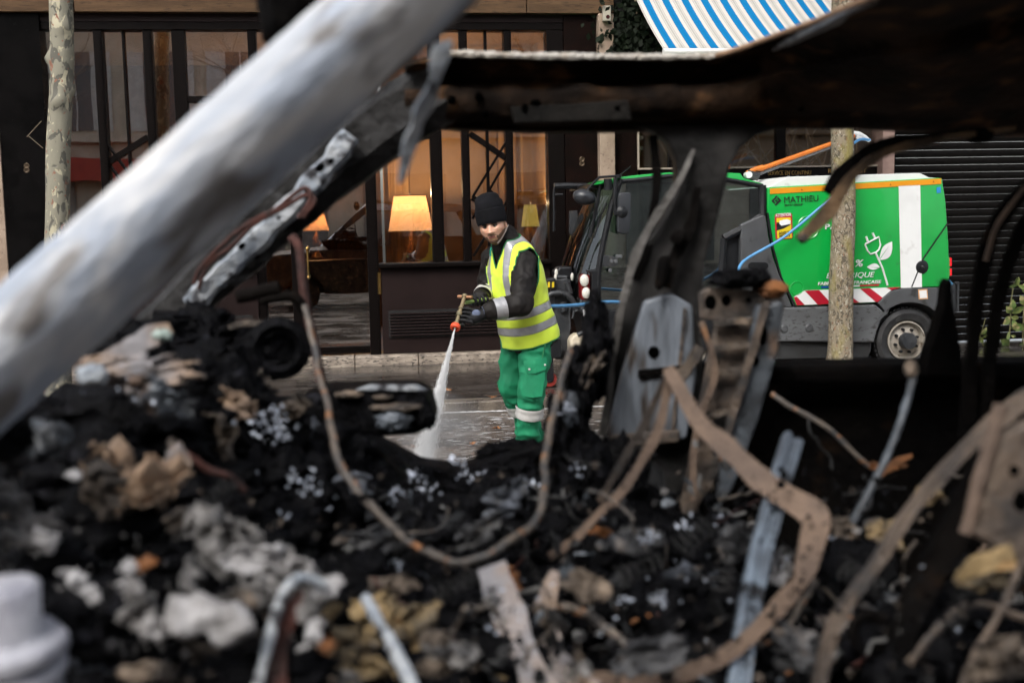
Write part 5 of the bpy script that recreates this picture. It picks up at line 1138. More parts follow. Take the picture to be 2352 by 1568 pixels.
for s_ in (-1, 1):
    MB().ball(MH @ Vector((s_ * .031, .0775, .008)), .0118, 14, 10).build('eye', M_eye, ho, smooth=True)
    MB().ball(MH @ Vector((s_ * .031 - .001, .0858, .007)), (.0072, .0072, .0072), 10, 8).build('iris', M_iris, ho, smooth=True)
    MB().tube([MH @ Vector((s_ * .031 + s_ * .016 * t, .0890 - .010 * t * t, .0140 - .005 * t * t)) for t in (-1, -.5, 0, .5, 1)], .0036, 6).build('eyelid', M_iris, ho, smooth=True)
    MB().tube([MH @ Vector((s_ * .031 + s_ * .019 * t, .0965 - .009 * max(0, t) ** 2, .0245 - .006 * max(0, t) ** 2 + .002 * t)) for t in (-1, -.5, 0, .5, 1)], [.003, .0046, .0046, .0038, .002], 6).build('eyebrow', M_brow, ho, smooth=True)
    mb = MB(); mb.ball(Vector((s_ * .079, -.012, -.006)), (.010, .019, .032), 12, 10, Matrix.Rotation(R(-10), 3, 'X')); mb.ball(Vector((s_ * .084, -.008, -.008)), (.006, .010, .018), 10, 8)
    e_ = remeshed(mb, .003, 3); e_.transform(MH); e_.materials.append(M_skin); link('ear', e_, ho)
# beanie
rings = [(.030, .083, .098, 0), (.028, .091, .113, 0), (.045, .095, .118, 0), (.080, .0965, .118, -.001), (.110, .094, .115, -.002), (.116, .0925, .113, -.002), (.117, .089, .109, -.003), (.135, .090, .108, -.006), (.160, .088, .103, -.010), (.185, .078, .09, -.014), (.203, .060, .068, -.016), (.214, .036, .04, -.018), (.218, .008, .01, -.018)]
fine = []
for i in range(len(rings) - 1):
    for j in range(5): t = j / 5; fine.append([rings[i][q_] + (rings[i + 1][q_] - rings[i][q_]) * t for q_ in range(4)])
fine.append(rings[-1]); vs = []
for i, (z, a, b, yo) in enumerate(fine):
    for k in range(72):
        q = 2 * math.pi * k / 72; x, y = a * math.cos(q), b * math.sin(q) + yo; zz = z - (.014 * (y / .118 < 0) * (abs(y) / .118) if z < .06 else 0) - .008 * (abs(x) / .095) ** 2 * (z < .06)
        if z > .12: d = Vector((x, y, 0)); w_ = min(1, (z - .12) / .03); k_ = 1 + w_ * (.13 * noise.noise(Vector((x * 15, y * 15, z * 14 + 3))) - .07 * G_(z, .165 + .02 * math.sin(q * 1.0 + .6), .010) * (.5 + .5 * math.cos(q + 1.2))); x *= k_; y *= k_
        vs.append(MH @ Vector((x, y, zz)))
nF = len(fine)
MB().add(vs, [(i * 72 + k, i * 72 + (k + 1) % 72, (i + 1) * 72 + (k + 1) % 72, (i + 1) * 72 + k) for i in range(nF - 1) for k in range(72)] + [tuple((nF - 1) * 72 + k for k in range(72))]).build('beanie', M_hat, wk, smooth=True, sharp=70)
# lance: barrel, nozzle ring, trigger grip
LA, LB = P(1067, 681, 7.02), P(1047, 747, 6.86)
ln = thing('spray_lance', 'brass spray lance with a red nozzle ring held by the worker', 'spray lance', LB, street=False)
M_brz = mat('worn_brass', (0.34, 0.25, 0.14), .4, metal=.7, c2=(.2, .19, .12), scale=20)
ax = (LB - LA).normalized()
MB().tube([LA, LB], .0125, 14).build('barrel', M_brz, ln, smooth=True)
for t, r_, l_ in ((.0, .018, .02), (.42, .0165, .012), (.62, .019, .03), (.94, .017, .02)): c = LA.lerp(LB, t); MB().tube([c - ax * l_ / 2, c + ax * l_ / 2], r_, 14).build('collar', M_brz, ln, smooth=True)
MB().tube([LA + ldir * -.035 - Vector((.02, 0, 0)), LA + ldir * .03 + Vector((.03, 0, -.004))], .011, 8).build('tee_handle', mat('copper', (.5, .26, .14), .35, metal=.8), ln, smooth=True)
NZ = LB + ax * .012
MB().lathe([(.016, -.018), (.028, -.014), (.031, 0), (.029, .014), (.018, .017)], NZ, ax, 28, close=True).build('nozzle_ring', mat('orange_red_rubber', (.72, .08, .025), .5), ln, smooth=True)
MB().lathe([(0, .016), (.008, .016), (.012, .008), (.015, -.01)], NZ, ax, 6).build('nozzle_nut', mat('steel_nut', (.5, .5, .48), .3, metal=1), ln)
GA, GB = P(1068, 694, 7.03), P(1116, 688, 7.13)
MB().tube([GA, GB], .0135, 10).build('grip', mat('grip_green', (.25, .36, .10), .5, c2=(.12, .2, .06)), ln, smooth=True)
MB().tube([GA + Vector((.01, 0, .018)), GA.lerp(GB, .6) + Vector((0, -.01, .02))], .006, 8).build('trigger', M_glove, ln, smooth=True)
MB().tube([GB, GB.lerp(GA, -.4)], .010, 8).build('hose_union', M_brz, ln, smooth=True)
# gloved hands closed round the lance and its grip
def hand(wrist, a0, a1, r_in, thumb_side, nm, palm_dir):
    """four fingers wrapped round the axis a0-a1, a thumb closing from the other side"""
    mb = MB(); axd = (a1 - a0).normalized(); pd = (palm_dir - axd * palm_dir.dot(axd)).normalized(); sd_ = axd.cross(pd)
    mid = (a0 + a1) / 2; lens = [.9, 1.0, .96, .8]
    pc = mid + pd * (r_in + .040)
    chain(mb, [wrist, wrist.lerp(pc, .5), pc], [.034, .036, .034])
    for i in range(4):
        c = a0.lerp(a1, i / 3); kn = c + pd * (r_in + .034) + sd_ * thumb_side * -.022
        pts = [kn]; rs = [.0125]
        for j in range(1, 6):
            an = (-55 - j * 42 * lens[i]); rr = r_in + .0115; q = R(an); pts.append(c + pd * (rr * math.cos(q)) * 1.0 + sd_ * thumb_side * (rr * math.sin(q))); rs.append(.0112 - .0006 * j)
        chain(mb, pts, rs)
    c = a0.lerp(a1, -.05); t0 = wrist.lerp(pc, .55) - axd * .012
    chain(mb, [t0, c + pd * (r_in + .03) + sd_ * thumb_side * .018, c + sd_ * thumb_side * (r_in + .012) + pd * .006, c + sd_ * thumb_side * (r_in + .006) - pd * .016], [.018, .0145, .0125, .0105])
    me = remeshed(mb, .0042, 3); me.materials.append(M_glove); return link(nm, me, wk)
HO = Vector((.040, .022, -.004)); HA, HB = LA.lerp(LB, .50) + HO, LA.lerp(LB, .90) + HO
MB().tube([HA.lerp(HB, -.3), HB.lerp(HA, -.3)], .0125, 10).build('front_handle', M_glove, ln, smooth=True)
for t in (-.2, .5, 1.2): MB().tube([HA.lerp(HB, t), HA.lerp(HB, t) - HO], .006, 8).build('handle_stay', M_brz, ln, smooth=True)
h1_ = hand(LW, HA, HB, .0145, -1, 'glove', (LW - LB).normalized())
h2_ = hand(RW, GA.lerp(GB, .42), GA.lerp(GB, .98), .0145, 1, 'glove', (RW - GA.lerp(GB, .5)).normalized())
bk = LW.lerp(LA.lerp(LB, .75), .42)
MB().ball(bk + Vector((.0, -.028, .006)), (.027, .009, .023), 14, 10).build('glove_patch', M_cuff, h1_, smooth=True)
MB().tube([LW.lerp(bk, -.1), LW.lerp(bk, .55)], [.041, .0385], 20, cap=False).build('glove_cuff', M_cuff, h1_, smooth=True)
MB().tube([RW + Vector((.012, .005, 0)), RW.lerp(GA, .12)], [.040, .037], 20, cap=False).build('glove_cuff', M_cuff, h2_, smooth=True)
# water jet: fast droplets drawn out along their path, and fine mist round it
M_drop = mat('white_water', (.95, .96, .97), .3, c2=(.9, .91, .92)); M_drop.node_tree.nodes['Principled BSDF'].inputs['Alpha'].default_value = 1.0
JE = PG(966, 1083, 0.0); j0 = NZ + ax * .016; jd = (JE - j0); jl = jd.length; jn = jd.normalized(); ja = jn.orthogonal().normalized(); jb = jn.cross(ja)
mb = MB(); rj = random.Random(9)
def streak(c, l_, r_):
    mb.add([c - jn * l_, c + ja * r_, c - (ja * .5 - jb * .87) * r_, c - (ja * .5 + jb * .87) * r_, c + jn * l_], [(0, 1, 2), (0, 2, 3), (0, 3, 1), (4, 2, 1), (4, 3, 2), (4, 1, 3)])
for k in range(13000):
    t = rj.random() ** .8; sp_ = .003 + .068 * t ** 1.25; g1, g2 = rj.gauss(0, .5), rj.gauss(0, .5); c = j0 + jd * t + ja * (g1 * sp_) + jb * (g2 * sp_)
    if c.z < .004: continue
    streak(c, rj.uniform(.008, .03), rj.uniform(.0005, .0011) * (1.2 - .35 * t))
for k in range(5200):
    t = .35 + .65 * rj.random() ** .6; sp_ = .02 + .16 * t ** 1.6; c = j0 + jd * t + ja * rj.gauss(0, .5) * sp_ + jb * rj.gauss(0, .5) * sp_
    if c.z < .004: continue
    streak(c, rj.uniform(.001, .005), rj.uniform(.0004, .0009))
for k in range(4200):
    a = rj.uniform(0, 6.28); d = abs(rj.gauss(0, .26)); c = JE + Vector((math.cos(a) * d, math.sin(a) * d * .8, abs(rj.gauss(0, .07)) * math.exp(-d * 2) + .004)); streak(c, rj.uniform(.001, .005), rj.uniform(.0005, .0011))
mb.cur = 0
solo('water_jet', mb, M_drop, JE, street=False, label='white water jet fanning from the lance down to the road', cat='water jet', kind='stuff')

# fine mist hanging round the foot of the jet
mv = bpy.data.materials.new('water_mist'); mv.use_nodes = True; N = mv.node_tree.nodes; L = mv.node_tree.links; N.clear()
o_ = N.new('ShaderNodeOutputMaterial'); pv = N.new('ShaderNodeVolumePrincipled'); pv.inputs['Color'].default_value = (.92, .93, .95, 1); pv.inputs['Anisotropy'].default_value = .2
tc = N.new('ShaderNodeTexCoord'); ln_ = N.new('ShaderNodeVectorMath'); ln_.operation = 'LENGTH'; L.new(tc.outputs['Object'], ln_.inputs[0])
mr = N.new('ShaderNodeMapRange'); mr.inputs[1].default_value = 0.1; mr.inputs[2].default_value = 1.0; mr.inputs[3].default_value = 6.0; mr.inputs[4].default_value = 0.0; L.new(ln_.outputs['Value'], mr.inputs[0])
nz_ = N.new('ShaderNodeTexNoise'); nz_.inputs['Scale'].default_value = 2.5; nz_.inputs['Detail'].default_value = 2; L.new(tc.outputs['Object'], nz_.inputs['Vector'])
mu = N.new('ShaderNodeMath'); mu.operation = 'MULTIPLY'; L.new(mr.outputs[0], mu.inputs[0]); L.new(nz_.outputs[0], mu.inputs[1]); L.new(mu.outputs[0], pv.inputs['Density']); L.new(pv.outputs[0], o_.inputs['Volume'])
mo = MB().ball((0, 0, 0), 1, 24, 16).build('water_mist', mv, None); mo.location = JE + Vector((.10, .02, .26)); mo.scale = (.36, .28, .255); tag(mo, 'thin white mist drifting round the foot of the water jet', 'mist', kind='stuff')

# ================================================================== the burnt-out car in front
car = thing('burnt_car', 'burnt-out car shell in the foreground, ash-white pillar and charred cabin', 'car', (0.2, 1.6, 0), street=False)
M_ash = mat('ashed_steel', (0.62, 0.615, 0.61), 0.6, c2=(0.33, 0.37, 0.44), scale=9, lo=.42, hi=.58, c3=(0.15, 0.14, 0.135), s3=17, lo3=.56, hi3=.66, bump=.45, bscale=45, warp=.6, rot=R(42), stretch=(.42, 1, 1.3))
M_ash2 = mat('ashed_flange', (0.42, 0.44, 0.46), 0.65, c2=(0.24, 0.27, 0.31), scale=22, c3=(0.03, 0.03, 0.035), s3=30, lo3=.56, hi3=.64, bump=.6, bscale=70)
M_soot = mat('sooted_steel', (0.0025, 0.0022, 0.0022), 0.8, c2=(0.005, 0.004, 0.0035), scale=9, c3=(0.02, 0.011, 0.006), s3=11, lo3=.62, hi3=.78, bump=.5, bscale=50, spec=.05)
M_soot2 = mat('brown_soot_highlights', (0.05, 0.030, 0.019), 0.75, c2=(0.012, 0.009, 0.0075), scale=7, c3=(0.19, 0.095, 0.042), s3=14, lo3=.58, hi3=.78, bump=.5, bscale=50, spec=.05)  # raised base and brown patches paint highlights into the unlit roof underside
M_steel = mat('burnt_blue_steel', (0.10, 0.115, 0.135), 0.5, c2=(0.035, 0.038, 0.043), scale=9, c3=(0.16, 0.10, 0.065), s3=12, lo3=.6, hi3=.74, bump=.4, bscale=60, metal=.25)
M_steel2 = mat('burnt_brown_steel', (0.12, 0.088, 0.066), 0.65, c2=(0.045, 0.036, 0.031), scale=12, c3=(0.03, 0.027, 0.026), s3=18, lo3=.55, hi3=.66, bump=.5, bscale=60)
M_belt = mat('scorched_webbing', (0.17, 0.115, 0.082), 0.8, c2=(0.105, 0.072, 0.054), scale=16, c3=(0.3, 0.13, 0.045), s3=9, lo3=.66, hi3=.8, bump=.3, bscale=160)
M_rust = mat('rust', (0.26, 0.10, 0.03), 0.8, c2=(0.12, 0.048, 0.016), scale=20, bump=.5)
M_char = mat('char', (0.0016, 0.0016, 0.002), 0.62, c2=(0.004, 0.004, 0.005), scale=22, c3=(0.014, 0.014, 0.018), s3=45, lo3=.62, hi3=.75, bump=.8, bscale=70, spec=.06)
M_charb = mat('char_brown', (0.10, 0.075, 0.055), 0.8, c2=(0.03, 0.024, 0.02), scale=16, c3=(0.2, 0.15, 0.11), s3=24, lo3=.58, hi3=.7, bump=.9, bscale=60)
M_ashc = mat('ash_clump', (0.21, 0.20, 0.195), 0.88, c2=(0.07, 0.066, 0.064), scale=26, c3=(0.05, 0.05, 0.055), s3=34, lo3=.56, hi3=.66, bump=.9, bscale=80)
M_ashw = mat('white_ash', (0.37, 0.36, 0.365), 0.85, c2=(0.15, 0.14, 0.135), scale=14, bump=.5, bscale=60)
M_tan = mat('burnt_foam', (0.26, 0.18, 0.085), 0.85, c2=(0.09, 0.07, 0.045), scale=18, c3=(0.32, 0.13, 0.03), s3=20, lo3=.62, hi3=.72, bump=.9, bscale=50)
M_scrap = mat('scorched_sheet', (0.27, 0.19, 0.135), 0.7, c2=(0.22, 0.21, 0.22), scale=10, c3=(0.05, 0.045, 0.04), s3=18, lo3=.58, hi3=.7, bump=.6, bscale=50)
M_scrap2 = mat('scorched_hide', (0.30, 0.20, 0.13), 0.8, c2=(0.14, 0.10, 0.075), scale=9, c3=(0.04, 0.035, 0.03), s3=14, lo3=.56, hi3=.68, bump=.6, bscale=50)
M_cop = mat('burnt_copper_wire', (0.065, 0.019, 0.013), 0.85, c2=(0.025, 0.009, 0.007), scale=25, bump=.4)
M_cond = mat('burnt_conduit', (0.12, 0.095, 0.075), 0.6, c2=(0.05, 0.048, 0.048), scale=25, c3=(0.28, 0.12, 0.045), s3=32, lo3=.58, hi3=.66, bump=.4, bscale=120)
M_hole = mat('hole_shade', (.001, .001, .001), .9, spec=0.0)  # pure black discs and blobs stand for the dark inside holes
def rough_up(me, amp, sc_, seed=0):
    for v, n_ in zip(me.vertices, [v.normal.copy() for v in me.vertices]):
        v.co += n_ * (amp * fbm(v.co + Vector((seed, seed, seed)), sc_, 4))
    me.update()
def resample(pts, n):
    L_ = [0]
    for a, b in zip(pts[:-1], pts[1:]): L_.append(L_[-1] + (b - a).length)
    out = []
    for i in range(n):
        s_ = L_[-1] * i / (n - 1); k = 0
        while k < len(pts) - 2 and L_[k + 1] < s_: k += 1
        out.append(pts[k].lerp(pts[k + 1], (s_ - L_[k]) / max(1e-9, L_[k + 1] - L_[k])))
    return out
def crumple(px, py, d, rx, ry, m, nm='crumpled_scrap', seed=None, amp=.45, parent=None, n=26):
    """a torn, folded piece of sheet or charred cloth"""
    s_ = seed if seed is not None else px * .017 + py * .011; rr = random.Random(int(px * 7 + py * 3)); c = P(px, py, d); k = d / F
    rot = Matrix.Rotation(rr.uniform(-.9, .9), 3, 'Y') @ Matrix.Rotation(rr.uniform(-1.1, .3), 3, 'X') @ Matrix.Rotation(rr.uniform(-.5, .5), 3, 'Z')
    sz = max(rx, ry) * k; vs = []; keep = {}
    for i in range(n + 1):
        for j in range(n + 1):
            a, b = i / n * 2 - 1, j / n * 2 - 1; q = Vector((a, b, s_)) 
            h_ = (1 - abs(noise.noise(q * 1.7)) * 2.2) * amp + (1 - abs(noise.noise(q * 4.1)) * 2) * amp * .3; w = noise.noise_vector(q * 1.5)
            p = Vector(((a + w.x * .35) * rx * k, h_ * sz, (b + w.z * .35) * ry * k)); p = rot @ p if rx / max(1, ry) < 2.2 else p; vs.append(c + p)
            keep[(i, j)] = math.hypot(a, b) < .82 + .28 * noise.noise(q * 3.0) + .15 * noise.noise(q * 8)
    fs = [(i * (n + 1) + j, (i + 1) * (n + 1) + j, (i + 1) * (n + 1) + j + 1, i * (n + 1) + j + 1) for i in range(n) for j in range(n) if keep[(i, j)] and keep[(i + 1, j + 1)]]
    mb = MB(); mb.add(vs, fs); me = mb.mesh(nm, smooth=True, sharp=60); bm_ = bmesh.new(); bm_.from_mesh(me); bmesh.ops.delete(bm_, geom=[v for v in bm_.verts if not v.link_faces], context='VERTS'); bm_.to_mesh(me); bm_.free()
    me.materials.append(m); o = link(nm, me, parent or car); so_ = o.modifiers.new('thick', 'SOLIDIFY'); so_.thickness = .0025; return o
# near windscreen pillar, ash white
pth = resample(smooth_path([P(-1150, 1850, .92), P(-700, 1455, .95), P(-330, 1121, .98), P(0, 825, 1.02), P(155, 686, 1.03), P(312, 545, 1.045), P(616, 272, 1.07), P(920, 0, 1.10), P(1190, -242, 1.13), P(1420, -400, 1.16)], 8), 150)
prof = [(-.056, .0), (-.055, .010), (-.050, .018), (-.044, .020), (-.036, .024), (-.016, .029), (-.003, .029), (.003, .0255), (.010, .0235), (.021, .014), (.034, -.004), (.044, -.026), (.050, -.048), (.03, -.05), (-.04, -.05)]
mb = MB(); mb.sweep(pth, [(a * .85, b * .95) for a, b in prof], up=Vector((0, -1, 0))); pil = mb.build('near_windscreen_pillar', M_ash, car, smooth=True, sharp=70); rough_up(pil.data, .0016, 22); tag(pil, label='ash-white near windscreen pillar')
for (px, py, r_) in ((890, 330 - 5, .008),): pass
# dents and rivet holes along the pillar
# torn trim strip hanging from the roof corner
mb = MB(); pts = smooth_path([P(1018, 95, 1.22), P(1000, 180, 1.22), P(968, 260, 1.23), P(945, 320, 1.24), P(920, 420, 1.25)], 5)
mb.ribbon([(p, Vector((1, .3, .3))) for p in pts], [.018 + .006 * math.sin(i * .9) if i < len(pts) - 6 else .018 * (len(pts) - i) / 7 + .004 for i in range(len(pts))], .002); mb.build('hanging_trim_strip', M_ash2, car)
# dark remains of the sun visor behind the pillar top
def lump(px, py, d, rx, ry, m, nm='charred_lump', seed=None, amp=.35, freq=2.4, sub=4, flat=1.0, parent=None):
    s_ = seed if seed is not None else px * .013 + py * .007; c = P(px, py, d); k = d / F
    bm_ = bmesh.new(); bmesh.ops.create_icosphere(bm_, subdivisions=sub, radius=1)
    for v in bm_.verts:
        q = v.co + Vector((s_, s_ * 1.3, s_ * .7)); rg = 1 - abs(noise.noise(q * freq * 1.3)) * 2; r2 = 1 - abs(noise.noise(q * freq * 3.1)) * 2; nv = noise.noise_vector(q * freq * .9)
        f_ = 1 + amp * (.5 * rg + .28 * r2 - .35); v.co = v.co + nv * (amp * .75)
        v.co = Vector((v.co.x * rx * k * f_, v.co.y * (rx + ry) * .5 * k * f_ * flat, v.co.z * ry * k * f_))
        v.co += c
    me = bpy.data.meshes.new(nm); bm_.to_mesh(me); bm_.free(); me.materials.append(m)
    for p in me.polygons: p.use_smooth = True
    return link(nm, me, parent or car)
lump(690, 20, 1.55, 90, 130, M_soot, 'sun_visor', amp=.15)
# far windscreen pillar
pth = resample([P(230, 880, 2.16), P(450, 668, 2.2), P(620, 505, 2.2), P(784, 366, 2.2), P(900, 276, 2.2), P(1010, 205, 2.2)], 60)
mb = MB(); mb.sweep(pth, [(-.045, .0), (-.03, .02), (.02, .02), (.045, .0), (.045, -.03), (-.045, -.03)], up=Vector((0, -1, 0)), scales=[.85 + .55 * i / 59 for i in range(60)]); fp_ = mb.build('far_windscreen_pillar', mat('scorched_far_pillar', (0.03, 0.029, 0.029), .6, c2=(0.006, 0.0055, 0.005), scale=10, c3=(0.10, 0.10, 0.105), s3=14, lo3=.6, hi3=.72, bump=.5, bscale=50, spec=.2), car, smooth=True); rough_up(fp_.data, .006, 16)
pth = resample([P(436, 702, 2.13), P(560, 583, 2.13), P(680, 462, 2.13), P(760, 372, 2.13), P(806, 312, 2.13)], 60)
mb = MB(); mb.sweep(pth, [(-.017, .0), (-.012, .008), (.010, .008), (.017, .0), (.012, -.02), (-.014, -.02)], up=Vector((0, -1, 0)), scales=[1.18 + .14 * math.sin(i * .6) for i in range(60)]); fl = mb.build('pillar_flange', M_ash2, fp_, smooth=True); rough_up(fl.data, .004, 30)
for (px, py, rx) in ((555, 565, 7), (590, 590, 4), (735, 385, 9), (760, 370, 6), (705, 440, 5), (640, 500, 4)):
    MB().ball(P(px, py, 2.105), (rx * 2.1 / F * 1.4, .008, rx * 2.1 / F), 12, 8, Matrix.Rotation(R(-40), 3, 'Y')).build('flange_hole_spot', M_hole, fl)
# roof sheet: far rail, header edge and the buckled underside
Tp = [(930, 148), (985, 132), (1030, 123), (1200, 129), (1500, 131), (1640, 129), (1700, 112), (1760, 90), (1820, 68), (1880, 46), (1935, 22), (1990, 0), (2150, -62), (2450, -160)]
def T_at(x):
    for a, b in zip(Tp[:-1], Tp[1:]):
        if x <= b[0]: t = (x - a[0]) / (b[0] - a[0]); return a[1] + (b[1] - a[1]) * t
    return Tp[-1][1]
def dT(x): t = max(0, min(1, (x - 1600) / 600)); return 2.13 - .85 * t * t * (3 - 2 * t)
rows = [(0, 0), (.03, -.004), (.06, .012), (.10, .05), (.20, .07), (.34, .075), (.42, .05), (.46, -.01), (.55, -.02), (.72, -.022), (.84, -.018), (.88, .015), (.95, .03), (1.0, .02), (1.02, .06)]
nx = 220; vs = []
for i in range(nx + 1):
    x = 930 + (3500 - 930) * i / nx; t0_ = T_at(x); b0 = 293 + 6 * math.sin(x * .006)
    for j, (fr, dd) in enumerate(rows):
        d_ = dT(x); mix_ = fr ** .7; y = t0_ + (b0 - t0_) * fr; d = d_ + (2.22 - d_) * mix_ + dd * (1 if d_ > 2 else .5)
        q = P(x, y, d); q += Vector((0, -.014, .010)) * fbm(q, 9, 3) * (1 if j < len(rows) - 2 else .3); vs.append(q)
m_ = len(rows); mb = MB(); mb.add(vs, [(i * m_ + j, (i + 1) * m_ + j, (i + 1) * m_ + j + 1, i * m_ + j + 1) for i in range(nx) for j in range(m_ - 1)])
rf_ = mb.build('roof', M_soot2, car, smooth=True, sharp=75); k = rf_.modifiers.new('thick', 'SOLIDIFY'); k.thickness = .004
M_edge = mat('ashed_edge', (.55, .52, .47), .7, c2=(.36, .31, .25), scale=26, bump=.9, bscale=110); M_edge2 = mat('rusty_edge', (.36, .22, .13), .7, c2=(.25, .15, .09), scale=12, bump=.5)
ed = [P(x, T_at(x) + random.uniform(-1.2, 1.2), dT(x) - .006) for x in range(1024, 1650, 9)]
MB().tube(ed, [.0062 + random.uniform(-.0012, .0016) for _ in ed], 8).build('roof_edge', M_edge, rf_, smooth=True)
ed = smooth_path([P(x, T_at(x), dT(x) - .004) for x in range(1640, 2420, 40)], 4); MB().tube(ed, .0048, 8).build('roof_edge', M_edge2, rf_, smooth=True)
# outer skin of the roof going away over the top
vs = []
for i in range(41):
    x = 940 + (2500 - 940) * i / 40; a = P(x, T_at(x), dT(x)); vs += [a + Vector((0, .002, .002)), Vector((a.x, 2.28, P(x, T_at(x), dT(x)).z + .01 + .02 * (a.y < 1.8))), Vector((a.x, 2.34, 1.74))]
MB().add(vs, [(i * 3 + j, (i + 1) * 3 + j, (i + 1) * 3 + j + 1, i * 3 + j + 1) for i in range(40) for j in range(2)]).build('roof_skin', M_ash2, rf_, smooth=True)
for (px, py, rx, ry) in ((1230, 236, 12, 8), (1205, 250, 9, 12), (1418, 248, 6, 6), (1100, 222, 10, 10), (1115, 262, 8, 8), (1038, 230, 10, 10), (1850, 215, 7, 9), (1928, 210, 6, 14), (1840, 250, 5, 5), (2020, 240, 14, 12)):
    MB().ball(P(px, py, 2.165), (rx * 2.2 / F, .012, ry * 2.2 / F), 12, 8).build('rail_hole_spot', M_hole, rf_)
def plate(pts, d, th, m, nm, parent=car, bv=.003, rough=.0, holes=()):
    a = [P(x, y, d + (dd[0] if dd else 0)) for x, y, *dd in pts]; k = len(a); v_ = [p + Vector((0, -th / 2, 0)) for p in a] + [p + Vector((0, th / 2, 0)) for p in a]
    o = MB().add(v_, [tuple(range(k)), tuple(range(2 * k - 1, k - 1, -1))] + [(i, i + k, (i + 1) % k + k, (i + 1) % k) for i in range(k)]).build(nm, m, parent, bevel=bv)
    for (x, y, rx, ry) in holes: MB().lathe([(0, .0005), (1, .0005), (1.15, -.004)], (0, 0, 0), (0, -1, 0), 24).build('hole_disc', M_hole, o).data.transform(Matrix.Translation(P(x, y, d - th / 2 - .001) - Vector((car['ox'], car['oy'], car['oz']))) @ Matrix.Diagonal((rx * d / F, 1, ry * d / F, 1)) @ Matrix.Translation(Vector((car['ox'], car['oy'], car['oz']))))
    return o
M_pil2 = mat('grey_rail', (0.014, 0.0125, 0.011), .75, c2=(0.006, 0.0055, 0.005), scale=12, bump=.4, spec=.1)
plate([(1172, 246), (1300, 240), (1442, 230), (1452, 276), (1180, 284)], 2.165, .01, M_pil2, 'rail_patch', rf_, .003, holes=((1418, 248, 6, 6),))
# far centre pillar
M_pil = mat('scorched_pillar_sheen', (0.024, 0.023, 0.023), .55, c2=(0.007, 0.0065, 0.006), scale=9, c3=(0.06, 0.057, 0.055), s3=6, lo3=.55, hi3=.75, bump=.4, bscale=40, spec=.15)  # scorched tone; paler grey patches paint in the pillar's sheen
bp_ = plate([(1440, 288), (1495, 304), (1530, 330), (1548, 372), (1550, 425), (1525, 490), (1452, 590), (1424, 700), (1402, 850), (1384, 1000), (1380, 1250), (1600, 1250), (1602, 1000), (1610, 820), (1606, 700), (1612, 600), (1640, 510), (1656, 440), (1670, 385), (1692, 342), (1730, 312), (1810, 288)], 2.26, .07, M_pil, 'far_centre_pillar', bv=.012)
pn = plate([(1478, 690), (1540, 672), (1588, 700), (1597, 860), (1575, 1005), (1392, 1008), (1428, 850)], 2.2, .03, mat('grey_blue_plate', (0.15, 0.17, 0.20), .5, c2=(.06, .066, .076), scale=9, c3=(.04, .032, .027), s3=12, lo3=.54, hi3=.66, bump=.4, bscale=40, stretch=(2, 2, .5)), 'pillar_plate', bp_, .006, holes=((1502, 809, 13, 14),))
plate([(1400, 998), (1560, 985), (1560, 1012), (1398, 1030)], 2.185, .02, M_steel2, 'plate_lip', bp_, .004); plate([(1465, 850), (1590, 835), (1592, 850), (1466, 868)], 2.18, .012, M_soot, 'plate_rib', bp_, .003)
def strap(pts, width, m, nm, th=.0018, side=None, parent=car, k=5):
    p3 = [q + noise.noise_vector(q * 14) * .003 for q in smooth_path([P(*p) for p in pts], k + 3)]; n_ = len(p3); out = []
    for i, p in enumerate(p3):
        t = (p3[min(i + 1, n_ - 1)] - p3[max(i - 1, 0)]).normalized(); s_ = side if side is not None else t.cross(Vector((0, -1, .15))).normalized(); out.append((p, s_))
    w_ = width if hasattr(width, '__len__') else [width]; ws_ = []
    for i in range(n_): t = i / (n_ - 1) * (len(w_) - 1); k_ = min(int(t), max(0, len(w_) - 2)); ws_.append((w_[k_] + (w_[min(k_ + 1, len(w_) - 1)] - w_[k_]) * (t - k_)) * (1 + .28 * noise.noise(p3[i] * 22) + .15 * noise.noise(p3[i] * 60)))
    return MB().ribbon(out, ws_, th).build(nm, m, parent, smooth=True, sharp=50)
strap([(1592, 345, 2.21), (1564, 404, 2.2), (1510, 495, 2.19), (1459, 588, 2.18), (1427, 700, 2.17), (1400, 880, 2.17), (1384, 1000, 2.17)], [.008, .012, .015, .015, .014, .014, .012], mat('grey_strut', (0.12, 0.113, 0.105), .55, c2=(.05, .046, .042), scale=14, c3=(.03, .027, .025), s3=18, lo3=.6, hi3=.72, bump=.4), 'pillar_flange', .006, parent=bp_)
lump(1560, 545, 2.17, 20, 18, M_soot, 'belt_anchor', amp=.2); plate([(1512, 590), (1540, 585), (1528, 655), (1512, 672), (1502, 655)], 2.16, .02, M_soot, 'belt_adjuster', bp_, .008)
strap([(1600, 430, 2.2), (1585, 520, 2.2), (1545, 600, 2.19), (1530, 660, 2.18)], [.012, .022, .026, .018], M_soot, 'pillar_recess_shade', .006, parent=bp_)  # raised dark strip stands for the shade in the pillar's recess
for x0, x1 in ((1572, 1545),): strap([(x0, 705, 2.182), ((x0 + x1) / 2, 850, 2.182), (x1, 985, 2.182)], .006, M_steel2, 'plate_rib', .004, parent=bp_)
strap([(1500, 310, 2.24), (1508, 420, 2.24), (1490, 560, 2.23), (1462, 640, 2.22)], .016, M_soot, 'door_seal', .004)
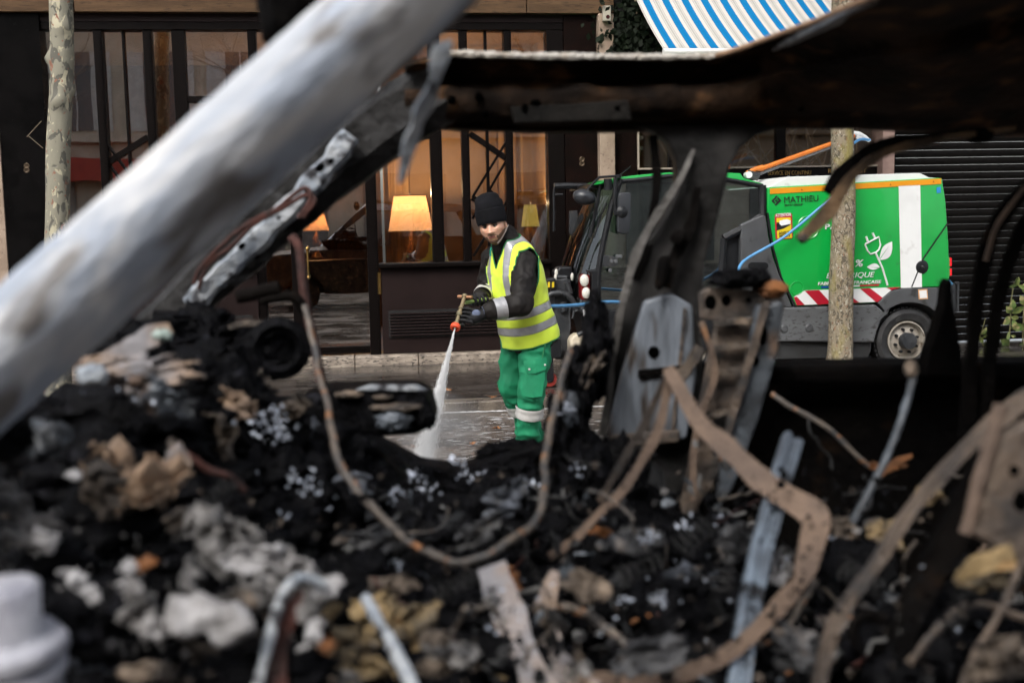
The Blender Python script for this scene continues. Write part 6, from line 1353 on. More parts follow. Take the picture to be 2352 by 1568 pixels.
# brackets right of the pillar
plate([(1604, 672), (1625, 660), (1700, 664), (1770, 668), (1802, 690), (1800, 715), (1700, 728), (1690, 738), (1608, 732)], 2.1, .02, M_steel2, 'seat_bracket', bv=.004, holes=((1632, 694, 13, 16), (1668, 690, 10, 12), (1720, 690, 6, 6)))
plate([(1640, 745), (1735, 740), (1745, 860), (1700, 1000), (1590, 1180), (1560, 1180), (1600, 960)], 2.12, .03, M_steel2, 'seat_frame_plate', bv=.006)
plate([(1735, 700), (1798, 690), (1785, 800), (1740, 960), (1680, 1120), (1640, 1180), (1655, 1060), (1700, 900)], 2.08, .03, M_steel, 'seat_frame_plate', bv=.006, holes=((1735, 830, 9, 11), (1752, 770, 10, 22)))
strap([(1760, 690, 2.05), (1730, 800, 2.05), (1690, 930, 2.05), (1650, 1050, 2.05)], [.012, .014, .014, .01], M_steel2, 'frame_rib', .004)
strap([(1612, 740, 2.06), (1640, 860, 2.06), (1600, 980, 2.06), (1590, 1150, 2.06)], [.01, .012, .012, .01], M_belt, 'frame_rib', .004)
strap([(1605, 800, 2.05), (1560, 870, 2.0), (1530, 905, 1.95)], .02, M_charb, 'frame_rib', .005)
for (x0, y0, x1, y1) in ((1640, 742, 1735, 738), (1640, 800, 1738, 795), (1625, 860, 1735, 850), (1600, 960, 1700, 945)): strap([(x0, y0, 2.085), ((x0 + x1) / 2, (y0 + y1) / 2 - 3, 2.08), (x1, y1, 2.085)], .012, M_charb, 'frame_crossbar', .006)
lump(1690, 640, 2.08, 60, 22, M_char, 'charred_lump', amp=.3); lump(1770, 665, 2.1, 40, 20, M_rust, 'rusted_bracket', amp=.25); lump(1745, 640, 2.1, 24, 24, M_char)
# far door: belt line and inner shell
plate([(1590, 832), (1780, 828), (2220, 822), (2560, 815), (2560, 1750), (1590, 1750)], 2.28, .05, M_soot, 'far_rear_door', bv=.01)
plate([(1760, 838), (2200, 830), (2560, 824), (2560, 868), (2200, 876), (1760, 882)], 2.2, .05, M_soot, 'door_capping', bv=.012)
plate([(-200, 1090), (1420, 1075), (1400, 1800), (-200, 1800)], 2.3, .05, M_soot, 'far_front_door', bv=.01)
plate([(2270, 290), (2560, 290), (2560, 850), (2190, 850), (2215, 700), (2330, 420)], 3.3, .1, M_soot, 'rear_quarter', bv=.02) if False else None
plate([(2112, 860), (2126, 800), (2146, 745), (2160, 700), (2166, 652), (2174, 638), (2180, 700), (2188, 750), (2196, 800), (2202, 860)], 2.16, .05, M_soot, 'charred_latch', bv=.012)
M_seal = mat('lit_seal_ridge', (0.16, 0.10, 0.055), .7, c2=(0.05, 0.034, 0.022), scale=14, bump=.5, bscale=80, spec=.2)
# hanging door seal, top right: brown strap paints its lit ridge, black its dark edges
strap([(2330, 296, 1.95), (2210, 312, 1.94), (2110, 330, 1.93), (2020, 358, 1.92), (1960, 400, 1.91), (1928, 445, 1.90), (1895, 495, 1.89), (1838, 552, 1.88)], [.006, .010, .013, .015, .017, .020, .024, .016], M_seal, 'hanging_seal', .007)
strap([(2300, 302, 1.97), (2110, 318, 1.96), (2000, 345, 1.95), (1930, 395, 1.94), (1900, 440, 1.93)], [.006, .014, .017, .020, .016], M_soot, 'hanging_seal', .008)
lump(1845, 548, 1.87, 13, 10, M_charb, 'seal_end', amp=.2); lump(2250, 312, 1.95, 30, 18, M_soot, 'seal_clip', amp=.2)
for off_, w_ in ((0, .022), (62, .020)):
    strap([(2420 + off_, 380, 1.8), (2330 + off_, 460, 1.8), (2270 + off_, 560, 1.81), (2245 + off_ * .8, 690, 1.82), (2230 + off_ * .7, 830, 1.83), (2215 + off_ * .7, 1000, 1.84)], [w_, w_ * 1.1, w_, w_, w_ * .9, w_], M_soot, 'hanging_seal', .006)
strap([(2352, 430, 1.79), (2290, 520, 1.79), (2262, 600, 1.80)], .006, M_belt, 'seal_highlight', .003)  # thin brown strip laid on as the seal's orange highlight
# seat belt and straps
strap([(1533, 846, 1.62), (1560, 890, 1.60), (1620, 985, 1.56), (1720, 1075, 1.50), (1800, 1135, 1.46), (1872, 1188, 1.43), (1868, 1240, 1.41), (1835, 1330, 1.38), (1760, 1425, 1.34), (1660, 1505, 1.31), (1560, 1550, 1.29), (1440, 1572, 1.27), (1330, 1560, 1.26)], [.016, .022, .026, .030, .033, .036, .030, .024, .018, .017, .019, .024, .03], M_belt, 'seat_belt')
strap([(1535, 850, 1.64), (1490, 950, 1.66), (1430, 1060, 1.68), (1378, 1150, 1.70)], .011, M_steel2, 'seat_belt'); strap([(1540, 855, 1.63), (1510, 990, 1.62), (1440, 1110, 1.60), (1345, 1215, 1.56), (1260, 1278, 1.54)], .013, M_belt, 'seat_belt')
strap([(1128, 1300, 1.42), (1150, 1360, 1.38), (1180, 1440, 1.33), (1215, 1520, 1.28), (1250, 1620, 1.24)], [.034, .036, .034, .036, .04], M_scrap, 'scorched_strap'); strap([(1275, 1312, 1.44), (1255, 1390, 1.40), (1255, 1470, 1.34), (1290, 1540, 1.29), (1360, 1600, 1.25)], [.010, .026, .034, .038, .045], M_scrap, 'scorched_strap')
strap([(1105, 1390, 1.40), (1130, 1460, 1.36), (1160, 1560, 1.30)], [.012, .018, .02], M_tan, 'scorched_strap'); strap([(1260, 1350, 1.43), (1250, 1400, 1.40), (1235, 1430, 1.385)], [.012, .018, .01], M_rust, 'rust_flake')
def cable(pts, r_, m, nm='burnt_cable', ribs=False, parent=car):
    p3 = [q + noise.noise_vector(q * 16) * .0045 + noise.noise_vector(q * 45) * .0016 for q in smooth_path([P(*p) for p in pts], 10)]; rs_ = [r_ * (1.12 if ribs and (i // 1) % 2 else 1) * (1 + .12 * noise.noise(p * 40)) for i, p in enumerate(p3)]
    return MB().tube(p3, rs_, 8).build(nm, m, parent, smooth=True, sharp=80)
cable([(700, 700, 1.98), (722, 800, 1.92), (750, 930, 1.74), (772, 1030, 1.6), (805, 1100, 1.53), (870, 1180, 1.48), (940, 1245, 1.45), (1010, 1283, 1.43), (1080, 1289, 1.43), (1160, 1255, 1.45), (1225, 1200, 1.5), (1252, 1130, 1.56), (1254, 1060, 1.66), (1262, 980, 1.78), (1285, 890, 1.9), (1310, 800, 2.0)], .0055, M_cond, 'burnt_conduit', True)
cable([(670, 545, 2.05), (690, 575, 2.04), (698, 650, 2.03), (705, 720, 2.02), (722, 800, 1.99), (735, 880, 1.97)], .0085, M_cop, 'hanging_wire'); cable([(712, 760, 2.0), (730, 830, 1.99), (752, 930, 1.97), (765, 1010, 1.95)], .008, M_soot, 'hanging_wire')
for s_ in range(2):
    o_ = s_ * 12 - 6; cable([(455 + o_, 655 + o_, 2.11), (470 + o_, 610, 2.10), (520 + o_, 560 + o_, 2.09), (570, 520 + o_, 2.09), (640 + o_, 480, 2.09), (700, 440 + o_ * 1.5, 2.09), (718 + o_, 462, 2.08), (690 + o_, 500, 2.08)], .0042, M_cop, 'burnt_wire')
cable([(600, 690, 2.0), (640, 680, 2.0), (680, 685, 2.0), (700, 720, 2.01)], .009, M_soot); cable([(545, 680, 2.0), (580, 672, 2.0), (640, 660, 2.0)], .012, M_soot)
cable([(390, 1043, 1.35), (430, 1050, 1.35), (480, 1075, 1.36), (530, 1095, 1.37), (562, 1130, 1.38)], .0048, M_cop)
cable([(1285, 1395, 1.42), (1340, 1410, 1.41), (1420, 1465, 1.38), (1490, 1525, 1.35), (1560, 1545, 1.33)], .0062, M_cond); cable([(1700, 1500, 1.38), (1790, 1460, 1.40), (1850, 1380, 1.42), (1875, 1330, 1.44)], .004, M_cond)
cable([(1770, 905, 2.0), (1820, 935, 1.98), (1900, 985, 1.96), (1960, 1040, 1.95), (2010, 1080, 1.94)], .005, M_cond)
# metal channel and rods on the right
mb = MB(); pth = resample([P(1822, 1005, 1.56), P(1790, 1110, 1.50), P(1750, 1260, 1.43), P(1715, 1420, 1.36), P(1690, 1620, 1.30)], 30)
mb.sweep(pth, [(-.015, .0), (-.013, .007), (-.006, .007), (-.003, .001), (.003, .001), (.006, .007), (.013, .007), (.015, 0), (.012, -.012), (-.012, -.012)], up=Vector((0, -1, 0))); mb.build('seat_rail', mat('blued_rail', (.22, .27, .33), .4, metal=.4, c2=(.12, .14, .17), scale=14, c3=(.02, .02, .022), s3=16, lo3=.58, hi3=.66, bump=.3), car, smooth=True)
def rod(pts, r_, m, nm='metal_rod', n_=24, am=.0015):
    p3 = resample(smooth_path([P(*p) for p in pts], 4), n_); o = MB().tube(p3, r_, 8).build(nm, m, car, smooth=True); rough_up(o.data, am, 60); return o
rod([(2098, 862, 1.72), (2080, 930, 1.70), (2045, 1030, 1.68), (1985, 1150, 1.65), (1955, 1205, 1.63)], .0062, M_steel); lump(2092, 848, 1.72, 16, 22, M_charb, 'rod_end', amp=.2)
strap([(2480, 860, 1.34), (2352, 915, 1.32), (2240, 1010, 1.30), (2120, 1140, 1.28), (2010, 1290, 1.26), (1940, 1390, 1.25), (1905, 1470, 1.24), (1880, 1580, 1.23)], [.026, .018, .012, .010, .0095, .010, .011, .010], M_steel2, 'seat_frame_bar', .012)
strap([(2352, 980, 1.36), (2260, 1090, 1.34), (2180, 1230, 1.32), (2110, 1360, 1.30), (2060, 1500, 1.28), (2040, 1600, 1.27)], [.03, .032, .03, .026, .02, .02], M_soot, 'seat_frame_bar', .012)
strap([(2100, 1380, 1.30), (2075, 1450, 1.29), (2055, 1580, 1.28)], .010, M_steel, 'seat_frame_bar', .005)
plate([(2290, 1000), (2352, 965), (2480, 920), (2480, 1320), (2352, 1290), (2300, 1265), (2225, 1225)], 1.16, .02, M_steel2, 'near_door_frame', bv=.006, holes=((2330, 1080, 12, 12), (2345, 1150, 16, 24)))
rod([(2300, 930, 1.15), (2268, 1040, 1.15), (2240, 1140, 1.15), (2220, 1225, 1.15)], .0075, M_belt); rod([(2352, 1280, 1.1), (2300, 1400, 1.1), (2240, 1500, 1.1), (2200, 1600, 1.1)], .0035, M_steel2); rod([(2050, 1580, 1.2), (2120, 1480, 1.2), (2200, 1400, 1.2), (2270, 1390, 1.2), (2400, 1440, 1.2)], .004, M_steel2)
strap([(2330, 1275, 1.12), (2240, 1300, 1.13), (2200, 1330, 1.14)], [.03, .02, .008], M_tan, 'scorched_scrap', .003)
MB().lathe([(.020, -.006), (.027, 0), (.020, .006), (.013, 0)], P(1998, 1452, 1.32), (0, -1, .3), 26, close=True).build('seat_spring_ring', M_soot, car, smooth=True)
rod([(840, 1372, 1.16), (870, 1430, 1.13), (915, 1510, 1.10), (960, 1600, 1.07)], [.0062] * 10 + [.0075] * 14, M_ash2); rod([(585, 1610, .98), (615, 1480, 1.0), (645, 1380, 1.02), (668, 1338, 1.03), (700, 1325, 1.04), (745, 1345, 1.05)], .0052, M_ash2)
strap([(690, 1350, 1.04), (668, 1410, 1.03), (640, 1490, 1.02), (640, 1600, 1.0)], [.014, .018, .016, .02], M_cop, 'burnt_ribbon', .003)
# dashboard mass and interior floor of char
def terrain_z(x, y):
    px = CX + F * x / y
    far = 1.115
    for a, b in zip(((-400, 1.24), (300, 1.22), (620, 1.185), (800, 1.17), (880, 1.115), (960, 1.075), (1060, 1.062), (1100, 1.085), (1240, 1.10), (1300, 1.17), (1400, 1.10), (1600, .95), (1800, .75), (3000, .7))[:-1], ((300, 1.22), (620, 1.185), (800, 1.17), (880, 1.115), (960, 1.075), (1060, 1.062), (1100, 1.085), (1240, 1.10), (1300, 1.17), (1400, 1.10), (1600, .95), (1800, .75), (3000, .7), (9000, .7))):
        if a[0] <= px < b[0]: far = a[1] + (b[1] - a[1]) * (px - a[0]) / (b[0] - a[0]); break
    low = 1.0 if px < 900 else (1.0 - .06 * min(1, (px - 900) / 300) - .2 * max(0, min(1, (px - 1600) / 300)))
    t = max(0, min(1, (y - 1.35) / .75)); t = t * t * (3 - 2 * t); z = low + (far - low) * t
    if y < 1.2: z += (1.2 - y) * .25
    return z
nx_, ny_ = 170, 110; vs = []
for i in range(nx_ + 1):
    for j in range(ny_ + 1):
        y = .82 + 1.42 * j / ny_; x = (-1.05 + 2.3 * i / nx_) * (.55 + .45 * (y - .5) / 1.7) ; q = Vector((x, y, 0)); z = terrain_z(x, y)
        rg = 1 - abs(noise.noise(q * 9)) * 2; z += .028 * rg + .03 * fbm(q, 5, 4) + .016 * fbm(q, 26, 3) - .012
        if y > 2.05 and 840 < CX + F * x / y < 1270: z = min(z, terrain_z(x, y) + .004)
        vs.append(Vector((x, y, z)))
mb = MB(); mb.add(vs, [(i * (ny_ + 1) + j, (i + 1) * (ny_ + 1) + j, (i + 1) * (ny_ + 1) + j + 1, i * (ny_ + 1) + j + 1) for i in range(nx_) for j in range(ny_)])
tag(mb.build('charred_upholstery', M_char, car, smooth=True, sharp=180), kind='stuff')
for a in ((320, 985, 1.55, 190, 95), (180, 1080, 1.40, 150, 90), (470, 900, 1.75, 130, 90), (560, 1000, 1.70, 120, 80), (420, 1130, 1.5, 150, 90), (640, 1130, 1.62, 120, 90), (560, 1220, 1.45, 150, 80), (760, 1180, 1.65, 110, 90), (760, 1050, 1.8, 90, 70), (330, 800, 1.95, 120, 60), (450, 770, 2.05, 90, 60), (250, 1190, 1.3, 120, 80), (480, 1330, 1.25, 160, 80), (250, 1420, 1.12, 160, 90), (120, 1300, 1.15, 90, 60), (800, 1350, 1.4, 150, 70), (940, 1200, 1.75, 120, 70), (1010, 1240, 1.7, 120, 70), (1130, 1180, 1.8, 100, 70), (1110, 1110, 1.95, 90, 40), (1180, 1040, 2.05, 80, 26), (1200, 1130, 1.95, 60, 60),
          (1300, 1010, 2.0, 45, 110), (1330, 900, 2.1, 36, 90), (1370, 800, 2.15, 32, 110), (1345, 1130, 1.9, 70, 110), (1430, 1130, 2.0, 60, 110), (1290, 1230, 1.75, 80, 70), (1400, 1280, 1.7, 110, 90), (1530, 1290, 1.65, 110, 90), (1640, 1270, 1.7, 80, 80), (1480, 1420, 1.5, 150, 100), (1640, 1430, 1.55, 120, 120), (1350, 1400, 1.5, 90, 80), (1560, 1560, 1.4, 200, 90), (1050, 1330, 1.55, 110, 60), (1000, 1420, 1.4, 150, 70), (1160, 1500, 1.35, 110, 80), (600, 1560, 1.05, 160, 70), (900, 1560, 1.2, 160, 80), (1830, 1400, 1.65, 90, 130), (1960, 1360, 1.55, 90, 110), (1990, 1240, 1.7, 60, 50), (2080, 1500, 1.4, 140, 100), (1860, 1560, 1.45, 140, 90), (2260, 1500, 1.3, 140, 110), (2200, 1380, 1.5, 90, 90)):
    lump(*a, M_char, 'charred_lump', amp=.55, freq=2.8)
# the blackened instrument binnacle and the flat box by the opening
lump(610, 805, 2.05, 92, 62, M_char, 'instrument_binnacle', amp=.3); MB().lathe([(.040, -.012), (.056, 0), (.040, .012), (.030, 0)], P(640, 800, 1.98), (.1, -1, .1), 26, close=True).build('gauge_ring', M_char, car, smooth=True)
strap([(525, 752, 2.0), (570, 742, 2.0), (640, 750, 2.0), (690, 785, 2.0), (704, 840, 2.0)], [.008, .012, .012, .01, .008], M_charb, 'binnacle_rim', .004)
plate([(690, 905), (760, 885), (960, 880), (990, 900), (1006, 962), (960, 985), (880, 990), (690, 985)], 1.98, .12, M_char, 'dashboard_box', bv=.012); plate([(815, 895), (850, 883), (960, 884), (985, 897)], 1.915, .006, M_ash2, 'box_lid_edge', bv=.001)
for (px, py, d, rx, ry) in ((880, 912, 1.915, 22, 6), (910, 935, 1.91, 60, 8), (800, 905, 1.915, 30, 8)): lump(px, py, d, rx, ry, M_charb, 'box_scrap', amp=.4, sub=3)
lump(905, 965, 1.9, 40, 24, M_steel, 'box_fitting', amp=.4); lump(980, 960, 1.9, 20, 22, M_char, amp=.5)
plate([(1062, 1085), (1090, 1062), (1170, 1038), (1248, 1022), (1255, 1045), (1180, 1068), (1100, 1088)], 2.0, .03, M_char, 'charred_panel_edge', bv=.004)
# torn sheets and scraps, left
crumple(310, 852, 1.42, 175, 48, M_scrap, 'torn_sheet', amp=.12); crumple(250, 838, 1.40, 110, 30, M_scrap, 'torn_sheet', amp=.1); lump(212, 862, 1.34, 34, 26, M_ash2, 'torn_sheet_end', amp=.3); crumple(345, 905, 1.39, 70, 46, M_steel, 'torn_sheet_fold', amp=.3); crumple(405, 925, 1.43, 50, 50, M_steel, 'torn_sheet_fold')
strap([(238, 828, 1.55), (300, 800, 1.56), (350, 770, 1.57), (392, 752, 1.58)], [.016, .026, .026, .014], M_scrap, 'scorched_chip', .004); lump(372, 770, 1.55, 22, 14, mat('verdigris', (.28, .34, .31), .8, bump=.6), 'scorched_chip', amp=.4, sub=3)
for (px, py, d, rx, ry, m_) in ((105, 1010, 1.22, 52, 40, M_steel), (300, 1065, 1.26, 95, 78, M_scrap2), (362, 1085, 1.25, 40, 80, M_scrap2), (235, 1125, 1.22, 70, 46, M_charb), (480, 1010, 1.5, 60, 50, M_charb), (540, 935, 1.6, 40, 30, M_scrap2), (660, 930, 1.66, 50, 26, M_charb), (560, 880, 1.75, 60, 26, M_charb), (60, 1200, 1.1, 70, 36, M_ashc), (30, 1150, 1.1, 50, 30, M_ashc), (100, 1245, 1.08, 30, 22, M_ashw), (170, 1088, 1.2, 18, 14, M_ashw), (395, 1060, 1.3, 20, 50, M_scrap), (1, 1000, 1.1, 60, 50, M_char)): (crumple(px, py, d, rx * 1.35, ry * 1.35, m_, 'burnt_scrap') if m_ not in (M_char, M_soot, M_steel) else lump(px, py, d, rx, ry, m_, 'burnt_scrap', amp=.6))
# molten white casting at the left edge
c0 = P(20, 1400, .93); k_ = .93 / F
ms = MB().lathe([(0, .066), (.024, .066), (.0295, .062), (.030, .022), (.031, .019), (.045, .018), (.0485, .014), (.0485, .004), (.045, .0), (.036, -.001), (.036, -.005), (.044, -.006), (.0465, -.009), (.0465, -.019), (.044, -.022), (.034, -.023), (.034, -.028), (.043, -.029), (.043, -.08), (0, -.08)], P(15, 1480, .93) - Vector((0, 0, .01)), (0.04, -.10, 1), 40).build('molten_casting', mat('aluminium_melt', (.38, .38, .42), .45, c2=(.24, .24, .28), scale=16, bump=.3, bscale=40, c3=(.3, .24, .2), s3=20, lo3=.66, hi3=.76), car, smooth=True, sharp=80); rough_up(ms.data, .003, 40)
# pale roll of ash and the drifts round it
mb = MB(); p3 = [P(392 + 18.5 * i, 1412 + 1.5 * i + 4 * math.sin(i), .985) for i in range(11)]; mb.tube(p3, [.012, .016, .017, .0168, .0172, .017, .0174, .017, .0165, .015, .011], 24); rl_ = mb.build('ash_roll', M_ashw, car, smooth=True, sharp=80); rough_up(rl_.data, .010, 55)
for (px, py, d, rx, ry, m_) in ((300, 1350, 1.0, 22, 24, M_ashw), (330, 1395, .99, 36, 26, M_ashc), (345, 1450, .98, 30, 28, M_ashw), (300, 1420, 1.0, 30, 22, M_ashc), (470, 1225, 1.12, 80, 60, M_ashc), (530, 1265, 1.1, 90, 55, M_ashc), (600, 1310, 1.08, 85, 50, M_ashw), (660, 1350, 1.07, 70, 44, M_ashc), (700, 1330, 1.09, 60, 40, M_ashw), (560, 1360, 1.05, 50, 30, M_ashc), (740, 1340, 1.06, 34, 32, M_ashw), (430, 1330, 1.05, 16, 50, M_ashc), (420, 1190, 1.15, 40, 26, M_charb), (560, 1220, 1.14, 40, 26, M_ashc), (715, 1390, 1.03, 26, 36, M_ashc), (718, 1460, 1.0, 20, 34, M_ashw), (330, 1290, 1.08, 22, 20, M_rust), (295, 1300, 1.06, 16, 16, M_ashw), (165, 1340, 1.02, 20, 34, M_ashw), (200, 1370, 1.02, 22, 24, M_ashw), (760, 1400, 1.08, 24, 16, M_tan), (745, 1480, 1.0, 20, 14, M_rust), (330, 1550, .95, 60, 22, M_charb), (150, 1440, .98, 60, 60, M_char), (560, 1390, 1.02, 36, 20, M_charb)): (crumple(px, py, d, rx * 1.4, ry * 1.4, m_, 'ash_clump') if m_ is not M_char else lump(px, py, d, rx, ry, m_, 'ash_clump', amp=.6))
for (px, py, d, rx, ry, m_) in ((860, 1410, 1.22, 60, 44, M_tan), (940, 1440, 1.2, 70, 46, M_tan), (800, 1480, 1.12, 60, 50, M_tan), (1040, 1515, 1.1, 62, 30, M_ashc), (1000, 1540, 1.1, 50, 22, M_charb), (830, 1550, 1.08, 70, 30, M_tan), (1010, 1475, 1.18, 40, 18, M_charb), (900, 1350, 1.3, 60, 26, M_charb), (1180, 1320, 1.5, 24, 16, M_rust), (1185, 1345, 1.48, 18, 12, M_rust), (800, 1560, 1.05, 30, 18, M_ashc), (1380, 1225, 1.6, 24, 9, M_rust), (2045, 1075, 1.9, 40, 9, M_rust), (2045, 1210, 1.6, 50, 34, M_tan), (2130, 1130, 1.6, 34, 30, M_tan), (2260, 1340, 1.2, 60, 22, M_tan), (1800, 1290, 1.5, 24, 32, M_ashc), (1790, 1325, 1.5, 18, 14, M_ashw), (1940, 1220, 1.62, 32, 26, M_charb), (2010, 1205, 1.62, 22, 18, M_ashc), (2300, 1540, 1.05, 70, 60, M_charb), (2050, 1560, 1.15, 60, 40, M_char), (1310, 940, 1.95, 16, 38, M_steel), (1350, 860, 2.05, 18, 60, M_charb), (1300, 870, 2.05, 12, 50, M_soot), (1120, 1150, 1.85, 46, 26, M_charb)): (crumple(px, py, d, rx * 1.35, ry * 1.35, m_, 'burnt_scrap') if m_ not in (M_char, M_soot, M_steel) else lump(px, py, d, rx, ry, m_, 'burnt_scrap', amp=.6))
strap([(2010, 1100, 1.86), (2060, 1060, 1.86), (2095, 1045, 1.86)], [.01, .012, .004], M_rust, 'rust_flake', .003)
# clusters of white ash flakes and loose crumbs
rx_ = random.Random(21)
def flakes(name, m, spots, smin, smax):
    mb = MB()
    for (px, py, d, n_, sp) in spots:
        for _ in range(max(1, int(n_ * .62))):
            x, y = px + rx_.gauss(0, sp), py + rx_.gauss(0, sp * .7); dd = d - rx_.uniform(0, .03); c = P(x, y, dd); s_ = rx_.uniform(smin, smax) * d / F
            v_ = [c + Vector((rx_.gauss(0, 1), rx_.gauss(0, 1), rx_.gauss(0, 1))) * s_ * .7 for _ in range(5)]
            mb.add(v_, [(0, 1, 2), (0, 2, 3), (0, 3, 4), (0, 4, 1), (1, 2, 3), (1, 3, 4)])
    return tag(mb.build(name, m, car), kind='stuff')
flakes('ash_flakes', mat('flake_ash', (.5, .54, .62), .7, c2=(.32, .35, .42), scale=60), [(625, 950, 1.62, 40, 22), (650, 990, 1.6, 40, 20), (605, 985, 1.6, 30, 22), (690, 1105, 1.52, 30, 18), (715, 1125, 1.5, 22, 14), (640, 1190, 1.45, 18, 12), (915, 1140, 1.66, 34, 14), (990, 1130, 1.7, 20, 16), (905, 1305, 1.42, 40, 16), (1215, 1115, 1.8, 30, 14), (1200, 1165, 1.78, 30, 10), (1080, 1100, 1.88, 30, 22), (960, 1090, 1.8, 26, 14), (1490, 1235, 1.55, 44, 12), (1510, 1375, 1.38, 40, 14), (1440, 1375, 1.38, 20, 12), (1400, 1440, 1.35, 10, 30), (1310, 940, 1.92, 30, 14), (1330, 1080, 1.85, 20, 12), (1580, 1205, 1.58, 16, 16), (1640, 1190, 1.6, 16, 20), (1560, 1310, 1.48, 8, 40), (1620, 1400, 1.4, 8, 60), (1050, 1060, 1.9, 16, 12), (560, 1060, 1.55, 10, 60), (300, 890, 1.36, 20, 40), (1220, 1380, 1.4, 20, 40), (2200, 1450, 1.25, 8, 80), (1900, 1230, 1.6, 24, 40), (800, 1250, 1.5, 8, 60), (1100, 1420, 1.3, 8, 60), (1795, 1290, 1.46, 14, 10)], 2.5, 7.5)
flakes('char_crumbs', M_char, [(rx_.uniform(0, 2352), rx_.uniform(1080, 1560), 0, 1, 0) for _ in range(0)] + [(x, y, 1.5 - (y - 1100) / 900, 26, 46) for x in range(60, 2300, 110) for y in (1140, 1260, 1380, 1500)], 3, 11)
flakes('brown_crumbs', M_charb, [(x, y, 1.46 - (y - 1100) / 900, 12, 60) for x in range(60, 2300, 260) for y in (1160, 1420, 1530)], 3, 11)
flakes('ash_crumbs', M_ashc, [(x, y, 1.44 - (y - 1100) / 900, 4, 50) for x in range(40, 2300, 290) for y in (1180, 1440)] + [(x, y, 1.05, 16, 50) for x in (60, 250, 420, 560, 660) for y in (1260, 1340, 1480)], 3, 9)
# body below the frame: sills, floor, near door and burnt wheels
def side_profile(top):
    lo = [(2.45, .35), (2.2, .27)]
    for cx in (1.75, -1.35):
        lo += [(cx + .36 * math.cos(q), .27 + .36 * math.sin(q)) for q in [math.pi * i / 10 for i in range(11)]]
    return lo + [(-2.0, .27), (-2.25, .4), (-2.3, .75)] + top
MB().prism(side_profile([(-2.2, .93), (-1.0, 1.04), (.3, 1.07), (2.2, 1.07), (2.45, .9)]), .885, .925).build('near_body_side', M_soot2, car, bevel=.008)
MB().prism(side_profile([(-2.2, .93), (-1.0, 1.03), (.35, 1.03), (.42, 1.24), (2.2, 1.24), (2.45, .95)]), 2.335, 2.375).build('far_body_side', M_soot2, car, bevel=.008)
vs = []
for i in range(31):
    for j in range(25):
        x = -2.25 + 1.34 * i / 30; y = .93 + 1.41 * j / 24; vs.append(Vector((x, y, .95 + .10 * i / 30 + .05 * math.sin(math.pi * j / 24) + .02 * fbm((x, y, 0), 6, 3))))
MB().add(vs, [(i * 25 + j, (i + 1) * 25 + j, (i + 1) * 25 + j + 1, i * 25 + j + 1) for i in range(30) for j in range(24)]).build('bonnet', M_steel2, car, smooth=True)
MB().box(-2.36, -2.26, .95, 2.31, .3, .9).build('front_bumper', M_soot2, car, bevel=.03); MB().box(2.4, 2.5, .95, 2.31, .3, 1.2).build('tailgate', M_soot2, car, bevel=.03)
rl2 = [P(1420, -400, 1.16), P(1800, -330, 1.18), P(2450, -215, 1.24), P(3300, -120, 1.30), Vector((1.9, 1.2, 1.78)), Vector((2.35, 1.1, 1.2))]
MB().sweep(resample(smooth_path(rl2, 6), 50), [(-.03, 0), (-.015, .025), (.02, .025), (.035, 0), (.02, -.03), (-.02, -.03)], up=Vector((0, -1, .3))).build('near_roof_rail', M_soot2, car, smooth=True)
MB().sweep(resample([P(2980, 285, 2.24), P(3060, 560, 2.28), P(3130, 840, 2.33)], 12), [(-.06, .02), (.06, .02), (.07, -.03), (-.07, -.03)], up=Vector((0, -1, 0))).build('far_rear_pillar', M_soot, car)
MB().box(-1.9, 2.3, .97, 2.32, .28, .33).build('floor_pan', M_soot, car)
for x in (-1.35, 1.75):
    for y in (.95, 2.34): MB().lathe([(.05, .05), (.2, .06), (.27, .09), (.27, -.09), (.2, -.02), (.05, 0)], (x, y, .27), (0, 1, 0), 32, close=True).build('burnt_wheel', M_soot2, car, smooth=True)

# ------------------------------------------------------------------ tangle of wires, springs and shards in the burnt cabin
rw = random.Random(77)
M_w1 = mat('blackened_wire', (0.02, 0.019, 0.019), .6, c2=(0.006, 0.006, 0.006), scale=30, spec=.3); M_w2 = mat('grey_wire', (0.16, 0.155, 0.15), .55, c2=(0.06, 0.055, 0.05), scale=30)
def depth_at(px, py):
    t = (py - 1040) / 530; return 1.72 - .62 * max(-.3, min(1, t)) + (.12 if px > 1500 else 0)
for k in range(64):
    px, py = rw.uniform(20, 2330), rw.uniform(1060, 1560)
    if 830 < px < 1290 and py < 1110: continue
    d = depth_at(px, py) + rw.uniform(-.02, .10); a = rw.uniform(0, 6.28); pts = []; x, y = px, py
    for i in range(rw.randint(4, 9)):
        pts.append((x, max(y, 1050 if 800 < x < 1300 else 0), d)); a += rw.gauss(0, .55); st_ = rw.uniform(14, 46); x += st_ * math.cos(a); y += st_ * math.sin(a) * .7; d += rw.gauss(0, .018)
    if any(840 < p[0] < 1285 and p[1] < 1085 for p in pts): continue
    cable(pts, rw.choice((.0011, .0016, .0022, .003)), rw.choice((M_w1, M_w1, M_w2, M_cond, M_cop, M_charb)), 'burnt_wire')
def spring(px, py, d, ax_, r_, turns, pitch, m):
    c = P(px, py, d); ax_ = Vector(ax_).normalized(); a_ = ax_.orthogonal().normalized(); b_ = ax_.cross(a_); pts = []
    for i in range(turns * 14): q = i / 14 * 6.283; pts.append(c + ax_ * (pitch * i / 14) + (a_ * math.cos(q) + b_ * math.sin(q)) * r_ * (1 - .25 * math.sin(i * .03)))
    MB().tube(pts, .0016, 5).build('seat_spring', m, car, smooth=True)
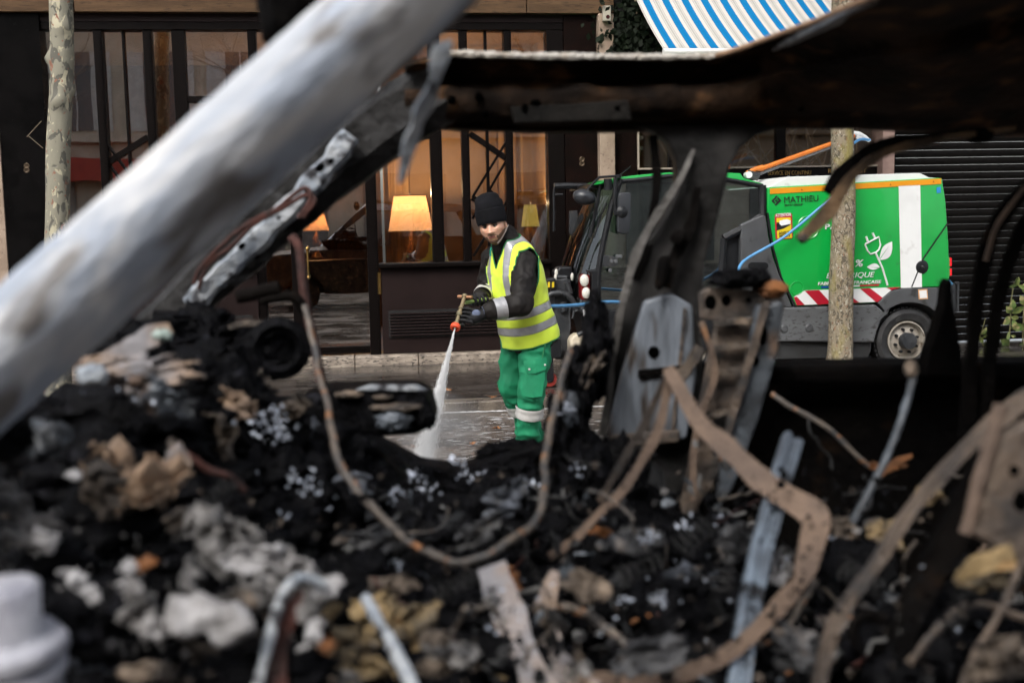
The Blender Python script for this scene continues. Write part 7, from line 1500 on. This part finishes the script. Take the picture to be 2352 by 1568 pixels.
for a in ((1420, 1330, 1.42, (1, .3, .3), .016, 6, .011, M_w1), (1560, 1260, 1.5, (.6, -.2, .6), .018, 5, .012, M_w1), (1650, 1360, 1.42, (.3, .1, 1), .015, 5, .012, M_w1), (1930, 1300, 1.45, (.8, 0, -.5), .017, 6, .011, M_w1), (900, 1260, 1.5, (1, .2, -.2), .014, 6, .01, M_w1), (1000, 1370, 1.35, (.9, .2, .4), .014, 6, .010, M_w1), (450, 1180, 1.28, (.7, .2, .6), .012, 6, .009, M_w1), (2180, 1440, 1.2, (.5, .1, .9), .013, 5, .010, M_w1)): spring(*a)
def shards(nm, m, n, smin, smax, seed):
    rs = random.Random(seed); mb = MB()
    for k in range(n):
        px, py = rs.uniform(0, 2340), rs.uniform(1020, 1565)
        if 820 < px < 1300 and py < 1130 or px > 1740 and py < 1260: continue
        d = depth_at(px, py) + rs.uniform(.03, .14); c = P(px, py, d); s_ = rs.uniform(smin, smax) * d / F; m3 = Matrix.Rotation(rs.uniform(0, 6.28), 3, 'Y') @ Matrix.Rotation(rs.uniform(-1, 1), 3, 'X') @ Matrix.Rotation(rs.uniform(-1, 1), 3, 'Z')
        q = rs.randint(3, 6); el = rs.uniform(.25, 1); pl2 = [Vector((math.cos(i / q * 6.283) * s_ * rs.uniform(.5, 1.3), rs.uniform(-.2, .2) * s_, math.sin(i / q * 6.283) * s_ * el * rs.uniform(.5, 1.3))) for i in range(q)]
        th = Vector((0, .0016, 0)); mb.add([c + m3 @ (p - th) for p in pl2] + [c + m3 @ (p + th) for p in pl2], [tuple(range(q)), tuple(range(2 * q - 1, q - 1, -1))] + [(i, i + q, (i + 1) % q + q, (i + 1) % q) for i in range(q)])
    tag(mb.build(nm, m, car), kind='stuff')
shards('black_shards', mat('black_shard', (.012, .012, .013), .45, c2=(.004, .004, .004), spec=.4), 520, 8, 34, 1); shards('steel_shards', M_steel, 60, 7, 28, 2); shards('brown_shards', M_steel2, 60, 7, 26, 3); shards('ash_shards', M_ashc, 40, 5, 16, 4); shards('rust_shards', M_rust, 12, 5, 14, 5)
for k in range(26):
    px, py = rw.uniform(10, 2330), rw.uniform(1090, 1560)
    if 820 < px < 1300 and py < 1190: continue
    sz = rw.uniform(16, 44); crumple(px, py, depth_at(px, py) + rw.uniform(-.02, .07), sz, sz * rw.uniform(.5, 1), rw.choice((M_w1, M_w1, M_char, M_charb, M_steel, M_steel2, M_ashc, M_scrap2)), 'torn_shred', n=14, amp=.5)

M_mid = mat('mid_grey_panel', (0.075, 0.075, 0.08), .6, c2=(0.022, 0.022, 0.024), scale=12, c3=(.15, .12, .10), s3=16, lo3=.6, hi3=.72, bump=.5, bscale=60); M_bluep = mat('blue_grey_rag', (0.09, 0.10, 0.125), .65, c2=(0.025, 0.028, 0.034), scale=14, c3=(.28, .30, .33), s3=22, lo3=.62, hi3=.72, bump=.6)
for (px, py, dd, rx, ry, m_) in ((560, 1030, 0, 90, 50, M_mid), (735, 1020, .05, 60, 60, M_bluep), (800, 1135, 0, 80, 60, M_bluep), (660, 1235, 0, 110, 60, M_mid), (880, 1235, 0, 90, 50, M_mid), (1150, 1150, .05, 70, 50, M_bluep), (1450, 1235, .05, 100, 50, M_mid), (1600, 1335, .02, 90, 70, M_bluep), (1350, 1345, 0, 80, 50, M_charb), (1500, 1490, 0, 120, 60, M_mid), (1690, 1250, .05, 60, 60, M_mid), (1980, 1420, .05, 90, 60, M_mid), (2120, 1500, .02, 110, 70, M_bluep), (180, 985, -.1, 90, 50, M_mid), (80, 1085, -.1, 90, 50, M_bluep), (450, 1000, .05, 80, 50, M_charb), (150, 1250, -.05, 90, 50, M_mid), (420, 1290, 0, 80, 50, M_bluep), (230, 1500, .0, 90, 50, M_bluep), (480, 1520, .02, 80, 40, M_charb), (700, 1520, .05, 70, 50, M_mid), (1090, 1230, 0, 80, 40, M_mid), (1850, 1480, .05, 80, 70, M_mid), (2250, 1420, .05, 80, 60, M_charb), (1230, 1440, .1, 60, 50, M_charb), (600, 1110, 0, 70, 40, M_bluep), (960, 1330, .05, 70, 40, M_bluep)):
    crumple(px, py, depth_at(px, py) + dd, rx, ry, m_, 'torn_panel', amp=.22, n=22)
